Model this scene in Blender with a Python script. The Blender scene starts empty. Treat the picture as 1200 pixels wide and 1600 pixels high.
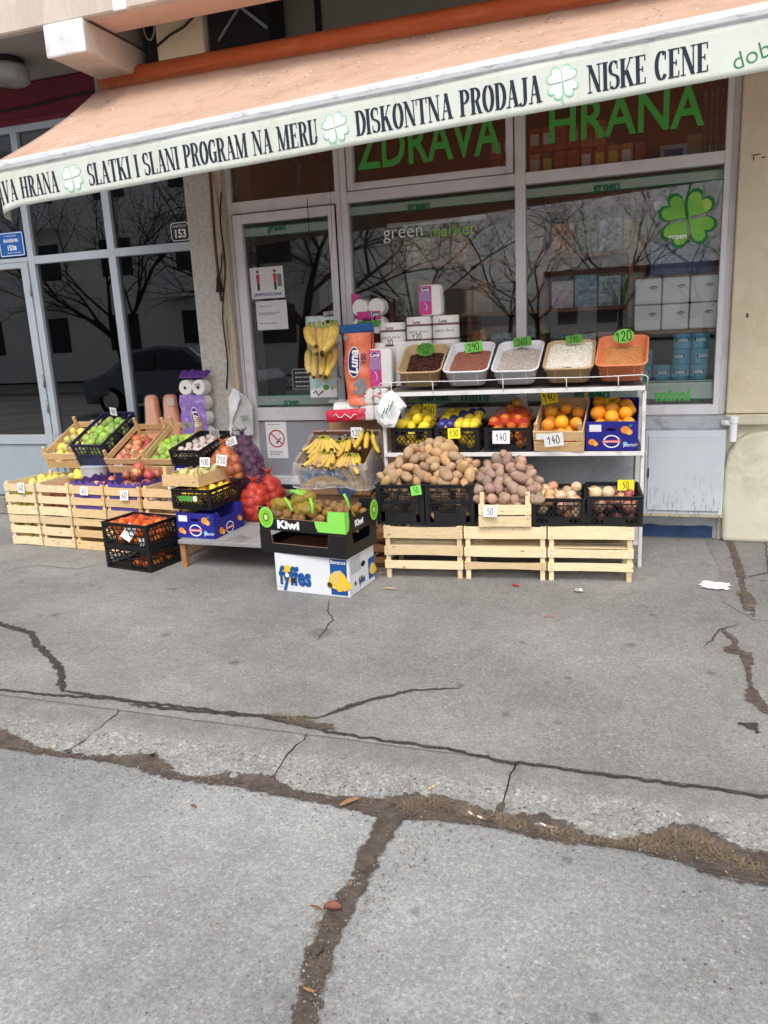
import bpy, bmesh, math, random
from mathutils import Vector, Matrix, Euler, noise
from mathutils.geometry import tessellate_polygon
R = random.Random(7)
C = bpy.context.scene.collection
SC = bpy.context.scene
rad = math.radians

# ---------------------------------------------------------------- camera
YAW, PITCH, ROLL, F, EYE = rad(-18.9887), rad(-13.2762), rad(-2.8362), 1212.3, 1.53
fw = Vector((math.sin(YAW)*math.cos(PITCH), math.cos(YAW)*math.cos(PITCH), math.sin(PITCH)))
rt = Vector((math.cos(YAW), -math.sin(YAW), 0)); up = rt.cross(fw)
cr, sr = math.cos(ROLL), math.sin(ROLL)
rt, up = rt*cr + up*sr, up*cr - rt*sr
cam = bpy.data.cameras.new('camera'); co = bpy.data.objects.new('camera', cam); C.objects.link(co)
co.matrix_world = Matrix(((rt.x, up.x, -fw.x, 0), (rt.y, up.y, -fw.y, 0), (rt.z, up.z, -fw.z, EYE), (0, 0, 0, 1)))
cam.sensor_width = 36; cam.lens = 36*F/1600; cam.clip_end = 2000; cam.clip_start = .05
SC.camera = co

def ray(x, y): return rt*((x-600)/F) - up*((y-800)/F) + fw
def atY(x, y, Y):
    d = ray(x, y); return Vector((0, 0, EYE)) + d*(Y/d.y)
def atZ(x, y, z):
    d = ray(x, y); return Vector((0, 0, EYE)) + d*((z-EYE)/d.z)

# ---------------------------------------------------------------- materials
def lin(c):
    c = c/255
    return c/12.92 if c <= .04045 else ((c+.055)/1.055)**2.4
def rgb(r, g, b): return (lin(r), lin(g), lin(b), 1)
MATS = {}
class NT:
    def __init__(s, name):
        s.m = bpy.data.materials.new(name); s.m.use_nodes = True
        s.t = s.m.node_tree; s.n = s.t.nodes
        s.p = s.n['Principled BSDF']; s.out = s.n['Material Output']
        s.co = s.n.new('ShaderNodeTexCoord').outputs['Object']
    def new(s, typ, **kw):
        n = s.n.new(typ)
        for k, v in kw.items(): setattr(n, k, v)
        return n
    def link(s, a, b): s.t.links.new(a, b)
    def noise(s, scale, detail=4, rough=.55, vec=None, dist=0):
        n = s.new('ShaderNodeTexNoise'); n.inputs['Scale'].default_value = scale
        n.inputs['Detail'].default_value = detail; n.inputs['Roughness'].default_value = rough
        n.inputs['Distortion'].default_value = dist
        s.link(vec or s.co, n.inputs['Vector']); return n.outputs['Fac']
    def voro(s, scale, out='Color', vec=None, feature='F1'):
        n = s.new('ShaderNodeTexVoronoi', feature=feature); n.inputs['Scale'].default_value = scale
        s.link(vec or s.co, n.inputs['Vector']); return n.outputs[out]
    def ramp(s, fac, stops, interp='LINEAR'):
        n = s.new('ShaderNodeValToRGB'); n.color_ramp.interpolation = interp
        e = n.color_ramp.elements
        while len(e) < len(stops): e.new(.5)
        for k, (p, c) in enumerate(stops):
            e[k].position = p; e[k].color = c if len(c) == 4 else (*c, 1)
        s.link(fac, n.inputs['Fac']); return n.outputs['Color']
    def mix(s, fac, a, b, mode='MIX'):
        n = s.new('ShaderNodeMix', data_type='RGBA', blend_type=mode)
        for sock, v in ((n.inputs[0], fac), (n.inputs[6], a), (n.inputs[7], b)):
            if hasattr(v, 'is_output'): s.link(v, sock)
            else: sock.default_value = v
        return n.outputs[2]
    def map(s, scale=(1, 1, 1), rot=(0, 0, 0)):
        n = s.new('ShaderNodeMapping'); n.inputs['Scale'].default_value = scale; n.inputs['Rotation'].default_value = rot
        s.link(s.co, n.inputs['Vector']); return n.outputs['Vector']
    def bump(s, h, strength=.3, dist=.01, normal=None):
        n = s.new('ShaderNodeBump'); n.inputs['Strength'].default_value = strength; n.inputs['Distance'].default_value = dist
        s.link(h, n.inputs['Height'])
        if normal: s.link(normal, n.inputs['Normal'])
        s.link(n.outputs['Normal'], s.p.inputs['Normal']); return n.outputs['Normal']
    def rand(s): return s.new('ShaderNodeObjectInfo').outputs['Random']
    def vary(s, col, hue=.02, val=.3, sat=.2):
        """a little of each object's own hue and value"""
        r = s.rand(); h = s.new('ShaderNodeHueSaturation')
        def mr(a, b, src):
            m = s.new('ShaderNodeMapRange'); m.inputs[3].default_value = a; m.inputs[4].default_value = b
            s.link(src, m.inputs[0]); return m.outputs[0]
        w = s.new('ShaderNodeTexWhiteNoise', noise_dimensions='1D'); s.link(r, w.inputs['W'])
        s.link(mr(.5-hue, .5+hue, r), h.inputs['Hue'])
        s.link(mr(1-val, 1+val*.5, w.outputs['Value']), h.inputs['Value'])
        s.link(mr(1-sat, 1, w.outputs['Value']), h.inputs['Saturation'])
        s.link(col, h.inputs['Color']); return h.outputs['Color']
    def done(s, col=None, rough=.6, spec=.35, metal=0):
        if col is not None:
            if hasattr(col, 'is_output'): s.link(col, s.p.inputs['Base Color'])
            else: s.p.inputs['Base Color'].default_value = col
        s.p.inputs['Roughness'].default_value = rough; s.p.inputs['Specular IOR Level'].default_value = spec
        s.p.inputs['Metallic'].default_value = metal
        MATS[s.m.name] = s.m; return s.m

def simple(name, c, rough=.6, spec=.35, metal=0, var=.15, scale=9, bump=0, bscale=80, c2=None, vary=None, stretch=None):
    """one colour broken up by two octaves of noise; c2 shows through in patches"""
    t = NT(name); col = rgb(*c)
    v = t.map(stretch) if stretch else None
    n = t.noise(scale, 5, .6, v)
    dk = tuple(x*(1-var) for x in col[:3]); lt = tuple(min(1, x*(1+var)) for x in col[:3])
    out = t.ramp(n, [(.3, dk), (.7, lt)])
    if c2:
        n2 = t.noise(scale*.6+1, 6, .65, v, .6)
        out = t.mix(t.ramp(n2, [(.52, (0, 0, 0)), (.66, (1, 1, 1))]), out, rgb(*c2))
    if vary: out = t.vary(out, *vary)
    if bump: t.bump(t.noise(bscale, 4, .6, v), bump, .004)
    return t.done(out, rough, spec, metal)

def M(n): return MATS[n]

# ---------------------------------------------------------------- mesh builder
class MB:
    def __init__(s): s.v = []; s.f = []; s.mi = []; s.k = 0
    def add(s, vs, fs, T=None):
        b = len(s.v)
        s.v += [tuple(T @ Vector(v)) if T is not None else tuple(v) for v in vs]
        s.f += [tuple(b+i for i in f) for f in fs]; s.mi += [s.k]*len(fs); return s
    def box(s, x0, x1, y0, y1, z0, z1, T=None):
        vs = [(x, y, z) for z in (z0, z1) for y in (y0, y1) for x in (x0, x1)]
        return s.add(vs, [(0, 2, 3, 1), (4, 5, 7, 6), (0, 1, 5, 4), (2, 6, 7, 3), (0, 4, 6, 2), (1, 3, 7, 5)], T)
    def bar(s, a, b, w, t, upv=(0, 0, 1)):
        """a rectangular bar from a to b, w across and t along upv"""
        a, b = Vector(a), Vector(b); d = (b-a); L = d.length; d.normalize(); u = Vector(upv)
        sd = d.cross(u)
        if sd.length < 1e-4: sd = d.cross(Vector((1, 0, 0)))
        sd.normalize(); u = sd.cross(d)
        T = Matrix(((d.x, sd.x, u.x, a.x), (d.y, sd.y, u.y, a.y), (d.z, sd.z, u.z, a.z), (0, 0, 0, 1)))
        return s.box(0, L, -w/2, w/2, -t/2, t/2, T)
    def tube(s, pts, r, n=8, cap=True, T=None):
        pts = [Vector(p) for p in pts]; m = len(pts); rs = r if hasattr(r, '__len__') else [r]*m
        vs = []; prev = None
        for i, p in enumerate(pts):
            d = (pts[min(i+1, m-1)]-pts[max(i-1, 0)]).normalized()
            if prev is None:
                prev = d.orthogonal().normalized()
            u = (prev - d*prev.dot(d)).normalized(); prev = u; w = d.cross(u)
            for k in range(n):
                a = 2*math.pi*k/n; vs.append(p + (u*math.cos(a)+w*math.sin(a))*rs[i])
        fs = [(i*n+k, i*n+(k+1) % n, (i+1)*n+(k+1) % n, (i+1)*n+k) for i in range(m-1) for k in range(n)]
        if cap: fs += [tuple(range(n-1, -1, -1)), tuple(range((m-1)*n, m*n))]
        return s.add(vs, fs, T)
    def lathe(s, prof, n=16, T=None):
        vs = []; 
        for r, z in prof:
            for k in range(n):
                a = 2*math.pi*k/n; vs.append((r*math.cos(a), r*math.sin(a), z))
        m = len(prof)
        fs = [(i*n+k, i*n+(k+1) % n, (i+1)*n+(k+1) % n, (i+1)*n+k) for i in range(m-1) for k in range(n)]
        fs += [tuple(range(n-1, -1, -1)), tuple(range((m-1)*n, m*n))]
        return s.add(vs, fs, T)
    def prism(s, poly, z0, z1, T=None, hole=None):
        """poly in xy from z0 to z1 (optional hole loops)"""
        loops = [poly] + (hole or []); flat = [p for l in loops for p in l]; N = len(flat)
        tri = tessellate_polygon([[Vector((p[0], p[1], 0)) for p in l] for l in loops])
        vs = [(p[0], p[1], z0) for p in flat] + [(p[0], p[1], z1) for p in flat]
        fs = []
        for t in tri:
            a, b, c = [Vector(flat[i]) for i in t]
            ccw = (b.x-a.x)*(c.y-a.y)-(b.y-a.y)*(c.x-a.x) > 0
            t = tuple(t) if ccw else tuple(reversed(t))
            fs += [tuple(i+N for i in t), tuple(reversed(t))]
        o = 0
        for l in loops:
            n = len(l)
            fs += [(o+i, o+(i+1) % n, o+(i+1) % n+N, o+i+N) for i in range(n)]; o += n
        return s.add(vs, fs, T)
    def sheet(s, fn, nu, nv, T=None):
        vs = [fn(i/nu, j/nv) for j in range(nv+1) for i in range(nu+1)]
        fs = [(j*(nu+1)+i, j*(nu+1)+i+1, (j+1)*(nu+1)+i+1, (j+1)*(nu+1)+i) for j in range(nv) for i in range(nu)]
        return s.add(vs, fs, T)
    def mesh(s, name, mats, smooth=False, fix=True):
        me = bpy.data.meshes.new(name); me.from_pydata(s.v, [], s.f); me.update()
        for m in (mats if isinstance(mats, (list, tuple)) else [mats]): me.materials.append(M(m) if isinstance(m, str) else m)
        me.polygons.foreach_set('material_index', s.mi)
        if smooth: me.polygons.foreach_set('use_smooth', [True]*len(me.polygons))
        if fix:
            b = bmesh.new(); b.from_mesh(me); bmesh.ops.recalc_face_normals(b, faces=b.faces); b.to_mesh(me); b.free()
        me.update(); return me
    def build(s, name, mats, parent=None, loc=None, rot=None, smooth=False, bevel=0, kind=None, solid=0, fix=True, seg=1):
        o = bpy.data.objects.new(name, s.mesh(name, mats, smooth, fix)); C.objects.link(o)
        if parent: o.parent = parent
        if loc: o.location = loc
        if rot: o.rotation_euler = rot
        if kind: o['kind'] = kind
        if solid:
            md = o.modifiers.new('thickness', 'SOLIDIFY'); md.thickness = solid; md.offset = 0
        if bevel:
            md = o.modifiers.new('edge', 'BEVEL'); md.width = bevel; md.segments = seg; md.limit_method = 'ANGLE'; md.angle_limit = rad(40)
        return o

def tag(o, label, cat, group=None):
    o['label'] = label; o['category'] = cat
    if group: o['group'] = group
    return o
def thing(name, label, cat, loc=(0, 0, 0), yaw=0, tilt=0, group=None, rz2=0):
    o = bpy.data.objects.new(name, None); C.objects.link(o)
    o.location = loc; o.rotation_euler = (rad(tilt), 0, rad(yaw)); o.empty_display_size = .05
    return tag(o, label, cat, group)
def TM(loc=(0, 0, 0), yaw=0, tilt=0):
    return Matrix.Translation(loc) @ Euler((rad(tilt), 0, rad(yaw))).to_matrix().to_4x4()
def put(me, name, Mx, label, cat, group=None):
    o = bpy.data.objects.new(name, me); C.objects.link(o); o.matrix_world = Mx
    return tag(o, label, cat, group)
def rrect(w, h, r, n=4, x=0, y=0):
    pts = []
    for cx, cy, a0 in ((w-r, r, -90), (w-r, h-r, 0), (r, h-r, 90), (r, r, 180)):
        for k in range(n+1):
            a = rad(a0+90*k/n); pts.append((x+cx+r*math.cos(a), y+cy+r*math.sin(a)))
    return pts
def ell(cx, cy, rx, ry, n=24, a0=0, a1=360):
    full = abs(a1-a0) >= 360
    return [(cx+rx*math.cos(rad(a0+(a1-a0)*k/(n if full else n-1))), cy+ry*math.sin(rad(a0+(a1-a0)*k/(n if full else n-1)))) for k in range(n)]
RX90 = Matrix.Rotation(rad(90), 4, 'X')      # drawing plane xy -> xz, facing -y
def face(loc=(0, 0, 0), yaw=0):               # matrix that stands a drawing up, facing -y turned by yaw
    return Matrix.Translation(loc) @ Matrix.Rotation(rad(yaw), 4, 'Z') @ RX90

# ---------------------------------------------------------------- lettering
def text(s, size, mat, parent, Mx, bold=0, sx=1, shear=0, align='CENTER', name='lettering', ex=.0006, width=None):
    cu = bpy.data.curves.new('t', 'FONT'); cu.body = s; cu.size = size; cu.offset = bold*size; cu.shear = shear
    cu.align_x = align; cu.align_y = 'CENTER'; cu.extrude = ex; cu.resolution_u = 3
    o = bpy.data.objects.new('t', cu); C.objects.link(o)
    bpy.context.view_layer.update()
    me = bpy.data.meshes.new_from_object(o.evaluated_get(bpy.context.evaluated_depsgraph_get()))
    bpy.data.objects.remove(o); bpy.data.curves.remove(cu)
    xs = [v.co.x for v in me.vertices]
    if not xs: return None
    if width: sx = width/(max(xs)-min(xs))
    for v in me.vertices: v.co.x *= sx
    me.transform(Mx); me.materials.clear(); me.materials.append(M(mat)); me.name = name
    o = bpy.data.objects.new(name, me); C.objects.link(o)
    if parent: o.parent = parent
    return o

ST = {'0': [[(.3, 1), (.12, .85), (.05, .5), (.12, .12), (.3, 0), (.48, .12), (.55, .5), (.48, .85), (.3, 1)]],
      '1': [[(.08, .62), (.34, 1), (.3, 0)]],
      '2': [[(.06, .75), (.2, .98), (.42, .95), (.5, .75), (.35, .4), (.04, .03), (.3, .08), (.56, .02)]],
      '3': [[(.08, .95), (.4, .95), (.25, .6), (.48, .42), (.45, .1), (.2, 0), (.04, .12)]],
      '4': [[(.35, 1), (.05, .35), (.55, .4)], [(.42, .65), (.38, 0)]],
      '5': [[(.52, 1), (.18, .97), (.1, .55), (.38, .6), (.5, .32), (.35, .03), (.06, .05)]],
      '6': [[(.45, 1), (.15, .7), (.06, .3), (.2, .02), (.42, .08), (.48, .35), (.3, .5), (.1, .35)]],
      '9': [[(.48, .75), (.3, .98), (.1, .8), (.15, .55), (.4, .6), (.5, .8), (.45, .3), (.25, 0)]],
      '7': [[(.05, .95), (.52, .98), (.22, 0)], [(.12, .5), (.45, .52)]],
      'K': [[(.1, 1), (.08, 0)], [(.5, 1), (.1, .5), (.5, 0)]], 'E': [[(.48, .97), (.1, 1), (.08, 0), (.5, .03)], [(.09, .52), (.4, .53)]],
      'S': [[(.48, .9), (.25, 1), (.08, .78), (.42, .4), (.4, .08), (.06, .05)]], 'T': [[(.02, .97), (.56, 1)], [(.3, .97), (.27, 0)]],
      'N': [[(.08, 0), (.1, 1), (.45, .05), (.48, 1)]], '-': [[(.1, .5), (.45, .5)]], '.': [[(.2, 0), (.24, .03)]], ' ': []}
def handwriting(s, h, mat, parent, Mx, w=.09, sx=1.0):
    """pen strokes of a hand-written price, centred"""
    m = MB(); adv = .66*sx; x0 = -adv*len(s)/2; q = 0
    for ch in s:
        for st in ST.get(ch, []):
            P = [Vector(((x0+p[0]*sx+R.uniform(-.015, .015))*h, (p[1]-.5+R.uniform(-.015, .015))*h)) for p in st]
            D = [P[0]]                                   # Chaikin smoothing
            for a, b in zip(P, P[1:]): D += [a*.75+b*.25, a*.25+b*.75]
            D.append(P[-1])
            for a, b in zip(D, D[1:]):
                d = (b-a)
                if d.length < 1e-6: continue
                d.normalize(); nrm = Vector((-d.y, d.x))*w*h*.5; e = d*w*h*.25; q += 1
                pts = [a-e-nrm, b+e-nrm, b+e+nrm, a-e+nrm]
                m.add([(p.x, p.y, .0003+.00002*(q % 9)) for p in pts], [(0, 1, 2, 3)])
        x0 += adv
    for i, v in enumerate(m.v): m.v[i] = tuple(Mx @ Vector(v))
    return m.build('handwriting', mat, parent, fix=False)

# condensed Roman capitals drawn as pen polygons (each piece a hair in front of the last)
def stroke(pts, thin, thick):
    P = [Vector(p) for p in pts]; L = []; Rr = []
    for i, p in enumerate(P):
        d = (P[min(i+1, len(P)-1)]-P[max(i-1, 0)]).normalized()
        w = thin+(thick-thin)*abs(d.y)**1.5; n = Vector((-d.y, d.x))*w/2
        L.append(p+n); Rr.append(p-n)
    return [[L[i], L[i+1], Rr[i+1], Rr[i]] for i in range(len(P)-1)]
def roman(ch):
    T, t, S = .15, .045, .045
    def stem(x): return [[(x, 0), (x+T, 0), (x+T, 1), (x, 1)], [(x-S, 0), (x+T+S, 0), (x+T+S, t), (x-S, t)], [(x-S, 1-t), (x+T+S, 1-t), (x+T+S, 1), (x-S, 1)]]
    def diag(x0, y0, x1, y1, w): return [[(x0-w/2, y0), (x0+w/2, y0), (x1+w/2, y1), (x1-w/2, y1)]]
    def serif(x, y, w=.2): return [[(x-w/2, y), (x+w/2, y), (x+w/2, y+t), (x-w/2, y+t)]]
    def hb(x0, x1, y): return [[(x0, y-t/2), (x1, y-t/2), (x1, y+t/2), (x0, y+t/2)]]
    def tick(x, y0, y1): return [[(x-t, y0), (x, y0), (x, y1), (x-t, y1)]]
    if ch == 'I': return stem(.05), .25
    if ch == 'L': return stem(.05)+hb(.1, .42, .022)+tick(.42, 0, .22), .46
    if ch == 'E': return stem(.05)+hb(.1, .42, .022)+hb(.1, .42, .978)+hb(.1, .33, .51)+tick(.42, 0, .22)+tick(.42, .78, 1)+tick(.33, .41, .61), .47
    if ch == 'T': return stem(.18)+hb(.01, .5, .978)+tick(.05, .77, 1)+tick(.5, .77, 1), .52
    if ch == 'H': return stem(.05)+stem(.37)+hb(.1, .4, .5), .6
    if ch == 'N': return diag(.09, 0, .09, 1, .05)+diag(.1, 1, .45, 0, .15)+diag(.46, 0, .46, 1, .05)+serif(.09, 0, .18)+serif(.06, 1-t, .16)+serif(.46, 1-t, .18), .57
    if ch == 'M': return diag(.09, 0, .09, 1, .05)+diag(.1, 1, .32, 0, .14)+diag(.32, 0, .53, 1, .05)+diag(.57, 0, .57, 1, .15)+serif(.09, 0, .18)+serif(.08, 1-t, .18)+serif(.57, 0, .24)+serif(.58, 1-t, .2), .71
    if ch == 'A': return diag(.1, 0, .25, 1, .05)+diag(.43, 0, .26, 1, .15)+hb(.13, .4, .33)+serif(.09, 0, .18)+serif(.43, 0, .25), .55
    if ch == 'V': return diag(.25, 0, .1, 1, .15)+diag(.27, 0, .43, 1, .05)+serif(.1, 1-t, .25)+serif(.43, 1-t, .18), .53
    if ch == 'K': return stem(.05)+diag(.2, .42, .43, 1, .05)+diag(.46, 0, .26, .58, .15)+serif(.44, 1-t, .18)+serif(.46, 0, .22), .57
    if ch == 'Z': return diag(.1, 0, .38, 1, .15)+hb(.03, .44, .022)+hb(.05, .45, .978)+tick(.46, 0, .22)+[[(.05, .78), (.05+t, .78), (.05+t, 1), (.05, 1)]], .49
    if ch == 'D': return stem(.05)+stroke([(.16, .978)]+ell(.2, .5, .23, .478, 14, 88, -88)+[(.16, .022)], t, T), .49
    if ch in 'PR':
        g = stem(.05)+stroke([(.16, .978)]+ell(.2, .73, .19, .248, 12, 88, -88)+[(.16, .482)], t, .14)
        if ch == 'R': g = g+diag(.41, 0, .28, .5, .14)+serif(.44, 0, .16)
        return g, (.47 if ch == 'P' else .52)
    if ch == 'O': return stroke(ell(.26, .5, .18, .475, 26, 90, 452), t, T), .52
    if ch in 'CG':
        g = stroke(ell(.26, .5, .18, .475, 22, 50, 318), t, T)+[[(.38, .68), (.43, .68), (.43, .97), (.38, .97)]]
        if ch == 'G': g = g+[[(.33, .03), (.46, .03), (.46, .42), (.33, .42)]]+serif(.39, .42, .22)
        return g, .5
    if ch == 'S': return stroke(ell(.21, .74, .14, .235, 12, 40, 235)+ell(.22, .26, .15, .235, 13, 60, -140), t, .13)+[[(.32, .7), (.36, .7), (.36, .97), (.32, .97)], [(.05, .03), (.09, .03), (.09, .3), (.05, .3)]], .43
    if ch == 'U': return stem(.05)[:1]+[[(.01, 1-t), (.25, 1-t), (.25, 1), (.01, 1)]]+stroke([(.125, .3)]+ell(.27, .24, .145, .22, 10, 180, 350)+[(.43, .3)], t, .12)+diag(.43, .26, .43, 1, .05)+serif(.43, 1-t, .17), .53
    if ch == 'J': return [[(.17, .22), (.32, .22), (.32, 1), (.17, 1)]]+serif(.245, 1-t, .25)+stroke([(.245, .26)]+ell(.12, .2, .125, .2, 9, 10, -150), t, .14), .38
    return [], .28

def panel_sides(m, polyf, t):
    pass
# names of surface finishes shared by many things
def heart(cx, cy, ang, L, W):
    """outline of a heart leaf whose tip sits at cx,cy, pointing out along ang"""
    pts = []
    for k in range(18):
        a = 2*math.pi*k/18; x = 16*math.sin(a)**3/16; y = (13*math.cos(a)-5*math.cos(2*a)-2*math.cos(3*a)-math.cos(4*a)+17)/30
        u, v = x*W/2, y*L
        pts.append((cx+v*math.cos(ang)-u*math.sin(ang), cy+v*math.sin(ang)+u*math.cos(ang)))
    return pts
# ================================================================ finishes
def asphalt(name, base, seed, specks=1.0, patch=.12):
    t = NT(name)
    mp = t.new('ShaderNodeMapping'); mp.inputs['Location'].default_value = (seed, seed*.7, 0); t.link(t.co, mp.inputs['Vector']); v = mp.outputs['Vector']
    # stones are never round: shake the lookup a little
    nz = t.new('ShaderNodeTexNoise'); nz.inputs['Scale'].default_value = 140; nz.inputs['Detail'].default_value = 2; t.link(v, nz.inputs['Vector'])
    sc_ = t.new('ShaderNodeVectorMath', operation='SCALE'); sc_.inputs[3].default_value = .009; t.link(nz.outputs['Color'], sc_.inputs[0])
    ad = t.new('ShaderNodeVectorMath', operation='ADD'); t.link(v, ad.inputs[0]); t.link(sc_.outputs[0], ad.inputs[1]); w = ad.outputs[0]
    def chan(scale, i=0):
        sp = t.new('ShaderNodeSeparateColor'); t.link(t.voro(scale, 'Color', w), sp.inputs[0]); return sp.outputs[i]
    g = t.ramp(t.noise(1.1, 8, .66, v), [(.28, tuple(b*(1-patch) for b in base)), (.72, tuple(b*(1+patch) for b in base))])
    out = t.mix(1, g, t.ramp(t.noise(9, 6, .7, v), [(.3, (.9,)*3), (.7, (1.1,)*3)]), 'MULTIPLY')
    out = t.mix(1, out, t.ramp(chan(115), [(0, (.84,)*3), (.75, (1.03,)*3), (1, (1.2,)*3)]), 'MULTIPLY')
    out = t.mix(1, out, t.ramp(chan(240, 1), [(0, (.82,)*3), (1, (1.18,)*3)]), 'MULTIPLY')
    zone = t.ramp(t.noise(1.6, 5, .65, v), [(.40, (.12,)*3), (.62, (1,)*3)])
    for scl, th, rad_, col in ((62, .955, .42, (.56, .55, .53, 1)), (105, .95, .45, (.5, .49, .47, 1)), (170, .94, .5, (.46, .45, .44, 1)), (80, .05, .4, (.055, .055, .058, 1)), (90, .04, .4, (.24, .17, .12, 1))):
        c = chan(scl, 0 if th > .5 else 1); d = t.voro(scl, 'Distance', w)
        k = t.ramp(c, [(th-.003, (0, 0, 0)), (th+.003, (1, 1, 1))]) if th > .5 else t.ramp(c, [(th-.003, (1, 1, 1)), (th+.003, (0, 0, 0))])
        kk = t.mix(1, k, t.ramp(d, [(rad_*.6, (1, 1, 1)), (rad_, (0, 0, 0))]), 'MULTIPLY'); kk = t.mix(1, kk, zone, 'MULTIPLY'); kk = t.mix(1, kk, (specks*.85,)*3+(1,), 'MULTIPLY')
        out = t.mix(kk, out, col)
    # old spills, trodden gum and scuffs
    n = t.noise(2.6, 6, .68, v, .6); out = t.mix(t.ramp(n, [(.56, (0, 0, 0)), (.74, (.5,)*3)]), out, (base[0]*.6,)*3+(1,))
    for vs_, r0_, r1_, a_ in ((2.1, .035, .08, .6), (4.3, .05, .10, .5), (1.1, .06, .10, .45)):
        c = t.voro(vs_, 'Distance', w); out = t.mix(t.ramp(c, [(r0_, (a_,)*3), (r1_, (0, 0, 0))]), out, (.085, .082, .078, 1))
    lo_ = t.noise(.7, 3, .5, v); out = t.mix(1, out, t.ramp(lo_, [(.36, (.84,)*3), (.64, (1.12,)*3)]), 'MULTIPLY')
    hb = t.mix(.5, chan(115), t.noise(160, 5, .75, v)); t.bump(hb, .6, .007)
    return t.done(out, .85, .25)
asphalt('asphalt_road', (.305, .309, .302), 3.3, 1.1, .2)
asphalt('asphalt_pavement', (.272, .267, .257), 11.7, .8, .2)
asphalt('asphalt_patch', (.24, .236, .23), 21.1, .4)
def kerbm():
    t = NT('kerb_concrete')
    nz = t.new('ShaderNodeTexNoise'); nz.inputs['Scale'].default_value = 120; nz.inputs['Detail'].default_value = 2; t.link(t.co, nz.inputs['Vector'])
    sc_ = t.new('ShaderNodeVectorMath', operation='SCALE'); sc_.inputs[3].default_value = .011; t.link(nz.outputs['Color'], sc_.inputs[0])
    ad = t.new('ShaderNodeVectorMath', operation='ADD'); t.link(t.co, ad.inputs[0]); t.link(sc_.outputs[0], ad.inputs[1]); w = ad.outputs[0]
    def chan(scale, i=0):
        sp = t.new('ShaderNodeSeparateColor'); t.link(t.voro(scale, 'Color', w), sp.inputs[0]); return sp.outputs[i]
    g = t.ramp(t.noise(2.2, 8, .7), [(.28, (.22, .222, .212)), (.5, (.295, .292, .28)), (.74, (.36, .355, .34))])
    out = t.mix(1, g, t.ramp(t.noise(14, 6, .7), [(.3, (.85,)*3), (.7, (1.15,)*3)]), 'MULTIPLY')
    out = t.mix(1, out, t.ramp(chan(210, 1), [(0, (.76,)*3), (1, (1.24,)*3)]), 'MULTIPLY')
    sep = t.new('ShaderNodeSeparateXYZ'); t.link(t.co, sep.inputs[0])
    # the worn nose lays the gravel bare
    wear = t.new('ShaderNodeMath', operation='ADD'); t.link(sep.outputs['Y'], wear.inputs[0])
    mm = t.new('ShaderNodeMath', operation='MULTIPLY'); t.link(t.noise(5, 6, .65), mm.inputs[0]); mm.inputs[1].default_value = .2; t.link(mm.outputs[0], wear.inputs[1])
    wr = t.new('ShaderNodeMapRange'); wr.inputs[1].default_value = 2.50; wr.inputs[2].default_value = 2.42; t.link(wear.outputs[0], wr.inputs[0])
    base_ = out; out = t.mix(wr.outputs[0], out, t.mix(1, out, t.ramp(chan(85), [(0, (.80,)*3), (.6, (1.02,)*3), (1, (1.25,)*3)]), 'MULTIPLY'))
    out = t.mix(wr.outputs[0], t.mix(1, out, (.86, .86, .86, 1), 'MULTIPLY'), out)
    for scl, col, th in ((55, (.5, .48, .44, 1), .93), (75, (.09, .09, .09, 1), .91), (60, (.30, .23, .17, 1), .95), (130, (.58, .56, .53, 1), .95)):
        k = t.mix(1, t.ramp(chan(scl, 2), [(th-.004, (0, 0, 0)), (th+.004, (1, 1, 1))]), t.ramp(t.voro(scl, 'Distance', w), [(.26, (1, 1, 1)), (.46, (0, 0, 0))]), 'MULTIPLY')
        k = t.mix(1, k, wr.outputs[0], 'MULTIPLY'); out = t.mix(k, out, col)
    n = t.noise(4, 6, .7, None, .8); out = t.mix(t.ramp(n, [(.58, (0, 0, 0)), (.72, (.4,)*3)]), out, (.12, .11, .10, 1))
    t.bump(t.mix(.5, chan(85), t.noise(90, 6, .75)), .8, .008)
    t.done(out, .85, .25)
kerbm()
simple('soil', (98, 84, 76), .95, .1, var=.5, scale=40, bump=.9, bscale=150, c2=(74, 64, 58))
simple('crack_soil', (92, 86, 80), .95, .1, var=.35, scale=60, bump=.8, bscale=200)
def soilm(name, c, c2):
    t = NT(name); a = t.new('ShaderNodeAttribute', attribute_name='edge')
    out = t.ramp(t.noise(26, 8, .75), [(.25, rgb(*c2)), (.5, rgb(*c)), (.8, tuple(min(1, x*1.7) for x in rgb(*c)[:3]))])
    out = t.mix(t.ramp(t.voro(90, 'Distance'), [(.1, (.6,)*3), (.25, (0, 0, 0))]), out, (.22, .19, .16, 1))
    t.bump(t.noise(70, 8, .8), 1, .012); t.done(out, .95, .1)
    s = t.new('ShaderNodeMath', operation='MULTIPLY_ADD'); t.link(t.noise(55, 6, .75), s.inputs[0]); s.inputs[1].default_value = 1.5; s.inputs[2].default_value = -.95
    s2 = t.new('ShaderNodeMath', operation='ADD'); t.link(a.outputs['Fac'], s2.inputs[0]); t.link(s.outputs[0], s2.inputs[1])
    k = t.ramp(s2.outputs[0], [(.0, (0, 0, 0)), (.22, (1, 1, 1))])
    tr = t.new('ShaderNodeBsdfTransparent'); ms = t.new('ShaderNodeMixShader'); t.link(k, ms.inputs[0]); t.link(tr.outputs[0], ms.inputs[1]); t.link(t.p.outputs[0], ms.inputs[2]); t.link(ms.outputs[0], t.out.inputs['Surface'])
soilm('soil_patch', (108, 98, 91), (66, 59, 55)); soilm('crack_patch', (84, 78, 72), (52, 48, 45))
simple('straw', (146, 126, 96), .9, .1, var=.3, scale=30, vary=(.02, .4, .3))
simple('dead_leaf', (160, 122, 88), .7, .2, var=.3, scale=40)
simple('leaf_red', (134, 84, 64), .6, .3, var=.3, scale=50)
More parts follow.
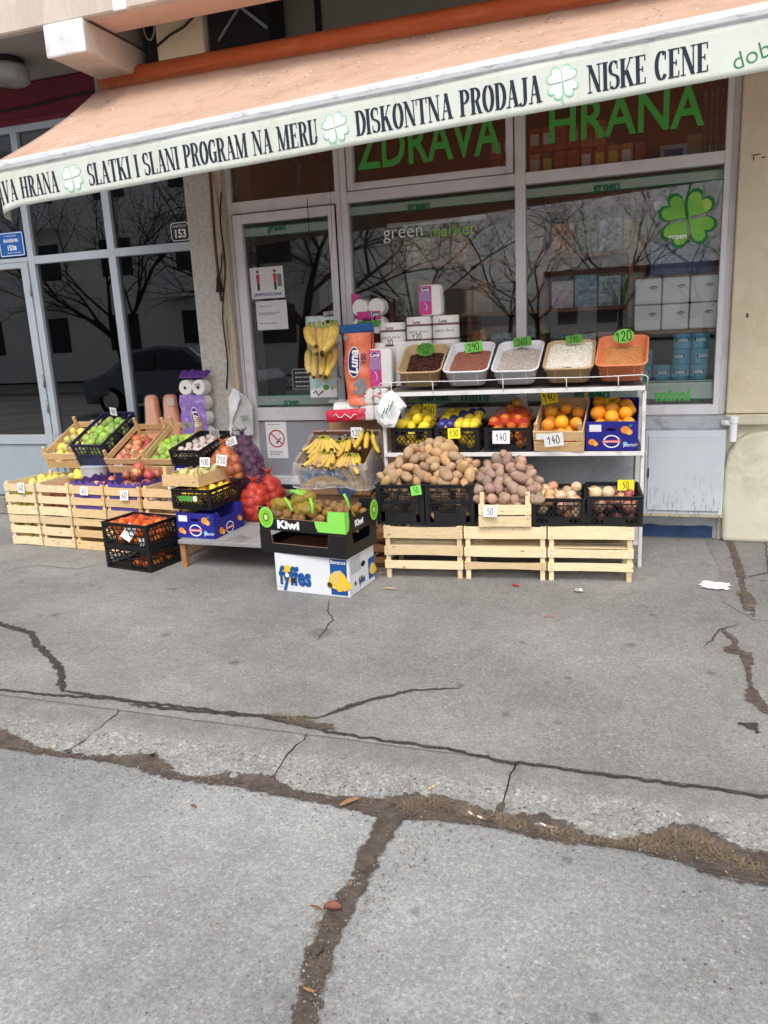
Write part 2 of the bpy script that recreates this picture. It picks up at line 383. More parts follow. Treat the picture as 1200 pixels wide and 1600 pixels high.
simple('paper', (216, 216, 218), .8, .2, var=.04)
simple('card_white', (240, 240, 240), .7, .2, var=.03)
simple('card_grey', (188, 182, 176), .8, .2, var=.06)
simple('card_green', (132, 214, 96), .7, .2, var=.05)
simple('card_dark_green', (92, 158, 62), .7, .2, var=.06)
simple('card_yellow', (246, 226, 52), .7, .2, var=.04)
simple('ink', (30, 30, 40), .6, .2, var=.05)
simple('ink_blue', (44, 70, 140), .6, .2, var=.05)
simple('ink_grey', (120, 120, 124), .7, .2, var=.05)
def woodm(name, c, c2, dark, var=.14):
    """sawn poplar: every board its own tone, fine grain, a few knots, grey handling marks"""
    t = NT(name); isl = t.new('ShaderNodeNewGeometry').outputs['Random Per Island']; ob = t.rand()
    ad = t.new('ShaderNodeMath', operation='MULTIPLY_ADD'); t.link(ob, ad.inputs[0]); ad.inputs[1].default_value = 17.3; t.link(isl, ad.inputs[2])
    cb = t.new('ShaderNodeCombineXYZ'); sc = t.new('ShaderNodeMath', operation='MULTIPLY'); t.link(ad.outputs[0], sc.inputs[0]); sc.inputs[1].default_value = 41
    for k in range(3): t.link(sc.outputs[0], cb.inputs[k])
    mp = t.new('ShaderNodeMapping'); mp.inputs['Scale'].default_value = (4, 30, 34); t.link(t.co, mp.inputs['Vector']); t.link(cb.outputs[0], mp.inputs['Location']); v = mp.outputs[0]
    g = t.ramp(t.noise(3, 7, .65, v, .4), [(.3, rgb(*c2)), (.6, rgb(*c))])
    wn = t.new('ShaderNodeTexWhiteNoise', noise_dimensions='1D'); t.link(ad.outputs[0], wn.inputs['W'])
    g = t.mix(1, g, t.ramp(wn.outputs['Value'], [(0, (1-var*1.6, 1-var*1.9, 1-var*2.3)), (.5, (1, 1, 1)), (1, (1.06, 1.05, 1.02))]), 'MULTIPLY')
    m2 = t.new('ShaderNodeMapping'); m2.inputs['Scale'].default_value = (9, 20, 20); t.link(t.co, m2.inputs['Vector']); t.link(cb.outputs[0], m2.inputs['Location'])
    d = t.voro(1, 'Distance', m2.outputs[0]); g = t.mix(t.ramp(d, [(.06, (.85,)*3), (.13, (0, 0, 0))]), g, rgb(*dark))
    g = t.mix(t.ramp(t.noise(11, 6, .7), [(.55, (0, 0, 0)), (.75, (.35,)*3)]), g, (.30, .26, .21, 1))
    t.bump(t.noise(4, 6, .7, v), .35, .003); t.done(g, .8, .15)
woodm('wood', (236, 204, 156), (220, 182, 130), (120, 80, 50)); woodm('wood_pale', (242, 222, 184), (228, 202, 158), (130, 92, 60)); woodm('wood_brown', (178, 134, 94), (150, 108, 74), (84, 56, 38))
simple('wood_dark', (110, 70, 48), .7, .25, var=.25, scale=5, stretch=(2, 20, 20))
simple('black_plastic', (24, 25, 28), .45, .4, var=.25, scale=14, bump=.1)
simple('navy_plastic', (38, 40, 78), .45, .4, var=.2, scale=14, bump=.1)
simple('grey_metal', (150, 150, 148), .55, .4, var=.16, scale=6, c2=(124, 120, 112))
simple('white_metal', (222, 222, 220), .45, .45, var=.06, scale=8, c2=(196, 192, 184))
simple('shelf_top', (112, 104, 100), .7, .25, var=.2, scale=10)
simple('chrome', (205, 205, 205), .25, .5, .85, var=.05)
simple('frame_white', (222, 220, 224), .42, .4, var=.05, scale=4, c2=(206, 203, 206))
simple('frame_silver', (182, 190, 198), .4, .45, .25, var=.07, scale=4)
simple('panel_blue_grey', (158, 170, 180), .5, .35, var=.06, scale=3, c2=(150, 160, 168))
simple('door_panel', (158, 160, 168), .5, .35, var=.05, scale=3)
simple('gasket', (40, 40, 44), .7, .2)
simple('concrete_rough', (200, 195, 188), .95, .15, var=.16, scale=40, bump=1, bscale=45, c2=(178, 171, 162))
simple('concrete_step', (150, 145, 138), .9, .2, var=.2, scale=8, bump=.5, bscale=90, c2=(120, 112, 104))
simple('parapet', (206, 192, 180), .95, .15, var=.13, scale=5, bump=.9, bscale=60, c2=(222, 208, 198), stretch=(1, 1, .4))
simple('stub_white', (236, 238, 242), .9, .15, var=.05, scale=6, bump=.6, bscale=60, c2=(206, 198, 190))
simple('soffit_peach', (222, 186, 166), .9, .15, var=.07, scale=4, bump=.5, bscale=80, c2=(206, 166, 146))
simple('soffit_grey', (150, 146, 142), .95, .15, var=.1, scale=2, bump=.5, bscale=60)
simple('maroon', (112, 44, 56), .75, .25, var=.12, scale=4)
simple('plaster_cream', (220, 209, 182), .93, .15, var=.08, scale=2.4, bump=.9, bscale=45, c2=(208, 196, 166))
simple('plaster_base', (216, 212, 192), .9, .15, var=.08, scale=3, bump=.5, bscale=30, c2=(196, 189, 164))
simple('paint_grey', (190, 196, 202), .75, .25, var=.1, scale=5, bump=.35, bscale=40, c2=(166, 170, 174))
simple('paint_blue', (62, 88, 128), .7, .25, var=.15, scale=9, bump=.3)
simple('sill_grey', (168, 174, 180), .8, .25, var=.12, scale=8, bump=.4, c2=(140, 142, 144))
simple('foam_beige', (198, 180, 154), .95, .1, var=.2, scale=6, stretch=(14, 14, .8), c2=(120, 92, 72))
simple('stain_brown', (112, 82, 62), .95, .1, var=.3, scale=8, stretch=(10, 10, 1))
simple('cable', (40, 38, 38), .6, .3)
simple('green_letter', (82, 176, 78), .5, .35, var=.05)
simple('green_edge', (20, 104, 72), .5, .35, var=.05)
simple('clover_green', (122, 190, 74), .5, .35, var=.2, scale=4, c2=(176, 206, 88))
simple('clover_pale', (240, 250, 238), .7, .2, var=.06, scale=8)
simple('clover_line', (142, 208, 172), .7, .2, var=.05)
simple('clover_dark', (36, 122, 64), .6, .3)
simple('letter_dark', (44, 52, 66), .8, .2, var=.12, scale=30)
simple('sign_blue', (36, 92, 168), .4, .4, var=.05)
simple('sign_dark', (42, 46, 54), .5, .4, var=.05)
simple('no_smoking_red', (206, 62, 78), .6, .3, var=.03)
simple('interior_dark', (150, 138, 128), .9, .1, var=.15, scale=2)
simple('interior_red', (150, 56, 44), .85, .15, var=.2, scale=2, c2=(110, 42, 36))
simple('recess_grey', (150, 148, 138), .9, .1, var=.12, scale=3)
simple('interior_grey', (128, 142, 150), .9, .1, var=.15, scale=2)
def cabinet():
    t = NT('cabinet_paint')
    base = t.ramp(t.noise(3, 5), [(.3, (.52, .57, .62)), (.7, (.60, .645, .69))])
    v = t.map((20, 4, 3.2), (0, rad(24), 0)); n = t.noise(3.4, 6, .75, v)
    low = t.new('ShaderNodeSeparateXYZ'); t.link(t.co, low.inputs[0])
    k = t.ramp(low.outputs['Z'], [(.02, (1, 1, 1)), (.36, (.0,)*3)])
    s = t.mix(1, t.ramp(n, [(.53, (0, 0, 0)), (.63, (.8,)*3)]), k, 'MULTIPLY')
    t.done(t.mix(s, base, (.2, .2, .2, 1)), .5, .35)
cabinet()
def awning():
    t = NT('awning_cloth')
    base = t.ramp(t.noise(1.6, 5, .6), [(.3, (.64, .43, .32)), (.7, (.72, .52, .40))])
    base = t.mix(t.ramp(t.noise(2.6, 7, .72, t.map((1, 1, 1)), 1.4), [(.50, (0, 0, 0)), (.70, (.62,)*3)]), base, (.40, .27, .19, 1))
    d = t.voro(26, 'Distance', t.map((1, .55, 1))); c = t.new('ShaderNodeSeparateColor'); t.link(t.voro(26, 'Color', t.map((1, .55, 1))), c.inputs[0])
    area = t.ramp(t.noise(1.3, 3, .5), [(.38, (0, 0, 0)), (.54, (1, 1, 1))])
    k = t.mix(1, t.ramp(c.outputs[0], [(.70, (0, 0, 0)), (.74, (1, 1, 1))]), t.ramp(d, [(.16, (1, 1, 1)), (.3, (0, 0, 0))]), 'MULTIPLY')
    k = t.mix(1, k, area, 'MULTIPLY'); k = t.mix(1, k, (.95, .95, .95, 1), 'MULTIPLY')
    kd = t.mix(1, t.ramp(c.outputs[1], [(.84, (0, 0, 0)), (.88, (1, 1, 1))]), t.ramp(d, [(.12, (1, 1, 1)), (.3, (0, 0, 0))]), 'MULTIPLY'); base = t.mix(t.mix(1, kd, area, 'MULTIPLY'), base, (.16, .10, .07, 1))
    t.bump(t.noise(300, 2), .1, .001)
    t.done(t.mix(k, base, (.82, .78, .72, 1)), .85, .15)
    tl = t.new('ShaderNodeBsdfTranslucent'); tl.inputs[0].default_value = (.8, .42, .22, 1); ms = t.new('ShaderNodeMixShader'); ms.inputs[0].default_value = .22     # daylight soaks through the cloth
    t.link(t.p.outputs[0], ms.inputs[1]); t.link(tl.outputs[0], ms.inputs[2]); t.link(ms.outputs[0], t.out.inputs['Surface'])
awning()
simple('awning_roll', (196, 98, 56), .6, .3, var=.12, scale=3, stretch=(1, 6, 6), c2=(206, 116, 72))
simple('valance_cloth', (214, 218, 209), .85, .15, var=.05, scale=2, bump=.15, bscale=200, c2=(206, 206, 194), stretch=(3, 3, 1))
def barm():
    t = NT('awning_bar')
    b = t.ramp(t.noise(7, 7, .72, t.map((1.6, 7, 7))), [(.30, (.34, .34, .33)), (.44, (.66, .68, .70)), (.7, (.78, .80, .83))])
    t.done(b, .5, .4, .2)
barm()
def glass(name, tint, ior, rough=0):
    t = NT(name); n = t.n
    tr = t.new('ShaderNodeBsdfTransparent'); tr.inputs[0].default_value = (*tint, 1)
    gl = t.new('ShaderNodeBsdfGlossy'); gl.inputs['Roughness'].default_value = rough
    fr = t.new('ShaderNodeFresnel'); fr.inputs['IOR'].default_value = ior
    ms = t.new('ShaderNodeMixShader'); t.link(fr.outputs[0], ms.inputs[0]); t.link(tr.outputs[0], ms.inputs[1]); t.link(gl.outputs[0], ms.inputs[2])
    t.link(ms.outputs[0], t.out.inputs['Surface']); n.remove(t.p); MATS[name] = t.m
glass('glass_shop', (.98, .985, .98), 1.75, .01)
glass('glass_tinted', (.60, .70, .76), 2.3, .006)
def film(name, col, alpha, rough=.2, flat=False):
    """thin wrinkled plastic film"""
    t = NT(name); tr = t.new('ShaderNodeBsdfTransparent')
    t.p.inputs['Base Color'].default_value = (*col, 1); t.p.inputs['Roughness'].default_value = rough
    t.bump(t.noise(38, 5, .6, None, 1.2), .9, .012)
    k = t.ramp(t.noise(14, 6, .7, None, 1.5), [(.4, (alpha*.55,)*3), (.66, (min(1, alpha*1.7),)*3)])
    ms = t.new('ShaderNodeMixShader'); t.link(tr.outputs[0], ms.inputs[1]); t.link(t.p.outputs[0], ms.inputs[2])
    if flat: ms.inputs[0].default_value = alpha
    else: t.link(k, ms.inputs[0])
    t.link(ms.outputs[0], t.out.inputs['Surface']); MATS[name] = t.m
film('film_clear', (.9, .9, .93), .22)
film('film_pale', (.8, .8, .84), .12)
film('strip_green', (.52, .64, .58), .42, .3, flat=True)
def net(name, col, alpha, sc=150):
    t = NT(name); tr = t.new('ShaderNodeBsdfTransparent')
    t.p.inputs['Base Color'].default_value = (*col, 1); t.p.inputs['Roughness'].default_value = .5
    w1 = t.voro(sc, 'Distance', None, 'DISTANCE_TO_EDGE'); k = t.ramp(w1, [(.06, (min(1, alpha*2),)*3), (.2, (alpha*.55,)*3)])
    ms = t.new('ShaderNodeMixShader'); t.link(k, ms.inputs[0]); t.link(tr.outputs[0], ms.inputs[1]); t.link(t.p.outputs[0], ms.inputs[2])
    t.link(ms.outputs[0], t.out.inputs['Surface']); MATS[name] = t.m
net('net_red', (.72, .06, .035), .42); net('net_orange', (.75, .20, .07), .30); net('net_purple', (.14, .05, .13), .34); net('net_yellow', (.8, .68, .05), .13)
net('net_clear_red', (.7, .06, .04), .3)
simple('bag_white', (238, 240, 240), .5, .35, var=.05, scale=6, bump=.5, bscale=14)
simple('bag_grey', (206, 204, 202), .55, .3, var=.06, scale=6, bump=.4, bscale=14)

# ================================================================ ground
def structure(o): o['kind'] = 'structure'; return o
ROADZ = -.03
def grid(name, mat, x0, x1, y0, y1, z, nx=1, ny=1):
    return structure(MB().sheet(lambda u, v: (x0+(x1-x0)*u, y0+(y1-y0)*v, z), nx, ny).build(name, mat, fix=False))
grid('ground', 'asphalt_patch', -400, 400, -400, 400, -.12, 4, 4)
grid('road', 'asphalt_road', -60, 60, -9, 2.18, ROADZ, 4, 4)
grid('pavement', 'asphalt_pavement', -60, 60, 2.5, 5.72, 0, 4, 4)
grid('far_pavement', 'asphalt_pavement', -60, 60, -14, -9, .05, 4, 4)
PROF = [(2.505, -.06), (2.5, .001), (2.42, .003), (2.36, -.001), (2.30, -.009), (2.24, -.018), (2.19, -.030), (2.14, -.047), (2.08, -.075)]
def kz(y):
    for (a, za), (b, zb) in zip(PROF[1:], PROF[2:]):
        if b <= y <= a: return za+(zb-za)*(a-y)/(a-b)
    return 0 if y > 2.4 else -.075
def kerb_stone(x0, x1, sk):
    def fn(u, v):
        k = v*(len(PROF)-1); i = min(int(k), len(PROF)-2); q = k-i
        y = PROF[i][0]+(PROF[i+1][0]-PROF[i][0])*q; z = PROF[i][1]+(PROF[i+1][1]-PROF[i][1])*q
        e = min(u, 1-u)*(x1-x0)
        a_, b_ = x0+.003+KW(x0, y), x1-.003+KW(x1, y)
        x = a_+(b_-a_)*u - sk*(2.5-y)
        d = max(0, .03-e)*.45*(1 if y < 2.49 else 0)*(1+noise.noise((x*20, y*20, 6)))
        nz = noise.noise((x*6, y*9, 1))*.006+noise.noise((x*2, y*3, 4))*.006
        if v < .15: nz *= .2
        return (x, y+noise.noise((x*9, 3, 2))*.004, z-d+nz*(1 if y < 2.44 else .3))
    structure(MB().sheet(fn, 90, 40).build('kerb', 'kerb_concrete', smooth=True, fix=False))
KW = lambda s_, y: .012*noise.noise((s_*3.1, y*7, 2))+.006*noise.noise((s_*5, y*22, 4))
J = [-9.2, -8.2, -7.2, -6.2, -5.2, -4.2, -3.2, -2.1, -1.235, -.405, .62, 1.65, 2.7, 3.7, 4.7, 5.7]
for a, b in zip(J, J[1:]): kerb_stone(a, b, .05)
structure(MB().box(-60, J[0], 2.1, 2.5, -.1, 0).build('kerb', 'kerb_concrete')); structure(MB().box(J[-1], 60, 2.1, 2.5, -.1, 0).build('kerb', 'kerb_concrete'))
structure(MB().box(-60, 60, -9.15, -9, -.1, .06).build('far_kerb', 'kerb_concrete'))
# soil under the joints between stones and behind the back edge
grid('joint_soil', 'crack_soil', -10, 6, 2.2, 2.53, -.03)

def ragged(pts, amp, step, seed):
    out = []
    for a, b in zip(pts, pts[1:]):
        n = max(1, int((b-a).length/step))
        for k in range(n):
            p = a+(b-a)*(k/n); q = p*30
            out.append(Vector((p.x+noise.noise((q.x, q.y, seed))*amp, p.y+noise.noise((q.x, q.y, seed+9))*amp, 0)))
    out.append(pts[-1]); return out
def ground_patch(name, pts, z, mat, amp=.01, step=.02, seed=1, follow=None, kind='structure'):
    P = ragged(pts+[pts[0]], amp, step, seed)[:-1]
    tri = tessellate_polygon([P]); b = bmesh.new()
    vs = [b.verts.new((p.x, p.y, 0)) for p in P]
    for t in tri:
        try: b.faces.new([vs[i] for i in t])
        except ValueError: pass
    rim = {v for v in b.verts}
    for _ in range(4):
        es = [e for e in b.edges if e.calc_length() > .028]
        if es: bmesh.ops.subdivide_edges(b, edges=es, cuts=1); bmesh.ops.triangulate(b, faces=b.faces)
    for v in b.verts:
        v.co.z = (follow(v.co.x, v.co.y) if follow else z)+noise.noise((v.co.x*25, v.co.y*25, seed))*.002
    for f in b.faces:
        f.normal_update()
        if f.normal.z < 0: f.normal_flip()
    N = len(P); E_ = []
    for v in b.verts:
        q = Vector((v.co.x, v.co.y, 0)); E_.append(min(1, min((q-p).length for p in P)/.035))
    me = bpy.data.meshes.new(name); b.to_mesh(me); b.free(); me.materials.append(M({'soil': 'soil_patch', 'crack_soil': 'crack_patch'}.get(mat, mat)))
    at_ = me.attributes.new('edge', 'FLOAT', 'POINT'); at_.data.foreach_set('value', E_)
    me.polygons.foreach_set('use_smooth', [True]*len(me.polygons))
    o = bpy.data.objects.new(name, me); C.objects.link(o); o['kind'] = kind; return o
def gz(x, y):                                  # soil lies in the corner between kerb and road
    return max(kz(y) if y < 2.5 else .001, ROADZ)+.0045
def px(L, z=-.02): return [atZ(x, y, z) for x, y in L]
top = [(0,1140),(30,1150),(60,1165),(100,1172),(150,1178),(200,1178),(240,1178),(262,1192),(290,1208),(320,1210),(345,1205),(390,1208),(425,1212),(432,1216),(470,1232),(510,1240),(560,1243),(600,1243),(650,1240),(690,1245),(740,1258),(800,1270),(850,1272),(890,1285),(920,1300),(970,1308),(1010,1300),(1050,1290),(1090,1292),(1130,1308),(1160,1325),(1200,1330)]
bot = [(1200,1384),(1150,1376),(1100,1362),(1060,1345),(1000,1330),(960,1322),(920,1320),(860,1312),(800,1300),(760,1290),(700,1283),(645,1280),(585,1275),(540,1262),(480,1250),(420,1240),(360,1225),(300,1222),(260,1215),(200,1197),(130,1185),(60,1178),(0,1168)]
T_, B_ = px(top), px(bot)
T_ = [Vector((-5, T_[0].y+.02, 0)), Vector((-3.6, T_[0].y-.03, 0))]+T_+[Vector((1.2, T_[-1].y-.02, 0)), Vector((3.5, T_[-1].y, 0))]
B_ = [Vector((3.5, 2.12, 0)), Vector((1.2, 2.05, 0))]+B_+[Vector((-3.6, B_[-1].y-.02, 0)), Vector((-5, 2.14, 0))]
ground_patch('gutter_soil', T_+B_, 0, 'soil', .016, .025, 2, gz)
vl = [(588,1268),(572,1310),(550,1340),(548,1375),(520,1400),(498,1440),(488,1470),(468,1500),(468,1540),(460,1570),(452,1600)]
vr = [(505,1600),(508,1555),(522,1520),(525,1490),(548,1450),(570,1400),(590,1360),(605,1330),(625,1300),(645,1272)]
L_, R_ = px(vl, ROADZ), px(vr, ROADZ)
ext = [Vector((-.73, 1.1, 0)), Vector((-.71, .6, 0)), Vector((-.60, -.4, 0)), Vector((-.55, -.4, 0)), Vector((-.67, .6, 0)), Vector((-.66, 1.1, 0))]
ground_patch('joint_soil', L_+ext+R_, ROADZ+.0085, 'soil', .011, .02, 5)
def crack(pts, w, z=0.004, mat='crack_soil', seed=1, name='crack'):
    P = [atZ(x, y, 0) for x, y in pts]; Q = ragged(P, .014, .018, seed); n = len(Q)
    l, r, ctr = [], [], []
    for i, p in enumerate(Q):
        d = (Q[min(i+1, n-1)]-Q[max(i-1, 0)]).normalized(); nr = Vector((-d.y, d.x, 0))
        k = w[int(i*(len(w)-1)/max(1, n-1))] if hasattr(w, '__len__') else w
        k *= .5+.65*abs(noise.noise((p.x*14, p.y*14, seed)))+.2
        k *= min(1, .25+i*.15, .25+(n-1-i)*.15)
        k *= 1.35; l.append(p+nr*k*.6); r.append(p-nr*k*.6); ctr.append(p+nr*k*.12*noise.noise((p.x*30, p.y*30, 3)))
    m = MB(); m.add([(p.x, p.y, z) for p in l+ctr+r], [(i+n, i+1+n, i+1, i) for i in range(n-1)]+[(i+2*n, i+1+2*n, i+1+n, i+n) for i in range(n-1)])
    o = m.build(name, {'soil': 'soil_patch', 'crack_soil': 'crack_patch'}[mat], fix=False)
    o.data.attributes.new('edge', 'FLOAT', 'POINT').data.foreach_set('value', [.08]*n+[.85]*n+[.08]*n)
    return structure(o)
crack([(-60,950),(0,976),(50,990),(55,1005),(80,1030),(95,1045),(98,1082)], .035, seed=3)
crack([(98,1080),(200,1096),(240,1106),(340,1115),(430,1122),(500,1122)], .022, seed=4, z=.0045)
crack([(500,1122),(545,1105),(575,1095),(600,1090),(640,1080),(720,1076)], [.03, .02, .012, .006], seed=5)
crack([(-80,1070),(0,1079),(95,1088),(200,1095),(300,1108),(400,1119),(520,1146),(600,1158),(700,1172),(790,1192),(950,1212),(1200,1246),(1350,1268)], .016, seed=6, z=.0052)
crack([(515,936),(512,955),(520,970),(508,985),(495,1002)], .006, seed=7)
crack([(1135,836),(1147,865),(1155,890),(1160,920),(1165,950)], [.05, .05, .03, .06], seed=8, mat='soil')
crack([(1100,1012),(1125,985),(1155,975)], .008, seed=9)
crack([(1125,982),(1150,1003),(1140,1018),(1165,1022),(1172,1060),(1176,1092),(1205,1120)], [.03, .05, .02, .05, .02], seed=10, mat='soil')
crack([(1195,838),(1198,870),(1202,900)], .008, seed=11); crack([(1160,905),(1180,900),(1210,892)], .012, seed=12)
crack([(0,892),(60,884),(120,890),(165,880)], .005, seed=13)
ground_patch('crack_soil_patch', px([(1150,925),(1172,922),(1184,940),(1182,968),(1160,958)], 0), .0035, 'soil', .01, .02, 8)
ground_patch('crack_soil_patch', px([(1150,1130),(1185,1127),(1192,1140),(1200,1180),(1190,1165),(1182,1148)], 0), .0035, 'crack_soil', .01, .02, 9)
ground_patch('crack_soil_patch', px([(400,1122),(460,1124),(520,1132),(525,1142),(500,1144),(440,1132)], 0), .006, 'soil', .012, .02, 10)
ground_patch('crack_soil_patch', px([(185,1098),(235,1106),(238,1112),(200,1104)], 0), .006, 'soil', .008, .02, 11)
ground_patch('pavement_patch', [Vector((.40, 5.70, 0)), Vector((.45, 5.0, 0)), Vector((.42, 4.35, 0)), Vector((.55, 4.1, 0)), Vector((3, 4.0, 0)), Vector((3, 5.70, 0))], .0028, 'asphalt_patch', .02, .05, 12)

# dry grass and straw in the gutter (nobody could count it)
def grass(name, spots, n, h, mat):
    m = MB()
    for cx, cy, rx, ry, w in spots:
        for k in range(int(n*w)):
            a = R.uniform(0, 6.28); q = math.sqrt(R.random()); x = cx+rx*q*math.cos(a); y = cy+ry*q*math.sin(a)
            z = gz(x, y)-.002 if y < 2.5 else .003
            th = R.uniform(0, 6.28); l = h*R.uniform(.5, 1.5); up_ = R.uniform(.05, .7)*(1-q*.6)
            p = Vector((x, y, z)); d = Vector((math.cos(th), math.sin(th), up_)).normalized()*l; sd = Vector((-d.y, d.x, 0)).normalized()*.0011
            mid = p+d*.55+Vector((0, 0, l*.12)); e = p+d
            m.add([p-sd, p+sd, mid+sd*.7, mid-sd*.7, e], [(0, 1, 2, 3), (3, 2, 4)])
    o = m.build(name, mat, fix=False); o['kind'] = 'stuff'; return o
def sp(x, y, rx, ry, w): p = atZ(x, y, -.02); return (p.x, p.y, rx, ry, w)
grass('dry_grass', [sp(1070,1318,.10,.05,2.4), sp(1010,1318,.07,.035,1), sp(1120,1330,.06,.03,.8), sp(680,1256,.07,.03,1.3), sp(640,1258,.05,.03,.8), sp(800,1284,.07,.025,1), sp(880,1303,.07,.02,.8), sp(950,1315,.06,.015,.5), sp(735,1272,.05,.02,.6), sp(470,1135,.06,.014,.6), sp(440,1128,.05,.012,.4), sp(1170,1352,.07,.025,.7), sp(560,1255,.05,.02,.3), sp(330,1215,.06,.015,.25), sp(250,1195,.05,.01,.2), sp(60,1170,.1,.012,.3), sp(510,1440,.03,.06,.25), sp(490,1520,.03,.07,.3), sp(1160,935,.03,.04,.5), sp(1140,850,.02,.06,.3)], 150, .035, 'straw')
simple('joint_grit', (120, 110, 102), .9, .1, var=.3, scale=40)
# pebbles and crumbs on the soil
m = MB()
for k in range(1500):
    if k < 900: x = R.uniform(-3.2, .9); y = R.gauss(2.15, .055)
    else:
        v = R.random(); y = 2.1-v*1.1; x = -.62-.16*v+R.gauss(0, .055) - .03*math.sin(v*5)
    z = (gz(x, y) if k < 900 else ROADZ+.008); s = R.uniform(.0012, .0042)
    c = Vector((x, y, z+s*.3)); vs = [c+Vector((R.uniform(.6, 1.3)*s*a, R.uniform(.6, 1.3)*s*b, s*cc)) for a, b, cc in ((1, 0, 0), (-1, 0, 0), (0, 1, 0), (0, -1, 0), (0, 0, 1), (0, 0, -1))]
    m.k = 0 if R.random() < .5 else 1
    m.add(vs, [(0, 2, 4), (2, 1, 4), (1, 3, 4), (3, 0, 4), (2, 0, 5), (1, 2, 5), (3, 1, 5), (0, 3, 5)])
o = m.build('grit', ['joint_grit', 'kerb_concrete']); o['kind'] = 'stuff'

# litter
def leaf(name, x, y, z, L, W, yaw, mat, label, curl=.3):
    p = atZ(x, y, z); mm = MB()
    def fn(u, v):
        w = W*math.sin(math.pi*min(1, u*.93+.05))**.8*(v-.5); return ((u-.5)*L, w, .002+abs(v-.5)*W*curl+math.sin(u*3.1)*L*.08)
    mm.sheet(fn, 8, 4)
    o = mm.build(name, mat, None, (p.x, p.y, z+.003), (0, 0, rad(yaw)), True, solid=.0006); tag(o, label, name.replace('_', ' '))
leaf('dead_leaf', 547, 1256, -.022, .075, .024, 48, 'dead_leaf', 'tan dead leaf at the gutter just left of the soil joint')
leaf('dead_leaf', 520, 1424, ROADZ+.01, .05, .03, 10, 'leaf_red', 'crumpled red-brown leaf lying in the soil joint of the road', .9)
leaf('dead_leaf', 495, 1422, ROADZ+.01, .05, .008, -12, 'leaf_red', 'thin rusty leaf stalk beside the crumpled leaf', .5)
leaf('dead_leaf', 497, 1490, ROADZ+.01, .05, .02, 80, 'crack_soil', 'grey withered leaf lower down in the road joint', .4)
leaf('dead_leaf', 303, 1262, ROADZ, .03, .012, -20, 'leaf_red', 'small red-brown leaf alone on the grey road')
leaf('dead_leaf', 548, 1383, ROADZ+.01, .022, .01, 110, 'dead_leaf', 'tiny orange leaf scrap in the road joint')
leaf('wood_chip', 608, 922, 0, .09, .014, 8, 'wood', 'pale splinter of crate wood on the pavement by the banana box')
leaf('wood_chip', 595, 827+70, 0, .03, .01, 20, 'wood', 'little curl of wood under the first empty crate')
leaf('plastic_scrap', 858, 965, 0, .06, .008, 3, 'no_smoking_red', 'thin red plastic strip alone on the pavement')
leaf('plastic_scrap', 806, 917, 0, .045, .02, -12, 'no_smoking_red', 'crumpled red wrapper scrap below the middle empty crate', .8)
leaf('paper_scrap', 237, 1179, -.005, .04, .03, 30, 'kerb_concrete', 'grey star-shaped withered leaf on the kerb edge')
pp = atZ(1117, 917, 0); m = MB()
m.sheet(lambda u, v: ((u-.5)*.15+noise.noise((v*4, 1, 0))*.02, (v-.5)*.12+noise.noise((u*4, 5, 0))*.02, .006+.014*abs(noise.noise((u*3.3, v*3.3, 2)))), 12, 10)
tag(m.build('paper_scrap', 'paper', None, (pp.x, pp.y, .002), (0, 0, rad(-8)), False, solid=.0006), 'crumpled white paper on the pavement near the cream wall', 'paper')
pp = atZ(905, 925, 0); m = MB(); m.sheet(lambda u, v: ((u-.5)*.05, (v-.5)*.04, .006+.02*abs(noise.noise((u*4, v*4, 7)))), 8, 8)
tag(m.build('foil_scrap', 'chrome', None, (pp.x, pp.y, .002), solid=.0006), 'small crumpled foil scrap on the pavement by the right crate', 'foil')
for x, y, yaw, L, mt in ((737,1273,-38,.032,'paper'),(752,1279,-20,.03,'paper'),(851,1291,-28,.034,'paper'),(674,1237,60,.028,'wood'),(483,1548,-8,.03,'dead_leaf')):
    p = atZ(x, y, -.02); m = MB(); m.tube([(-L/2, 0, 0), (L*.15, 0, 0)], .0038, 8); m.k = 1; m.tube([(L*.15, 0, 0), (L/2, 0, 0)], .0037, 8)
    z = max(gz(p.x, p.y), ROADZ+.009)
    w = {737: 'upper one of the white cigarette butts pair in the gutter', 752: 'lower one of the white cigarette butts pair in the gutter', 851: 'white cigarette butt lying alone in the gutter straw', 674: 'tan cigarette butt resting against the kerb face', 483: 'tan cigarette butt in the road joint near the picture bottom'}[x]
    o = m.build('cigarette_butt', [mt, 'dead_leaf' if mt == 'paper' else mt], None, (p.x, p.y, z+.004), (0, 0, rad(yaw)), True); tag(o, w, 'cigarette butt', 'cigarette butts in the gutter')
ORD = ['first', 'second', 'third', 'fourth', 'fifth', 'sixth', 'seventh', 'eighth', 'ninth', 'tenth', 'eleventh', 'twelfth']
FY = 5.7                                        # plane of the shop fronts
def part(m, name, mat, parent, **k): return m.build(name, mat, parent, **k)
# ================================================================ the building
bld = thing('shop_building', 'ground floor of the apartment block above and around the two shop fronts', 'building')
m = MB()                                        # wall to the right of the shop, with its thicker base
m.box(.505, 6, 5.62, 6.2, .87, 3.6); part(m, 'wall', 'plaster_cream', bld, bevel=.006)
m = MB(); m.box(.50, 6, 5.575, 6.2, .80, .866); part(m, 'wall_ledge', 'plaster_base', bld, bevel=.008, seg=2)
m = MB(); prof = [(.515, 0), (.505, .30), (.51, .50), (.53, .62), (.575, .70), (.65, .745), (.8, .762), (6, .765), (6, 0)]
m.prism(prof, -6.2, -5.56, RX90); part(m, 'base_wall', 'plaster_base', bld, bevel=.03, seg=3)
m = MB(); m.box(.49, 6, 5.64, 6.2, 0, .80); part(m, 'base_wall', 'plaster_base', bld)
m = MB(); m.box(-2.12, .49, 5.66, 5.9, 0, .78); part(m, 'parapet_wall', 'paint_grey', bld)
m = MB()
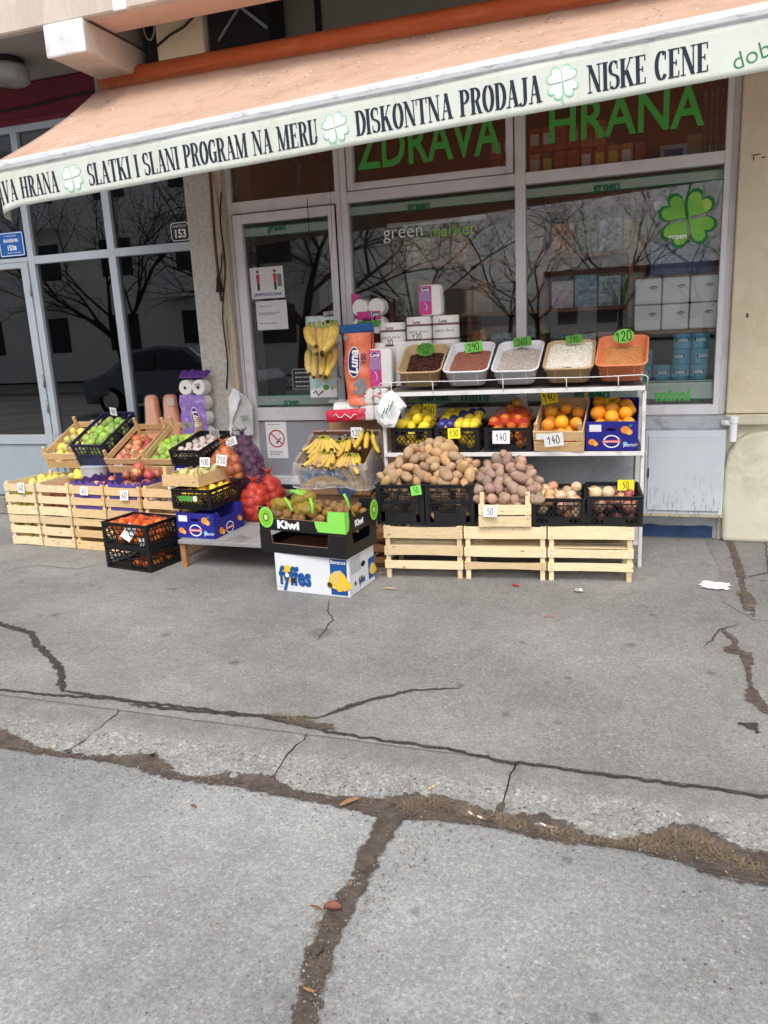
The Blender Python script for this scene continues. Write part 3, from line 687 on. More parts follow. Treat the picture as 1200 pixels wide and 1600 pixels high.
def pb(u, v): x = -.9+1.36*u; return (x, 5.656-.001, v*(.085+.018*noise.noise((x*9, 0, 3)) if v else 0))
m.sheet(pb, 40, 1); part(m, 'paint_band', 'paint_blue', bld, fix=False)
m = MB(); m.box(-2.12, .52, 5.56, 5.72, .775, .86); part(m, 'window_sill', 'sill_grey', bld, bevel=.008, seg=2)
m = MB(); m.box(-3.43, -3.10, 5.60, 6.1, 0, 3.6)
part(m, 'column', 'concrete_rough', bld, bevel=.012, seg=2)
m = MB(); m.box(-3.165, -3.135, 5.588, 5.61, .35, 3.3); m.box(-3.118, -3.096, 5.592, 5.61, .35, 3.3); part(m, 'filler_strip', 'foam_beige', bld, bevel=.006)
m = MB(); m.tube([(-3.19+.006*math.sin(z*5), 5.594, z) for z in [3.3-.1*i for i in range(16)]], .011, 6); part(m, 'rust_stain', 'stain_brown', bld, smooth=True)
m = MB(); m.box(-3.10, -2.05, 5.56, 5.95, 0, .30); m.box(-3.10, -2.05, 5.30, 5.56, 0, .14); part(m, 'door_step', 'concrete_step', bld, bevel=.012, seg=2)
m = MB(); m.box(-12, -3.43, 5.62, 5.95, 0, .165); part(m, 'shop_plinth', 'concrete_step', bld, bevel=.01)
# soffit, beams and slab above
m = MB(); m.box(-14, -3.87, 4.87, 6.2, 3.61, 3.75); part(m, 'balcony_slab', 'soffit_grey', bld)
m = MB(); m.box(-14, 8, 4.80, 4.868, 3.60, 4.9); part(m, 'parapet', 'parapet', bld, bevel=.01)
m = MB(); m.box(-3.32, -3.22, 4.793, 4.81, 3.60, 4.9); part(m, 'paint_stripe', 'stub_white', bld)
m = MB(); m.box(-3.87, -3.555, 4.775, 4.80, 3.395, 3.598); part(m, 'beam_end', 'stub_white', bld, bevel=.012, seg=2)
m = MB(); m.box(-3.865, -3.56, 4.803, 6.2, 3.40, 3.597); part(m, 'beam', 'parapet', bld, bevel=.01)
m = MB(); m.box(-3.872, -3.553, 4.872, 6.2, 3.612, 4.2); part(m, 'beam_core', 'soffit_grey', bld)
m = MB(); m.box(-3.552, 8, 4.868, 5.12, 3.605, 3.9); part(m, 'edge_beam', 'soffit_peach', bld)
m = MB(); m.box(-3.555, 8, 5.12, 6.2, 4.05, 4.15); part(m, 'ceiling_slab', 'soffit_grey', bld)
m = MB(); m.box(-3.555, 8, 5.74, 6.2, 3.15, 4.05); part(m, 'upper_wall', 'recess_grey', bld)
m = MB(); m.box(-2.30, -2.26, 5.715, 5.745, 3.15, 4.05); part(m, 'panel_strip', 'gasket', bld)
m = MB(); m.box(-1.0, -.96, 5.715, 5.745, 3.15, 4.05); part(m, 'panel_strip', 'gasket', bld)
m = MB(); m.box(-14, -3.88, 5.66, 6.2, 3.33, 3.605); part(m, 'fascia', 'maroon', bld, bevel=.01)
m = MB(); m.box(-14, -3.88, 5.64, 5.66, 3.30, 3.335); part(m, 'fascia_trim', 'maroon', bld)
m = MB(); m.tube([(-8+.3*i, 5.645, 3.47+.02*math.sin(i*1.1)-.012*i*.3) for i in range(15)], .008, 6); part(m, 'wire', 'cable', bld, smooth=True)
m = MB(); m.box(-14, 8, 5.2, 6.2, 4.9, 5.0); part(m, 'upper_slab', 'soffit_grey', bld)
m = MB(); m.box(-14, 8, 5.4, 5.6, 5.0, 9); part(m, 'upper_wall', 'parapet', bld)
for cx_, cz_, w_, h_ in ((.60, 2.46, .028, .004), (.585, 2.44, .004, .016), (.64, 2.44, .012, .005), (.675, 2.45, .005, .014), (.60, 1.50, .009, .012), (.82, 1.72, .012, .005)):
    m = MB(); m.prism([(cx_+w_*math.cos(a)*(1+.6*noise.noise((a, cx_*9, cz_))), cz_+h_*math.sin(a)*(1+.6*noise.noise((a, cz_*9, 3)))) for a in [k*.42 for k in range(15)]], -5.6195, -5.6185, RX90); 
    for i, v in enumerate(m.v): m.v[i] = (v[0], 5.6185 if v[1] < 5.619 else 5.6195, v[2])
    part(m, 'stain', 'stain_brown', bld)
# round ceiling lamp under the slab
lp = atZ(14, 117, 3.5); la = thing('ceiling_lamp', 'grey drum lamp under the slab at the upper left corner', 'lamp', (lp.x, lp.y, 3.61))
m = MB(); m.lathe([(.10, 0), (.12, -.02), (.12, -.05), (.10, -.05)], 20); part(m, 'lamp_base', 'gasket', la, smooth=False)
m = MB(); m.lathe([(.13, -.05), (.145, -.07), (.145, -.15), (.12, -.17), (.01, -.175)], 24); part(m, 'lamp_shade', 'grey_metal', la, smooth=True)
# air conditioner over the awning
ac = thing('air_conditioner', 'cream air conditioner unit in the dark recess above the awning', 'air conditioner', (-3.5, 5.35, 3.44))
m = MB(); m.box(.12, .50, 0, .34, 0, .52); part(m, 'casing', 'plaster_cream', ac, bevel=.01)
m = MB(); m.box(.0, .115, .03, .33, 0, .52); part(m, 'side_panel', 'gasket', ac, bevel=.01)
m = MB(); m.tube([(.06+.048*math.cos(a*.3927), .024, .3+.12*math.sin(a*.3927)) for a in range(17)], .008, 6, False); part(m, 'fan_guard', 'grey_metal', ac, smooth=True)
m = MB(); m.box(.52, .98, .05, .34, .02, .50); part(m, 'condenser_grille', 'gasket', ac, bevel=.01)
m = MB(); m.bar((.52, .03, .5), (.98, .03, .12), .02, .02); m.bar((.98, .035, .48), (.6, .035, .1), .012, .012); part(m, 'brace', 'interior_grey', ac)
m = MB(); m.tube([(.13, -.01, .12), (.25, -.02, .17), (.36, -.02, .2), (.47, -.01, .27), (.52, .0, .3)], .008, 6); part(m, 'hose', 'cable', ac, smooth=True)

# ---------------------------------------------------------------- left shop front
lf = thing('storefront', 'grey framed dark glazed shop front left of the concrete column', 'shop front')
m = MB()
y0, y1 = 5.655, 5.73
for xa, xb in ((-5.054, -4.99), (-4.236, -4.165)): m.box(xa, xb, y0, y1, .748, 3.32)
m.box(-9.4, -9.33, y0, y1, .17, 3.32); m.box(-7.7, -7.63, y0, y1, .17, 3.32); m.box(-6.15, -6.08, y0, y1, .17, 3.32)
for xa, xb in ((-9.33, -7.70), (-7.63, -6.15), (-6.08, -5.054), (-4.99, -4.236), (-4.165, -3.432)):
    m.box(xa, xb, y0+.002, y1-.002, 2.21 if xb > -5 or xa < -6.1 else 2.236, 2.275); m.box(xa, xb, y0+.002, y1-.002, 3.25, 3.32)
    if xb < -5.2 and xa > -6.1: continue
    m.box(xa, xb, y0+.002, y1-.002, .66, .748)
part(m, 'frame', 'frame_silver', lf, bevel=.003)
m = MB(); m.box(-9.33, -6.15, 5.68, 5.72, .17, .66); m.box(-4.99, -3.432, 5.68, 5.72, .17, .66); part(m, 'lower_panel', 'panel_blue_grey', lf)
m = MB(); m.box(-5.054, -4.99, y0, y1, .17, .748); part(m, 'post', 'panel_blue_grey', lf)
dr = MB()                                       # door leaf, slightly proud
dr.box(-6.07, -5.99, 5.645, 5.70, .18, 2.232); dr.box(-5.135, -5.06, 5.645, 5.70, .18, 2.232)
dr.box(-5.99, -5.135, 5.647, 5.698, 2.187, 2.232); dr.box(-5.99, -5.135, 5.647, 5.698, .66, .748)
d_ = part(dr, 'door', 'frame_silver', lf, bevel=.003)
part(MB().box(-5.99, -5.135, 5.665, 5.69, .18, .66), 'door_panel', 'panel_blue_grey', d_)
part(MB().box(-5.99, -5.135, 5.677, 5.683, .748, 2.187), 'pane', 'glass_tinted', d_)
hg = MB()
for z in (.95, 1.17, 1.95): hg = MB(); hg.tube([(-5.062, 5.642, z), (-5.062, 5.642, z+.11)], .009, 8); part(hg, 'hinge', 'grey_metal', d_, smooth=True)
for (xa, xb, za, zb) in ((-9.33, -7.7, .748, 2.21), (-7.63, -6.15, .748, 2.21), (-4.99, -4.236, .748, 2.21), (-4.165, -3.432, .748, 2.21), (-9.33, -7.7, 2.275, 3.25), (-7.63, -6.15, 2.275, 3.25), (-6.08, -5.054, 2.275, 3.25), (-4.99, -4.236, 2.275, 3.25), (-4.165, -3.432, 2.275, 3.25)):
    part(MB().box(xa, xb, 5.69, 5.696, za, zb), 'pane', 'glass_tinted', lf)
# house numbers
sg = thing('street_sign', 'blue enamel street sign reading 153в on the dark glass', 'sign', (-5.325, 5.652, 2.285))
m = MB(); m.prism(rrect(.265, .20, .012), 0, .006, RX90); part(m, 'plate', 'sign_blue', sg)
ring = MB(); ring.prism(rrect(.253, .188, .01, x=.006, y=.006), .0062, .0072, RX90, [rrect(.243, .178, .008, x=.011, y=.011)]); part(ring, 'border', 'card_white', sg)
text('КЊАЖЕВАЧКА', .036, 'card_white', sg, face((.1325, -.0075, .128)), bold=.03, width=.155)
text('153в', .058, 'card_white', sg, face((.1325, -.0075, .07)), bold=.03, sx=.85)
text('НИШ', .012, 'card_white', sg, face((.1325, -.0075, .168)), width=.12); text('ГРАДСКА ОПШТИНА', .011, 'card_white', sg, face((.15, -.0075, .03)), width=.15)
sg = thing('house_number', 'white outlined house number 153 on the glass beside the column', 'sign', (-3.636, 5.684, 2.285))
m = MB(); m.prism(rrect(.172, .145, .03), 0, .003, RX90); part(m, 'plate', 'sign_dark', sg)
m = MB(); m.prism(rrect(.166, .139, .028, x=.003, y=.003), .0032, .0042, RX90, [rrect(.154, .127, .024, x=.009, y=.009)]); part(m, 'border', 'card_white', sg)
text('153', .088, 'card_white', sg, face((.086, -.0045, .055)), bold=.035, sx=.88); text('КЊАЖЕВАЧКА', .026, 'card_white', sg, face((.086, -.0045, .113)), width=.13)

# rooms behind the glass
def room(x0, x1, y0, y1, z1, wall, fl='interior_grey'):
    for nm, b, mt in (('interior_wall', (x0, x1, y1, y1+.1, 0, z1), wall), ('interior_wall', (x0-.1, x0, y0, y1, 0, z1), wall), ('interior_wall', (x1, x1+.1, y0, y1, 0, z1), wall), ('interior_floor', (x0, x1, y0, y1, -.05, .02), fl), ('interior_ceiling', (x0-.1, x1+.1, y0, y1+.1, z1, z1+.1), wall)):
        structure(MB().box(*b).build(nm, mt))
room(-12, -3.5, 5.96, 8.8, 3.3, 'interior_grey')
room(-3.36, .5, 5.96, 8.2, 3.25, 'interior_dark')
structure(MB().box(-3.0, .48, 5.97, 8.1, 3.12, 3.2).build('interior_ceiling', 'interior_red'))
pp = atY(283, 487, 5.8); t_ = thing('notice_sheet', 'blank white sheet hung inside the dark glass left of the column', 'paper', (pp.x, 5.80, pp.z), 2)
m = MB(); m.sheet(lambda u, v: ((u-.5)*.19, .012*math.sin(u*3), (v-.5)*.27), 6, 6); part(m, 'sheet', 'paper', t_)
pp = atY(317, 560, 5.76); m = MB(); m.box(-.035, .035, 0, .012, -.42, .42); tag(m.build('paper_strip', 'strip_green', None, (-3.47, 5.78, 1.25)), 'pale green strip standing inside the glass edge beside the column', 'strip')
m = MB(); m.box(-6.3, -5.17, 6.1, 6.2, 1.12, 1.32); tag(m.build('wooden_board', 'wood_dark', None, bevel=.004), 'brown wooden board behind the left door glass', 'board')
m = MB(); m.box(-7.2, -5.55, 6.2, 6.7, .02, 1.1); m.box(-7.25, -5.5, 6.15, 6.75, 1.1, 1.115); tag(m.build('counter', 'maroon', None, bevel=.01), 'maroon counter inside the left shop behind the door', 'counter')

# ---------------------------------------------------------------- the grocery's door and window
sw = thing('shop_window', 'white framed grocery shop window with door and upper lights', 'shop window')
y0, y1 = 5.655, 5.735; ZT = 2.437; ZU = 2.511; ZH = 3.12
m = MB()
m.box(-3.10, -3.062, y0, y1, .30, ZH); m.box(-2.205, -2.165, y0, y1, .30, ZH); m.box(-2.16, -2.111, y0-.006, y1, .862, ZH)
m.box(-.89, -.82, y0, y1, .93, ZH); m.box(.424, .462, y0, y1, .93, ZH); m.box(.462, .505, y0+.02, y1, .862, ZH)
for xa, xb in ((-3.062, -2.205), (-2.111, -.89), (-.82, .424)):
    m.box(xa, xb, y0+.002, y1-.002, ZT, ZU if xb > -2.2 else 2.525); m.box(xa, xb, y0+.002, y1-.002, ZH-.07, ZH)
m.box(-2.111, .462, y0+.001, y1-.001, .862, .93)
part(m, 'frame', 'frame_white', sw, bevel=.003)
m = MB(); m.box(.505, .53, 5.67, 5.75, .87, ZH); part(m, 'edge_strip', 'stain_brown', sw)
m = MB(); xa, xb, za, zb = -2.10, -.90, ZU+.006, ZH-.08       # opening sash of the middle upper light
for b in ((xa, xa+.048, za, zb), (xb-.048, xb, za, zb)): m.box(b[0], b[1], y0-.012, y1-.02, b[2], b[3])
m.box(xa+.048, xb-.048, y0-.010, y1-.022, za, za+.048); m.box(xa+.048, xb-.048, y0-.010, y1-.022, zb-.048, zb)
sash = part(m, 'sash', 'frame_white', sw, bevel=.004)
part(MB().box(xa+.048, xb-.048, 5.69, 5.695, za+.048, zb-.048), 'pane', 'glass_shop', sash)
for b in ((-3.062, -2.205, 2.525, ZH-.07), (-.82, .424, ZU, ZH-.07), (-2.111, -.89, .93, ZT), (-.82, .424, .93, ZT)):
    part(MB().box(b[0], b[1], 5.695, 5.70, b[2], b[3]), 'pane', 'glass_shop', sw)
# door leaf
m = MB(); xa, xb = -3.056, -2.210; y0d = 5.635
for b in ((xa, xa+.075, .33, 2.430), (xb-.055, xb, .33, 2.430)): m.box(b[0], b[1], y0d, 5.70, b[2], b[3])
for za, zb in ((2.362, 2.430), (.853, .958), (.33, .40)): m.box(xa+.075, xb-.055, y0d+.001, 5.699, za, zb)
door = part(m, 'door', 'frame_white', sw, bevel=.004)
part(MB().box(xa+.075, xb-.055, 5.66, 5.68, .40, .853), 'door_panel', 'door_panel', door)
part(MB().box(xa+.075, xb-.055, 5.672, 5.677, .958, 2.362), 'pane', 'glass_shop', door)
g = MB()
g.box(xa+.075, xb-.055, 5.655, 5.66, .845, .852); g.box(xa-.004, xa-.001, 5.64, 5.66, .33, 2.43); g.box(-2.2085, -2.2055, 5.64, 5.66, .33, 2.43); g.box(xa, xb, 5.64, 5.66, 2.4315, 2.4345)
part(g, 'gasket', 'gasket', door)
part(MB().box(-3.06, -2.2, 5.60, 5.64, .302, .325), 'threshold', 'gasket', door)
h = MB(); h.tube([(-2.238, 5.63, 1.18), (-2.238, 5.59, 1.20), (-2.238, 5.59, 1.42), (-2.238, 5.63, 1.44)], .01, 8); part(h, 'handle', 'chrome', door, smooth=True)
# printed bands and lettering on the glass
def band(x0, x1, z0, z1, y=5.6935, par=sw):
    part(MB().box(x0, x1, y-.0008, y, z0, z1), 'printed_band', 'strip_green', par)
    e = MB(); e.box(x0, x1, y-.0016, y-.001, z0, z0+.006); e.box(x0, x1, y-.0016, y-.001, z1-.006, z1); part(e, 'band_edge', 'green_edge', par)
for x0, x1 in ((-2.109, -.892), (-.818, .422)): band(x0, x1, 2.345, 2.412); band(x0, x1, .962, 1.083)
band(-2.98, -2.266, 2.262, 2.332, 5.67, door); band(-2.98, -2.266, .972, 1.055, 5.67, door)
def glasstext(s, px_, py_, h, mat='green_edge', par=sw, y=5.690, bold=.03, sx=1, w=None):
    p = atY(px_, py_, y); text(s, h*1.35, mat, par, face((p.x, y, p.z)), bold=bold, sx=sx, width=w)
glasstext('green', 948, 291, .055); glasstext('green', 654, 321, .055); glasstext('green', 432, 356, .05, par=door, y=5.668); glasstext('green', 455, 628, .045, par=door, y=5.668)
glasstext('mimi', 1051, 618, .085, 'green_letter'); glasstext('mimi', 742, 619, .08, 'green_edge'); glasstext('green', 925, 615, .08, 'green_edge'); glasstext('market', 678, 621, .06, 'green_edge')
glasstext('market', 706, 360, .085, 'clover_green', bold=0); glasstext('green', 630, 362, .10, 'clover_pale', bold=-.01)
def big(s, x0, x1, zb, h):
    n = len(s); text(s, h*1.37, 'green_letter', sw, face(((x0+x1)/2, 5.6885, zb+h/2)), bold=.016, width=x1-x0)
big('ZDRAVA', -2.03, -.985, 2.635, .275); big('HRANA', -.675, .285, 2.66, .25)
cl = atY(1074, 342, FY)
def clover(par, at, L, mats, stem=True, y0=0, tw=0):
    """four heart leaves and a stem, printed flat; 'at' maps (x, z, layer) to a point"""
    q = 0
    for grow, mt in mats:
        for k in range(4):
            a = rad(45+90*k+tw); mm = MB(); q += 1
            c0 = .02*L
            H_ = heart(c0*math.cos(a)-(grow-1)*.35*L*math.cos(a)*.5, c0*math.sin(a)-(grow-1)*.35*L*math.sin(a)*.5, a, L*(1+(grow-1)*1.1), L*.98*grow)
            tri = tessellate_polygon([[Vector((x, y, 0)) for x, y in H_]])
            mm.add([at(x, y, y0+.0003*q) for x, y in H_], [tuple(t) for t in tri]); part(mm, 'leaf', mt, par, fix=False)
    return q
def on_glass(cx, cz, yy): return lambda x, z, l: (cx+x, yy-l, cz+z)
st = MB(); st.tube([(cl.x+.0, 5.687, cl.z), (cl.x-.015, 5.687, cl.z+.1), (cl.x+.012, 5.687, cl.z+.21)], .007, 6); 
cv = thing('clover_sticker', 'big green four-leaf clover sticker on the right window pane', 'sticker', (0, 0, 0))
part(st, 'stem', 'clover_dark', cv, smooth=True)
clover(cv, on_glass(cl.x, cl.z, 5.688), .165, [(1.16, 'clover_dark'), (1.0, 'clover_green')], tw=8)
text('green', .05, 'clover_pale', cv, face((cl.x-.055, 5.684, cl.z-.105)), bold=.02)

# sheets and stickers on the door
def sheet(name, label, cat, x, z, w, h, mat='paper', y=5.668, lines=(), yaw=0, tilt=0):
    t = thing(name, label, cat, (x, y, z)); t.rotation_euler = (0, rad(tilt), rad(yaw))
    m = MB(); m.box(-w/2, w/2, -.001, 0, -h/2, h/2); part(m, 'sheet', mat, t)
    for ly, lw, lh, lm, lx in lines:
        m = MB(); m.box(lx-lw/2, lx+lw/2, -.0022, -.0012, ly-lh/2, ly+lh/2); part(m, 'print', lm, t)
    return t
# a row of small word-like marks stands for print too small to read
def smallprint(t, rows, w, y=-.0016, mat='ink_grey', h=.006):
    m = MB()
    for z, f in rows:
        x = -w/2
        while x < -w/2+w*f:
            l = R.uniform(.008, .026); m.box(x, min(x+l, w/2), y, y+.0004, z-h/2, z+h/2); x += l+.006
    part(m, 'small_print', mat, t)
t = sheet('door_notice', 'upper door notice showing two standing figures', 'notice', -2.815, 1.92, .285, .235)
for fx, c in ((-.075, 'no_smoking_red'), (.07, 'no_smoking_red')):
    m = MB(); m.lathe([(.008, 0), (.012, .01), (.008, .02)], 10, Matrix.Translation((fx, -.003, .075)) @ Matrix.Scale(.1, 4, (0, 1, 0))); part(m, 'print', 'stain_brown', t)
    m = MB(); m.prism([(fx-.012, .0), (fx+.012, .0), (fx+.016, .065), (fx-.016, .065)], .0015, .002, RX90); part(m, 'print', c, t)
    m = MB(); m.prism([(fx-.01, -.055), (fx+.01, -.055), (fx+.011, 0), (fx-.011, 0)], .0015, .002, RX90); part(m, 'print', 'sign_dark', t)
m = MB(); m.box(.09, .125, -.002, -.0015, -.03, .06); part(m, 'print', 'ink_grey', t)
text('ДРЖИТЕ РАСТОЈАЊЕ', .03, 'ink_blue', t, face((0, -.002, -.088)), width=.235, bold=.02)
t = sheet('door_notice', 'lower door notice with a few typed lines', 'notice', -2.795, 1.675, .265, .22); smallprint(t, [(.07, .5), (.02, .75), (.008, .7), (-.06, .6)], .22)
t = sheet('push_sign', 'small white push sign reading ГУРАЈ on the door glass', 'sign', -2.31, 1.66, .10, .036); text('ГУРАЈ', .03, 'ink', t, face((0, -.002, 0)), bold=.02, width=.085)
t = sheet('door_notice', 'half hidden white notice behind the hanging bananas', 'notice', -2.38, 1.585, .26, .13)
t = sheet('opening_hours', 'black notice with white text and rounded border on the door', 'notice', -2.56, 1.175, .21, .17, 'sign_dark')
m = MB(); m.prism(rrect(.2, .16, .015, x=-.1, y=-.08), .0012, .0022, RX90, [rrect(.192, .152, .012, x=-.096, y=-.076)]); part(m, 'border', 'card_grey', t)
smallprint(t, [(.05, .9), (.015, .8), (-.02, .85), (-.055, .9)], .15, mat='card_grey', h=.011)
t = sheet('no_smoking_sign', 'white sheet with red no smoking ring on the door panel', 'sign', -2.835, .695, .185, .30, 'card_white', 5.658)
m = MB(); m.prism(ell(0, .01, .073, .073, 40), .0014, .002, RX90, [ell(0, .01, .062, .062, 40)]); part(m, 'ring', 'no_smoking_red', t)
m = MB(); a = rad(-42); m.bar((-.064*math.cos(a), -.0027, .01-.064*math.sin(a)), (.064*math.cos(a), -.0027, .01+.064*math.sin(a)), .0006, .011); part(m, 'slash', 'no_smoking_red', t)
m = MB(); m.bar((-.004, -.0018, -.028), (.01, -.0018, -.012), .0006, .014); part(m, 'cigarette', 'ink', t)
m = MB(); m.bar((.01, -.0016, -.012), (.04, -.0016, .016), .0006, .012); m.tube([(.03, -.0017, .03), (.022, -.0017, .042), (.034, -.0017, .05), (.026, -.0017, .062)], .0012, 5); part(m, 'cigarette', 'ink_grey', t)
smallprint(t, [(.125, .8), (-.095, .9), (-.108, .8), (-.121, .5)], .13)

# meter cabinet under the window
cb = thing('meter_cabinet', 'scuffed pale grey metal cabinet under the right end of the window', 'cabinet', (.0, 5.48, .205))
m = MB(); m.box(0, .50, 0, .175, 0, .57); part(m, 'body', 'cabinet_paint', cb, bevel=.006, seg=2)
m = MB(); m.box(.022, .478, -.014, -.001, .03, .545); part(m, 'door', 'cabinet_paint', cb, bevel=.004, seg=2)
m = MB(); m.box(-.012, 0, .01, .1, -.005, .575); m.box(.02, .03, -.02, -.014, .26, .32); part(m, 'hinge', 'gasket', cb)
m = MB(); m.box(-.005, .505, -.005, .17, -.012, 0); part(m, 'bottom_lip', 'foam_beige', cb)
pi = thing('water_pipe', 'short white pipe stub where the sill meets the cream wall', 'pipe', (.545, 5.52, .70))
m = MB(); m.tube([(0, 0, 0), (0, 0, .145)], .022, 14); part(m, 'pipe', 'stub_white', pi, smooth=False)
m = MB(); m.tube([(-.07, .03, .12), (0, 0, .12)], .02, 12); part(m, 'elbow', 'stub_white', pi, smooth=True); m = MB(); m.lathe([(.03, .125), (.03, .16), (.022, .165)], 16); part(m, 'cap', 'stub_white', pi)

# hanging cables on column and door
cab = thing('hanging_cable', 'dark hanging cable with a black plug on the column', 'cable')
m = MB(); pts = [(356-3*math.sin(i*.9)-.0*i+(i*.55), 300+i*22) for i in range(15)]
m.tube([atY(x-10, y, 5.578) for x, y in pts], .006, 6); part(m, 'cord', 'cable', cab, smooth=True)
p = atY(342, 443, 5.575); m = MB(); m.lathe([(.012, .06), (.018, .02), (.028, -.06), (.026, -.065)], 12, Matrix.Translation(p)); part(m, 'plug', 'cable', cab)
m = MB(); m.tube([atY(347, 395, 5.575), atY(346, 415, 5.575), atY(343, 432, 5.575)], .005, 6); part(m, 'cord', 'cable', cab, smooth=True)
m = MB(); m.tube([atY(480, 310, 5.6), atY(482, 345, 5.6), atY(484, 390, 5.6), atY(478, 420, 5.6), atY(472, 445, 5.6)], .0028, 5); tag(m.build('hanging_cable', 'cable', None, smooth=True), 'thin black wire dangling in front of the door', 'cable')

# ================================================================ awning
aw = thing('awning', 'faded orange awning with lettered white valance over the shop', 'awning')
B0 = atY(0, 252, 4.18); B1 = atY(1200, 2.5, 4.18); ax = (B1-B0).normalized(); az = Vector((-ax.z, 0, ax.x))
def bp(s, h, y=4.18): p = B0+ax*s+az*h; return Vector((p.x, y, p.z))     # along the front bar, from the frame's left border
SL, SR = -.12, 5.2
TZ, TY = 3.395, 5.38                            # roller
def cloth(u, v):
    s = SL+(SR-SL)*u; b = bp(s, -.01, 4.20); xt = -3.86+(b.x+3.93)*1.0; t_ = Vector((xt, TY-.066, TZ-.058))
    p = b.lerp(t_, v); p.z -= .035*math.sin(math.pi*v)+.012*noise.noise((s*1.3, v*2, 0))*math.sin(math.pi*v)+.004*noise.noise((s*7+v*3, v*5, 3)); return p
part(MB().sheet(cloth, 90, 16), 'canopy', 'awning_cloth', aw, smooth=True, solid=.003)
m = MB(); m.tube([(-3.87, TY, TZ), (-1.5, TY, TZ+.004), (1.6, TY, TZ)], .078, 24); part(m, 'roller_tube', 'awning_roll', aw, smooth=True)
for xx in (-3.90, 1.62):
    m = MB(); m.box(xx-.02, xx+.02, TY-.06, TY+.06, TZ-.07, TZ+.09); m.box(xx-.012, xx+.012, TY+.0, 5.70, TZ+.02, TZ+.07); part(m, 'bracket', 'grey_metal', aw, bevel=.005)
prof = [(-.012, -.004), (.0, .004), (.012, -.002), (.030, -.012), (.034, -.034), (.030, -.056), (.016, -.066), (-.004, -.066), (-.012, -.04)]
m = MB(); n = len(prof); L = []
for s in (SL, SR):
    for y_, h_ in prof: p = bp(s, h_); L.append((p.x, 4.18+.02-y_-.02+.004, p.z))
m.add(L, [(i, (i+1) % n, n+(i+1) % n, n+i) for i in range(n)]+[tuple(range(n)), tuple(range(2*n-1, n-1, -1))]); part(m, 'front_bar', 'awning_bar', aw, bevel=.003, seg=2)
# valance: its left end curls back
VS = .0
def vpath(s):
    """arc length -> (position along bar, y offset)"""
    if s >= VS: return s, .006*noise.noise((s*1.7, 0, 5))
    r = .08; a = min((VS-s)/r, 1.9); return VS-r*math.sin(a), r*(1-math.cos(a))+.006*noise.noise((VS*1.7, 0, 5))
def vpt(s, h, off=0):
    q, dy = vpath(s); sag = .055*max(0, (.12-s)/.30)**1.5 if s < .12 else 0
    hh = h*(1+sag/.2); wob = .010*noise.noise((s*2.3, 1, 8))*(-h/.215)
    b = bp(q, hh-.062); return Vector((b.x, 4.168+dy+wob-off, b.z+.004*noise.noise((s*1.3, 7, 7))*(-h/.2)))
SV = -.20
part(MB().sheet(lambda u, v: vpt(SV+(SR-SV)*(u**1.3 if False else u), -.218*(1-v)), 260, 8), 'valance', 'valance_cloth', aw, smooth=True, solid=.002)
def sx_of(px_): 
    # position along the bar that falls on a column of the photograph, at letter height
    for k in range(5200):
        s = -.2+k*.001; 
        p = bp(s, -.17); v = p-Vector((0, 0, EYE)); X = 600+F*v.dot(rt)/v.dot(fw)
        if X >= px_: return s
    return 5
def vword(wd, s0, s1, hb=-.176, hc=.122):
    G = [roman(c) for c in wd]; tot = sum(g[1] for g in G); k = (s1-s0)/tot; x = s0; mm = MB(); q = 0
    for polys, adv in G:
        for P in polys:
            q += 1
            P2 = []
            for a, b in zip(P, P[1:]+P[:1]):
                P2.append(a)
            mm.add([vpt(x+p[0]*k, hb+p[1]*hc, .0022+.00004*(q % 40)) for p in P2], [tuple(range(len(P2)))])
        x += adv*k
    part(mm, 'lettering', 'letter_dark', aw, fix=False)
def vclover(px_, hc=-.115, L=.072):
    s0 = sx_of(px_)
    m = MB()
    for a, b in zip([(0, 0), (.004, -.03), (-.004, -.075)], [(.004, -.03), (-.004, -.075), (.006, -.1)]): m.add([vpt(s0+a[0]-.004, hc+a[1], .003), vpt(s0+a[0]+.004, hc+a[1], .003), vpt(s0+b[0]+.004, hc+b[1], .003), vpt(s0+b[0]-.004, hc+b[1], .003)], [(0, 1, 2, 3)])
    part(m, 'clover_stem', 'clover_line', aw, fix=False)
    clover(aw, lambda x, z, l: vpt(s0+x, hc+z, .0024+l), L, [(1.13, 'clover_line'), (1.0, 'clover_pale')], tw=6)
e93 = sx_of(93); kk = (sx_of(93)-sx_of(34))/2.8
vword('ZDRAVA HRANA', e93-kk*sum(roman(c)[1] for c in 'ZDRAVA HRANA'), e93)
vclover(115); vword('SLATKI I SLANI PROGRAM NA MERU', sx_of(139), sx_of(498)); vclover(525)
vword('DISKONTNA PRODAJA', sx_of(556), sx_of(847)); vclover(879, -.105); vword('NISKE CENE', sx_of(918), sx_of(1108))
def vtext(s, s0, h0, size, mat, ang, bold=0):
    o = text(s, size, mat, None, Matrix.Rotation(rad(ang), 4, 'Z'), bold=bold, align='LEFT', ex=0)
    for v in o.data.vertices: v.co = vpt(s0+v.co.x, h0+v.co.y, .003)
    o.parent = aw
vtext('dobra hrana', sx_of(1143), -.165, .105, 'clover_dark', 14, -.012)
for xx in (-3.2, .9):                           # folding arms under the cloth
    m = MB(); m.tube([(xx, 5.45, 3.25), (xx+.3, 4.75, 2.95), (xx, 4.25, bp(xx-B0.x, 0).z-.05)], .02, 8); part(m, 'folding_arm', 'frame_white', aw, smooth=False)
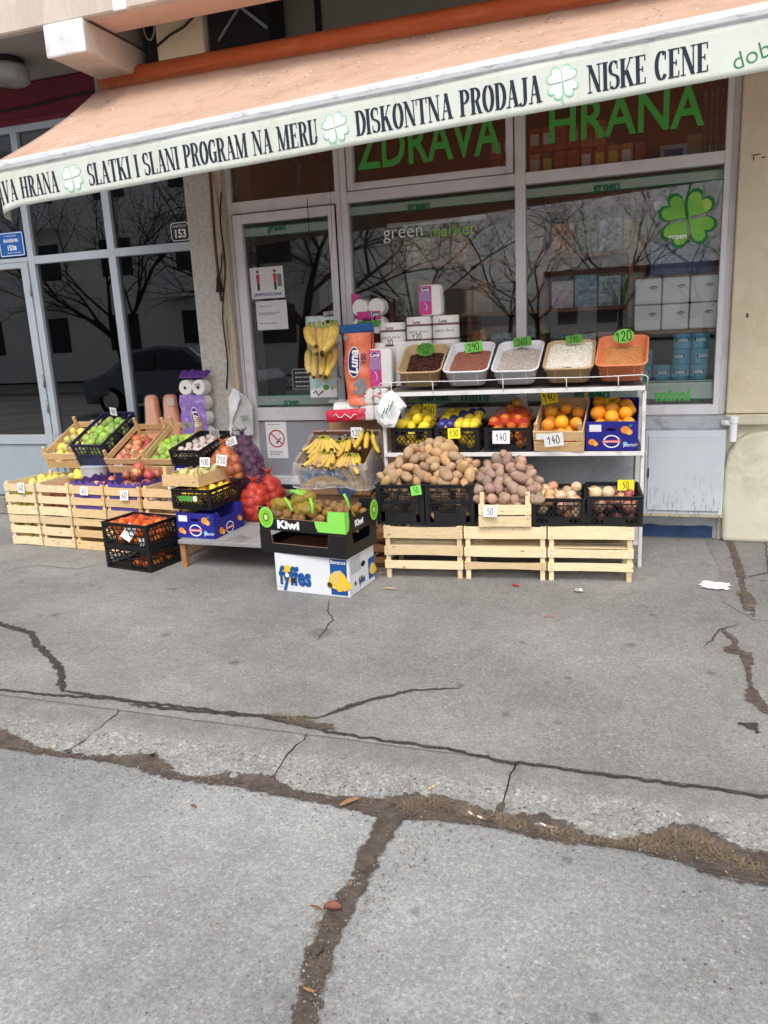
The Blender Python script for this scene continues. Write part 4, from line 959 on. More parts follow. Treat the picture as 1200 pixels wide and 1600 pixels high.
# ================================================================ crates and boxes
def wooden_crate(label, loc, yaw=0, tilt=0, w=.3, d=.5, h=.25, boards=((.0, .062), (.09, .152), (.18, .245)), side=None, post=.02, mat='wood', group=None, floor=.012, name='wooden_crate', th=.007, warp=.004, back=None, pw=.024):
    t = thing(name, label, 'crate', loc, yaw, tilt, group)
    side = side or boards; back = back or boards
    def slat(m, a, b, z0, z1, upv):
        """a thin sawn board from a to b with its own wobble"""
        a, b = Vector(a), Vector(b); n = 5; j = [(R.uniform(-1, 1)*warp, R.uniform(-1, 1)*warp*.6) for _ in range(2)]
        o = Vector(upv); L, Q = [], []
        for i in range(n+1):
            f = i/n; p = a.lerp(b, f); s = math.sin(math.pi*f)
            L.append((p, z0+j[0][0]*s+j[1][1]*f, z1+j[1][0]*s+j[0][1]*f))
        vs = []
        for p, za, zb in L:
            for off in (0, th):
                q = p+o*off; vs += [(q.x, q.y, za), (q.x, q.y, zb)]
        fs = []
        for i in range(n):
            k = i*4; fs += [(k, k+4, k+5, k+1), (k+2, k+3, k+7, k+6), (k+1, k+5, k+7, k+3), (k, k+2, k+6, k+4)]
        fs += [(0, 1, 3, 2), (n*4, n*4+2, n*4+3, n*4+1)]
        m.add(vs, fs)
    m = MB(); [slat(m, (0, 0, 0), (w, 0, 0), a, b, (0, 1, 0)) for a, b in boards]; part(m, 'front_side', mat, t)
    m = MB(); [slat(m, (0, d, 0), (w, d, 0), a, b, (0, -1, 0)) for a, b in back]; part(m, 'back_side', mat, t)
    m = MB(); [slat(m, (0, th, 0), (0, d-th, 0), a, b, (1, 0, 0)) for a, b in side]; part(m, 'left_side', mat, t)
    m = MB(); [slat(m, (w, th, 0), (w, d-th, 0), a, b, (-1, 0, 0)) for a, b in side]; part(m, 'right_side', mat, t)
    m = MB(); n = max(3, int(d/.085))
    for k in range(n):
        y = th+.006+(d-2*th-.012)*k/n; m.box(th+.001, w-th-.001, y, y+(d-2*th)/n-.012, floor-.004+R.uniform(0, .003), floor+.003)
    part(m, 'floor', mat, t)
    for x in (th, w-th-pw):
        for y in (th, d-th-pw):
            m = MB(); zt = h+post*(1 if isinstance(post, (int, float)) else 1)
            m.box(x+.0005, x+pw-.0005, y+.0005, y+pw-.0005, 0, zt+R.uniform(-.004, .004)); part(m, 'corner_post', mat, t, bevel=.002)
    m = MB()
    for x in (th+pw/2, w-th-pw/2):
        for a, b in boards:
            for z in (a+.015, b-.015): m.tube([(x, -.0012, z), (x, .001, z)], .0022, 6)
    part(m, 'nails', 'cable', t)
    return t
def lattice_panel(W, H, style):
    """2-D layout of an open-work plastic side: list of ((x0,z0),(x1,z1),width)"""
    B = []; top = .84*H
    B.append(((0, H-.011), (W, H-.011), .022)); B.append(((0, .008), (W, .008), .016))
    B.append(((.013, 0), (.013, H), .026)); B.append(((W-.013, 0), (W-.013, H), .026))
    ztop = H*.74
    if style == 'lattice':
        B.append(((0, ztop), (W, ztop), .007)); B.append(((0, H*.30), (W, H*.30), .005))
        for k in range(1, 5): B.append(((W*k/5, ztop), (W*k/5, H), .007))
        B.append(((W*.3, H*.17), (W*.7, H*.17), H*.2))
        s = .028; n = int((W+H)/s)+2
        def clip(x0, z0, dx):
            # diagonal from lower bar to upper bar, clipped to the panel
            za, zb = .012, ztop; xa = x0; xb = x0+dx*(zb-za)
            pts = []
            for tt in (0, 1):
                pass
            t0, t1 = 0., 1.
            D = xb-xa
            for lo, hi in ((.02, W-.02),):
                if abs(D) > 1e-9:
                    ta, tb = (lo-xa)/D, (hi-xa)/D
                    if ta > tb: ta, tb = tb, ta
                    t0, t1 = max(t0, ta), min(t1, tb)
            if t1 > t0: B.append(((xa+D*t0, za+(zb-za)*t0), (xa+D*t1, za+(zb-za)*t1), .0042))
        for k in range(-n, n): clip(k*s, 0, .75); clip(k*s, 0, -.75)
    elif style == 'grid':
        B.append(((0, ztop+.02), (W, ztop+.02), .008)); B.append(((0, H*.34), (W, H*.34), .006)); B.append(((0, H*.56), (W, H*.56), .005))
        for k in range(1, 4): B.append(((W*k/4, ztop+.02), (W*k/4, H), .008))
        B.append(((.05, H*.19), (W-.05, H*.19), H*.24))
        for k in range(1, 17): x = .02+(W-.04)*k/17; B.append(((x, H*.34), (x, ztop+.02), .0042))
        for k in range(1, 9): z = H*.34+(ztop-H*.30)*k/9; B.append(((.02, z), (W-.02, z), .0036))
    elif style == 'slits':
        for z in (.28, .52, .74): B.append(((0, H*z), (W, H*z), .007))
        for k in range(1, 9): B.append(((W*k/9, H*.74), (W*k/9+.012, H), .006)); B.append(((W*k/9, H*.28), (W*(k-1)/9+.012, H*.74), .0045))
        n = 16
        for k in range(n): B.append(((.02+(W-.04)*k/n, .01), (.02+(W-.04)*(k+1)/n, H*.28), .0045))
    elif style == 'solid':
        B.append(((.02, H*.28), (W-.02, H*.28), H*.5)); B.append(((0, H*.56), (W, H*.56), .008)); B.append(((0, H*.78), (W, H*.78), .008))
        for k in range(1, 9): B.append(((W*k/9, H*.5), (W*k/9, H), .007))
    return B
def plastic_crate(label, loc, yaw=0, tilt=0, w=.3, d=.4, h=.17, style='lattice', mat='black_plastic', group=None, name='plastic_crate', low_front=0, parent_floor=True):
    t = thing(name, label, 'crate', loc, yaw, tilt, group); th = .006
    def side(nm, W, H, o, ux, nrm):
        m = MB(); ux = Vector(ux); nrm = Vector(nrm); o = Vector(o); q = 0
        for a, b, wd in lattice_panel(W, H, style):
            q += 1; e = (q % 5)*.00025
            A = o+ux*a[0]+Vector((0, 0, a[1])); Bp = o+ux*b[0]+Vector((0, 0, b[1]))
            if (Bp-A).length < 1e-4: continue
            m.bar(A, Bp, wd, th+e, nrm)
        part(m, nm, mat, t, bevel=0)
    hf = h-low_front
    side('front_panel', w, hf, (0, th/2, 0), (1, 0, 0), (0, 1, 0)); side('back_panel', w, h, (0, d-th/2, 0), (1, 0, 0), (0, 1, 0))
    side('side_panel', d, h, (th/2, 0, .0002), (0, 1, 0), (1, 0, 0)); side('side_panel', d, h, (w-th/2, 0, .0002), (0, 1, 0), (1, 0, 0))
    m = MB(); m.box(-.006, w+.006, -.008, .004, hf-.006, hf+.003); part(m, 'front_rim', mat, t, bevel=.002)
    m = MB(); m.box(-.006, w+.006, d-.004, d+.008, h-.006, h+.003); part(m, 'back_rim', mat, t, bevel=.002)
    for x in (-.007, w-.005):
        m = MB(); m.box(x, x+.012, .005, d-.005, h-.0055, h+.0028); part(m, 'side_rim', mat, t, bevel=.002)
    m = MB(); m.box(.007, w-.007, .007, d-.007, .004, .008); part(m, 'floor', mat, t)
    for x in (-.003, w-.019):
        for y in (-.004, d-.018):
            m = MB(); m.box(x, x+.022, y, y+.022, 0, (hf if y < .1 else h)-.007); part(m, 'corner_post', mat, t, bevel=.004)
    return t
simple('cardboard', (176, 136, 104), .85, .15, var=.08, scale=6)
simple('cardboard_inside', (120, 84, 66), .9, .1, var=.1, scale=6)
simple('print_navy', (40, 42, 142), .5, .35, var=.06, scale=4)
simple('print_orange', (240, 150, 60), .5, .3, var=.12, scale=40)
simple('print_flesh', (246, 190, 96), .5, .3, var=.1, scale=60)
simple('print_yellow', (240, 200, 70), .5, .3, var=.1, scale=40)
simple('print_red', (206, 60, 66), .5, .3, var=.05)
simple('print_white', (236, 236, 240), .5, .3, var=.04)
simple('print_cyan', (120, 190, 230), .5, .3, var=.04)
simple('print_leaf', (90, 160, 70), .5, .3, var=.1)
simple('carton_white', (224, 227, 232), .5, .3, var=.03, scale=3)
simple('carton_black', (30, 29, 31), .5, .3, var=.12, scale=5)
simple('kiwi_green', (140, 222, 92), .5, .3, var=.05)
simple('kiwi_flesh', (128, 196, 52), .5, .3, var=.1, scale=60)
simple('fyffes_blue', (28, 82, 150), .5, .3, var=.04)
simple('fyffes_yellow', (246, 198, 40), .5, .3, var=.05)
simple('print_blue_grey', (78, 110, 150), .7, .2, var=.1)
simple('print_tan_yellow', (206, 164, 84), .7, .2, var=.12)
def flat(parent, poly, mat, T, z=.0008, name='print', hole=None):
    m = MB(); m.prism(poly, z, z+.0004, T, hole); return part(m, name, mat, parent)
def citrus(parent, T, x, y, r, cut=True, z=.0008):
    flat(parent, ell(x, y, r, r*.92, 20), 'print_orange', T, z)
    if cut:
        flat(parent, ell(x+r*.9, y-r*.55, r*.75, r*.7, 18), 'print_orange', T, z+.0005); flat(parent, ell(x+r*.9, y-r*.55, r*.62, r*.56, 16), 'print_flesh', T, z+.001)
def orange_box(label, loc, yaw, tilt, w, d, h, back=None, cut=.07):
    """printed blue fruit carton with dipped long sides"""
    t = thing('orange_carton', label, 'box', loc, yaw, tilt); th = .006; hb = back or h
    poly = [(0, 0), (w, 0), (w, h), (w*.66, h), (w*.62, h-.0), (0, h)]
    slot = rrect(w*.22, .018, .008, 4, w*.38, h*.68)
    m = MB(); m.prism([(0, 0), (w, 0), (w, h), (0, h)], -th, 0, RX90, [slot]); part(m, 'front_panel', 'print_navy', t)
    m = MB(); m.prism([(0, 0), (w, 0), (w, hb), (0, hb)], -d, -d+th, RX90); part(m, 'back_panel', 'print_navy', t)
    for x in (0, w-th):
        T = Matrix.Translation((x, 0, 0)) @ Matrix(((0, 0, 1, 0), (1, 0, 0, 0), (0, 1, 0, 0), (0, 0, 0, 1)))
        m = MB(); m.prism([(th, 0), (d-th, 0), (d-th, hb), (d-.06, hb), (d-.09, h-cut), (.09, h-cut), (.06, h), (th, h)], .0005, th-.0005, T); part(m, 'side_panel', 'print_navy', t)
    m = MB(); m.box(th, w-th, th, d-th, .001, .006); part(m, 'floor', 'cardboard', t)
    F_ = RX90.copy()
    def art(T, W, H, small=False):
        flat(t, [(.02, H*.66), (W*.30, H*.66), (W*.30, H*.90), (.02, H*.90)], 'print_white', T) if not small else None
        citrus(t, T, W*.76 if not small else W*.22, H*.72 if not small else H*.32, .026); citrus(t, T, W*.12 if not small else W*.84, H*.30 if not small else H*.6, .022)
        flat(t, [(W*.82, H*.86), (W*.9, H*.92), (W*.86, H*.8)], 'print_leaf', T) if not small else None
        flat(t, ell(W*.5, H*.32, .050, .042, 28), 'print_white', T, .0008, hole=[ell(W*.5, H*.32, .041, .034, 28)])
        flat(t, [(W*.5-.056, H*.32-.012), (W*.5+.056, H*.32-.008), (W*.5+.056, H*.32+.012), (W*.5-.056, H*.32+.008)], 'print_red', T, .0014)
        for k in range(9): x = W*.5-.048+k*.0108; flat(t, [(x, H*.32-.005), (x+.007, H*.32-.0045), (x+.007, H*.32+.005), (x, H*.32+.0045)], 'print_white', T, .002)
        if not small:
            flat(t, ell(W*.76, H*.24, .014, .014, 16), 'print_cyan', T); text('pamir', .034, 'print_white', t, T @ Matrix.Translation((W*.855, H*.2, .001)), bold=.0, shear=.3)
    art(F_, w, h)
    art(Matrix.Translation((w, 0, 0)) @ Matrix.Rotation(rad(90), 4, 'Z') @ RX90, d, h-cut, True)
    return t

# ================================================================ fruit and vegetables
def fmat(name, c, c2, sc=6, rough=.4, spec=.4, var=(.015, .3, .15), bump=.06, bs=60, streak=None, spots=None):
    t = NT(name); w = t.rand(); v = t.new('ShaderNodeMapping'); t.link(t.co, v.inputs['Vector'])
    cb_ = t.new('ShaderNodeCombineXYZ'); mu = t.new('ShaderNodeMath', operation='MULTIPLY'); mu.inputs[1].default_value = 31; t.link(w, mu.inputs[0])
    for i in range(3): t.link(mu.outputs[0], cb_.inputs[i])
    t.link(cb_.outputs[0], v.inputs['Location'])
    if streak: v.inputs['Scale'].default_value = streak
    n = t.noise(sc, 5, .6, v.outputs[0])
    out = t.ramp(n, [(.36, rgb(*c)), (.64, rgb(*c2))])
    if spots:
        d = t.voro(spots[1], 'Distance', v.outputs[0]); out = t.mix(t.ramp(d, [(.06, (.8,)*3), (.16, (0, 0, 0))]), out, rgb(*spots[0]))
    out = t.vary(out, *var)
    t.bump(t.noise(bs, 4, .6, v.outputs[0]), bump*4, .002)
    return t.done(out, rough, spec)
fmat('skin_lemon', (248, 206, 26), (250, 220, 54), bump=.12, bs=160, var=(.008, .14, .06))
fmat('skin_orange', (246, 152, 20), (250, 172, 34), bump=.12, bs=160, var=(.008, .14, .04))
fmat('skin_tangerine', (240, 114, 18), (246, 138, 26), bump=.12, bs=160, var=(.008, .16, .04))
fmat('skin_yellow_apple', (238, 216, 84), (226, 220, 110), 14, spots=((150, 120, 50), 60))
fmat('skin_green_apple', (150, 196, 62), (182, 214, 92), 14)
fmat('skin_red_apple', (188, 44, 50), (222, 140, 96), 9, streak=(5, 5, 1.2), var=(.02, .4, .1))
fmat('skin_blush_apple', (216, 96, 86), (236, 186, 120), 10, streak=(4, 4, 1.4), var=(.02, .3, .15))
fmat('skin_pear', (226, 214, 140), (214, 204, 120), 14, spots=((130, 110, 60), 70))
fmat('skin_potato', (200, 164, 120), (172, 134, 92), 16, .8, .2, (.01, .25, .2), .25, 90, spots=((110, 80, 56), 26))
fmat('skin_red_potato', (186, 152, 130), (166, 130, 112), 16, .8, .2, (.012, .25, .2), .25, 90, spots=((104, 72, 60), 26))
fmat('skin_onion', (206, 130, 78), (232, 178, 120), 8, .35, .45, (.02, .35, .3), .1, 40, streak=(7, 7, 1))
fmat('skin_pale_onion', (238, 214, 160), (222, 170, 104), 6, .35, .45, (.02, .2, .3), .1, 40, streak=(7, 7, 1))
fmat('skin_red_onion', (140, 54, 62), (182, 96, 90), 8, .35, .45, (.02, .35, .2), .1, 40, streak=(7, 7, 1))
fmat('skin_purple_onion', (104, 62, 84), (140, 92, 110), 8, .4, .4, (.02, .3, .2), .1, 40, streak=(7, 7, 1))
fmat('skin_kiwi', (152, 116, 60), (128, 92, 46), 24, .85, .15, (.01, .25, .2), .3, 150)
fmat('skin_mushroom', (240, 236, 224), (226, 216, 198), 10, .7, .2, (.01, .1, .2))
fmat('skin_garlic', (232, 220, 212), (204, 178, 170), 12, .6, .25, (.01, .2, .2), streak=(6, 6, 1))
fmat('skin_banana', (232, 192, 66), (206, 172, 58), 9, .45, .35, (.015, .2, .2), spots=((110, 82, 36), 30))
fmat('skin_squash', (236, 140, 70), (222, 118, 50), 6, .4, .45, (.01, .1, .1))
fmat('squash_cut', (240, 160, 120), (236, 176, 140), 10, .3, .5, (.01, .1, .1))
fmat('foil_blue', (60, 56, 140), (40, 44, 116), 30, .3, .5, (.03, .3, .1), .3, 60)
simple('stalk', (92, 72, 44), .8, .2); simple('banana_tip', (66, 52, 34), .8, .2); simple('banana_stem', (160, 160, 60), .6, .3, var=.2, scale=30)
def blob(prof, n=16, mat=None, stalk=None, squash=1, noise_=0, seed=0, name='fruit', dims=(1, 1, 1)):
    m = MB(); m.lathe(prof, n)
    for i, v in enumerate(m.v):
        v = Vector(v)
        if noise_: v = v*(1+noise.noise(v*18+Vector((seed*7.1, seed*3.3, 0)))*noise_+noise.noise(v*40+Vector((seed, 0, 3)))*noise_*.3)
        m.v[i] = (v.x*dims[0], v.y*dims[1], v.z*dims[2])
    if stalk: m.k = 1; m.tube([(0, 0, stalk[0]), (.1*stalk[1], 0, stalk[0]+stalk[1]*.6), (.3*stalk[1], 0, stalk[0]+stalk[1])], stalk[2], 5)
    return m.mesh(name, [mat, 'stalk'], True)
def sph(r, n=9, fn=lambda a: (1, 1)):
    P = []
    for k in range(n+1):
        a = -math.pi/2+math.pi*k/n; fr, fz = fn(a); P.append((max(.0004, r*math.cos(a)*fr), r*math.sin(a)*fz))
    return P
def apple(mat, r, seed): return blob([(max(.0006, q), z-(.28*r*math.exp(-(q/(.28*r))**2) if z > 0 else -.18*r*math.exp(-(q/(.25*r))**2))) for q, z in sph(r, 13, lambda a: (1.02+.05*math.sin(a), .93))], 16, mat, (.55*r, .5*r, .0016), noise_=.05, seed=seed, name='apple')
def citrusm(mat, r, seed, e=1.0): return blob(sph(r, 10, lambda a: (1, e*(.97))), 16, mat, (r*.93*e, .004, .003), noise_=.04, seed=seed, name='citrus')
def lemon(mat, r, seed): return blob([(.003, -1.42*r), (.007, -1.34*r)]+sph(r, 10, lambda a: (1, 1.2))[1:-1]+[(.007, 1.34*r), (.003, 1.44*r)], 14, mat, noise_=.05, seed=seed, name='lemon')
def onion(mat, r, seed): return blob([(.005, -.92*r)]+sph(r, 10, lambda a: (1, .86))[1:-2]+[(.36*r, .80*r), (.14*r, .98*r), (.08*r, 1.25*r), (.03*r, 1.45*r)], 14, mat, noise_=.07, seed=seed, name='onion')
def pear(mat, r, seed): return blob([(.004, -.9*r), (.5*r, -.84*r), (.85*r, -.5*r), (.98*r, -.05*r), (.88*r, .4*r), (.62*r, .85*r), (.42*r, 1.2*r), (.28*r, 1.42*r), (.06*r, 1.5*r)], 14, mat, (1.4*r, .5*r, .002), noise_=.08, seed=seed, name='pear')
def potato(mat, r, seed):
    q = random.Random(seed); return blob(sph(r, 12), 16, mat, noise_=.26, seed=seed, name='potato', dims=(q.uniform(.85, 1.0), q.uniform(.8, .95), q.uniform(1.15, 1.6)))
def mushroom(mat, r, seed): return blob([(.3*r, -.9*r), (.34*r, -.2*r), (.9*r, -.12*r), (1.0*r, .1*r), (.85*r, .5*r), (.5*r, .8*r), (.05*r, .9*r)], 14, mat, noise_=.06, seed=seed, name='mushroom')
VAR = {}
def variants(key, fn, mat, r, n=4): VAR[key] = [fn(mat, r*(1+.08*(k-1.5)/1.5), k+1) for k in range(n)]
variants('lemon', lemon, 'skin_lemon', .031); variants('orange', citrusm, 'skin_orange', .039); variants('big_orange', citrusm, 'skin_orange', .042); variants('tangerine', citrusm, 'skin_tangerine', .031)
variants('yellow_apple', apple, 'skin_yellow_apple', .036); variants('green_apple', apple, 'skin_green_apple', .037); variants('red_apple', apple, 'skin_red_apple', .040); variants('blush_apple', apple, 'skin_blush_apple', .036)
variants('pear', pear, 'skin_pear', .035); variants('potato', potato, 'skin_potato', .0305, 7); variants('red_potato', potato, 'skin_red_potato', .0325, 7)
variants('onion', onion, 'skin_onion', .036); variants('pale_onion', onion, 'skin_pale_onion', .038, 2); variants('red_onion', onion, 'skin_red_onion', .03); variants('purple_onion', onion, 'skin_purple_onion', .03)
variants('kiwi', lambda m, r, s: blob(sph(r, 10, lambda a: (1, 1.28)), 14, m, noise_=.05, seed=s, name='kiwi'), 'skin_kiwi', .025)
variants('mushroom', mushroom, 'skin_mushroom', .026); variants('garlic', onion, 'skin_garlic', .026); variants('wrapped', citrusm, 'foil_blue', .034, 3)
KIND = {'lemon': ('lemon', 'lemon'), 'orange': ('orange', 'orange'), 'big_orange': ('orange', 'orange'), 'tangerine': ('tangerine', 'tangerine'), 'pear': ('pear', 'pear'), 'potato': ('potato', 'potato'), 'red_potato': ('potato', 'potato'), 'kiwi': ('kiwi_fruit', 'kiwi'), 'mushroom': ('mushroom', 'mushroom'), 'garlic': ('garlic_bulb', 'garlic'), 'wrapped': ('wrapped_lemon', 'lemon')}
for k in ('yellow_apple', 'green_apple', 'red_apple', 'blush_apple'): KIND[k] = ('apple', 'apple')
for k in ('onion', 'pale_onion', 'red_onion', 'purple_onion'): KIND[k] = ('onion', 'onion')
def fruit(key, Mx, label, group, upright=.5, s=1):
    nm, cat = KIND[key]; q = R.choice(VAR[key])
    e = Euler((R.gauss(0, upright*1.2), R.gauss(0, upright*1.2), R.uniform(0, 6.28)))
    return put(q, nm, Mx @ e.to_matrix().to_4x4() @ Matrix.Scale(s*R.uniform(.93, 1.07), 4), label, cat, group)
def fill(T, box, r, keys, label, group, heap=0, up_=.5, peak=(.5, .55), tight=.93, keep=False, **kw):
    """drop fruit one by one into a box (x0,x1,y0,y1,z0,z1) so that each rests on those below; only the ones in sight are kept"""
    x0, x1, y0, y1, z0, z1 = box; P = []; fails = 0; dd = 2*r*tight; hz = heap*1.55*r if heap >= 1 else heap
    while fails < 40 and len(P) < 300:
        best = None
        for c in range(16):
            x, y = R.uniform(x0+r, x1-r), R.uniform(y0+r, y1-r); z = z0+r
            for p in P:
                d2 = (x-p[0])**2+(y-p[1])**2
                if d2 < dd*dd: z = max(z, p[2]+math.sqrt(dd*dd-d2))
            u, v = (x-x0)/(x1-x0), (y-y0)/(y1-y0)
            hu = (u-peak[0])/(peak[0] if u < peak[0] else 1-peak[0]); hv = (v-peak[1])/(peak[1] if v < peak[1] else 1-peak[1])
            if z <= z1-r*.55+hz*max(0, 1-max(abs(hu), abs(hv))**1.6) and (best is None or z < best[2]): best = (x, y, z)
        if best: P.append(best)
        else: fails += 1
    k = 0
    for x, y, z in P:
        top_ = not any(q[2] > z+r*.9 and (q[0]-x)**2+(q[1]-y)**2 < (1.1*r)**2 for q in P)
        if not (keep or top_ or y < y0+2.3*r or x > x1-2.3*r): continue
        key = keys if isinstance(keys, str) else R.choice(keys)
        lb = label[key] if isinstance(label, dict) else label; gp = group[key] if isinstance(group, dict) else group
        fruit(key, T @ Matrix.Translation((x, y, z)), lb, gp, up_); k += 1
    return k
def T_of(t): return TM(t.location, math.degrees(t.rotation_euler.z), math.degrees(t.rotation_euler.x))

# bananas
def banana_mesh(L, bend, r, seed):
    q = random.Random(seed); m = MB(); N = 12; P = []
    for i in range(N+1):
        f = i/N; a = bend*(f-.1); P.append(Vector((0, -L/bend*(1-math.cos(a)), -L/bend*math.sin(a)+0)))
    rs = []
    for i in range(N+1):
        f = i/N; rs.append(r*(.30 if f < .06 else min(1, .30+(f-.06)*3.6) if f < .3 else 1 if f < .72 else max(.26, 1-(f-.72)*2.7)))
    def seg(a, b, k): m.k = k; m.tube(P[a:b+1], rs[a:b+1], 7, True)
    seg(0, 2, 1); seg(2, N-1, 0); m.k = 2; m.tube([P[N-1], P[N]], [rs[N-1]*.9, rs[N]*.8], 7)
    return m.mesh('banana', ['skin_banana', 'banana_stem', 'banana_tip'], True)
BAN = [banana_mesh(.20, 1.0, .0185, 1), banana_mesh(.19, 1.25, .0175, 2), banana_mesh(.21, .8, .0185, 3)]
def banana_bunch(label, Mx, fan, n, group=None, tiers=1, spread=1.0):
    """n bananas fanned from one crown; local -z is the way they hang"""
    t = thing('banana_bunch', label, 'bananas', (0, 0, 0), group=group); t.matrix_world = Mx
    m = MB(); m.tube([(0, 0, .035), (0, 0, .0), (0, -.01, -.02)], [.012, .016, .02], 8); part(m, 'crown', 'banana_tip', t, smooth=True)
    for tier in range(tiers):
        for k in range(n):
            a = (k-(n-1)/2)/max(1, (n-1)/2)
            o = bpy.data.objects.new('banana', R.choice(BAN)); C.objects.link(o); o.parent = t
            o.matrix_local = Matrix.Translation((a*.035*spread, -.012-.035*tier+R.uniform(-.004, .004), -.012-.05*tier)) @ Euler((R.uniform(-.1, .1)+.12*tier, -a*fan+R.uniform(-.05, .05), a*.5+R.uniform(-.15, .15))).to_matrix().to_4x4()
    return t

# price cards
def price(label, s, loc, w=.075, h=.06, mat='card_white', yaw=0, lean=-8, roll=0, ink='ink', dig=.62, sx=.72, shape=None, pen=.095):
    t = thing('price_card', label, 'price card', loc); t.rotation_euler = Euler((rad(lean), rad(roll), rad(yaw)))
    m = MB()
    if shape == 'cloud':
        pts = []
        for k in range(72):
            a = 2*math.pi*k/72; q = 1+.09*abs(math.sin(a*4.5)); pts.append((w/2*q*math.cos(a), h/2*q*math.sin(a)))
        m.prism(pts, 0, .0012, RX90)
    elif shape == 'oval': m.prism(ell(0, 0, w/2, h/2, 36), 0, .0012, RX90)
    else: m.prism([(-w/2, -h/2), (w/2, -h/2+R.uniform(-.002, .002)), (w/2, h/2), (-w/2, h/2+R.uniform(-.002, .002))], 0, .0012, RX90)
    part(m, 'card', mat, t)
    lines = s.split('/'); n = len(lines)
    for i, l in enumerate(lines):
        hh = h*dig/(n if n == 1 else n*.85); handwriting(l, hh, ink, t, face((0, -.0014, (n-1)*hh*.62-i*hh*1.24)), pen, sx)
    return t
def superell(m, a, b, c, e=.35, nu=24, nv=12, T=None):
    def sg(x, p): return math.copysign(abs(x)**p, x)
    def fn(u, v):
        th = 2*math.pi*u; ph = -math.pi/2+math.pi*v
        return (a*sg(math.cos(ph), e)*sg(math.cos(th), e), b*sg(math.cos(ph), e)*sg(math.sin(th), e), c*sg(math.sin(ph), e))
    return m.sheet(fn, nu, nv, T)
# ================================================================ left display
def pc(label, s, px_, py_, Y, wp, hp, **k):
    p = atY(px_, py_, Y); D = (p-Vector((0, 0, EYE))).dot(fw)/F
    return price(label, s, p, wp*D, hp*D, **k)
G1 = 'wooden crates stacked in the left display'
cols = [(-4.765, 4.715, -3, .305, 'wood_pale'), (-4.436, 4.70, -4, .315, 'wood_pale'), (-4.108, 4.675, -4.5, .325, 'wood'), (-3.765, 4.645, -4, .32, 'wood'), (-3.425, 4.625, -3, .31, 'wood')]
what = ['pale wooden crate with yellow apples showing between its boards', 'wooden crate of dark red apples beside the pale apple stack', 'wooden crate lined with purple tray under the 60 card', 'wooden crate with purple tray and heaped red apples', 'wooden crate of white mushrooms next to the pear crate']
low = ['bottom pale crate of the leftmost stack, yellow apples inside', 'empty looking bottom crate under the dark red apples', 'bottom crate of the third stack from the left', 'bottom wooden crate hidden behind the tangerine crates', 'bottom wooden crate under the mushrooms behind the tangerine crates']
ctop = []
for i, (x, y, yw, w_, mt) in enumerate(cols):
    b = ((.004, .07), (.098, .158), (.186, .246))
    wooden_crate(low[i], (x+R.uniform(-.006, .006), y, 0), yw, 0, w_, .5, .247, b, mat=mt, group=G1, post=.0)
    t = wooden_crate(what[i], (x, y, .25), yw+R.uniform(-.6, .6), 0, w_, .5, .247, b, mat=mt, group=G1, post=.012 if i else .018)
    ctop.append(t)
G2 = 'yellow apples of the leftmost stack'
fill(T_of(ctop[0]), (.015, .29, .012, .48, .012, .245), .036, 'yellow_apple', 'yellow apple inside the leftmost wooden crate stack', G2, left=False)
fill(TM((cols[0][0], cols[0][1], 0), -3), (.015, .29, .012, .2, .012, .22), .036, 'yellow_apple', 'yellow apple inside the leftmost wooden crate stack', G2)
T2 = T_of(ctop[1])
fill(T2, (.015, .30, .012, .48, .012, .20), .036, 'red_apple', 'dark red apple in the second crate stack from the left', 'red apples in the second stack')
for j in range(9): fruit('yellow_apple', T2 @ Matrix.Translation((.05+.065*(j % 4), .33+.06*(j//4), .245+.02*(j//4))), 'yellow apple on the back of the second crate stack', 'yellow apples on the second stack', .5)
def liner(t, w_, label):
    o = thing('tray_liner', label, 'tray', t.location, math.degrees(t.rotation_euler.z))
    m = MB()
    def fn(u, v):
        a = u*4; s = int(min(a, 3.999)); f = a-s; c = [(.012, .012), (w_-.012, .012), (w_-.012, .48), (.012, .48)]
        p = Vector(c[s]).lerp(Vector(c[(s+1) % 4]), f); z = .02+v*(.238+.03*abs(math.sin(u*60)))*1
        return (p.x+(.006*math.sin(u*60) if v > .5 else 0), p.y, z)
    m.sheet(fn, 96, 2); part(m, 'tray', 'liner_purple', o, fix=False)
simple('liner_purple', (96, 78, 152), .6, .3, var=.15, scale=12)
liner(ctop[2], .325, 'purple moulded tray in the third crate from the left'); liner(ctop[3], .32, 'purple moulded tray under the heaped red apples')
G3 = 'red apples in the purple trays'
fill(T_of(ctop[2]), (.03, .30, .03, .46, .1, .24), .04, ['red_apple', 'blush_apple'], 'red apple in the purple tray of the third stack', G3)
fill(T_of(ctop[3]), (.03, .29, .06, .46, .12, .25), .042, ['red_apple', 'red_apple', 'blush_apple'], 'red apple heaped in the fourth purple tray', G3, heap=2, peak=(.4, .45))
Tm = T_of(ctop[4]); fill(Tm, (.015, .295, .012, .48, .1, .21), .026, 'mushroom', 'white mushroom in the wooden crate beside the pears', 'white mushrooms', up_=.6)

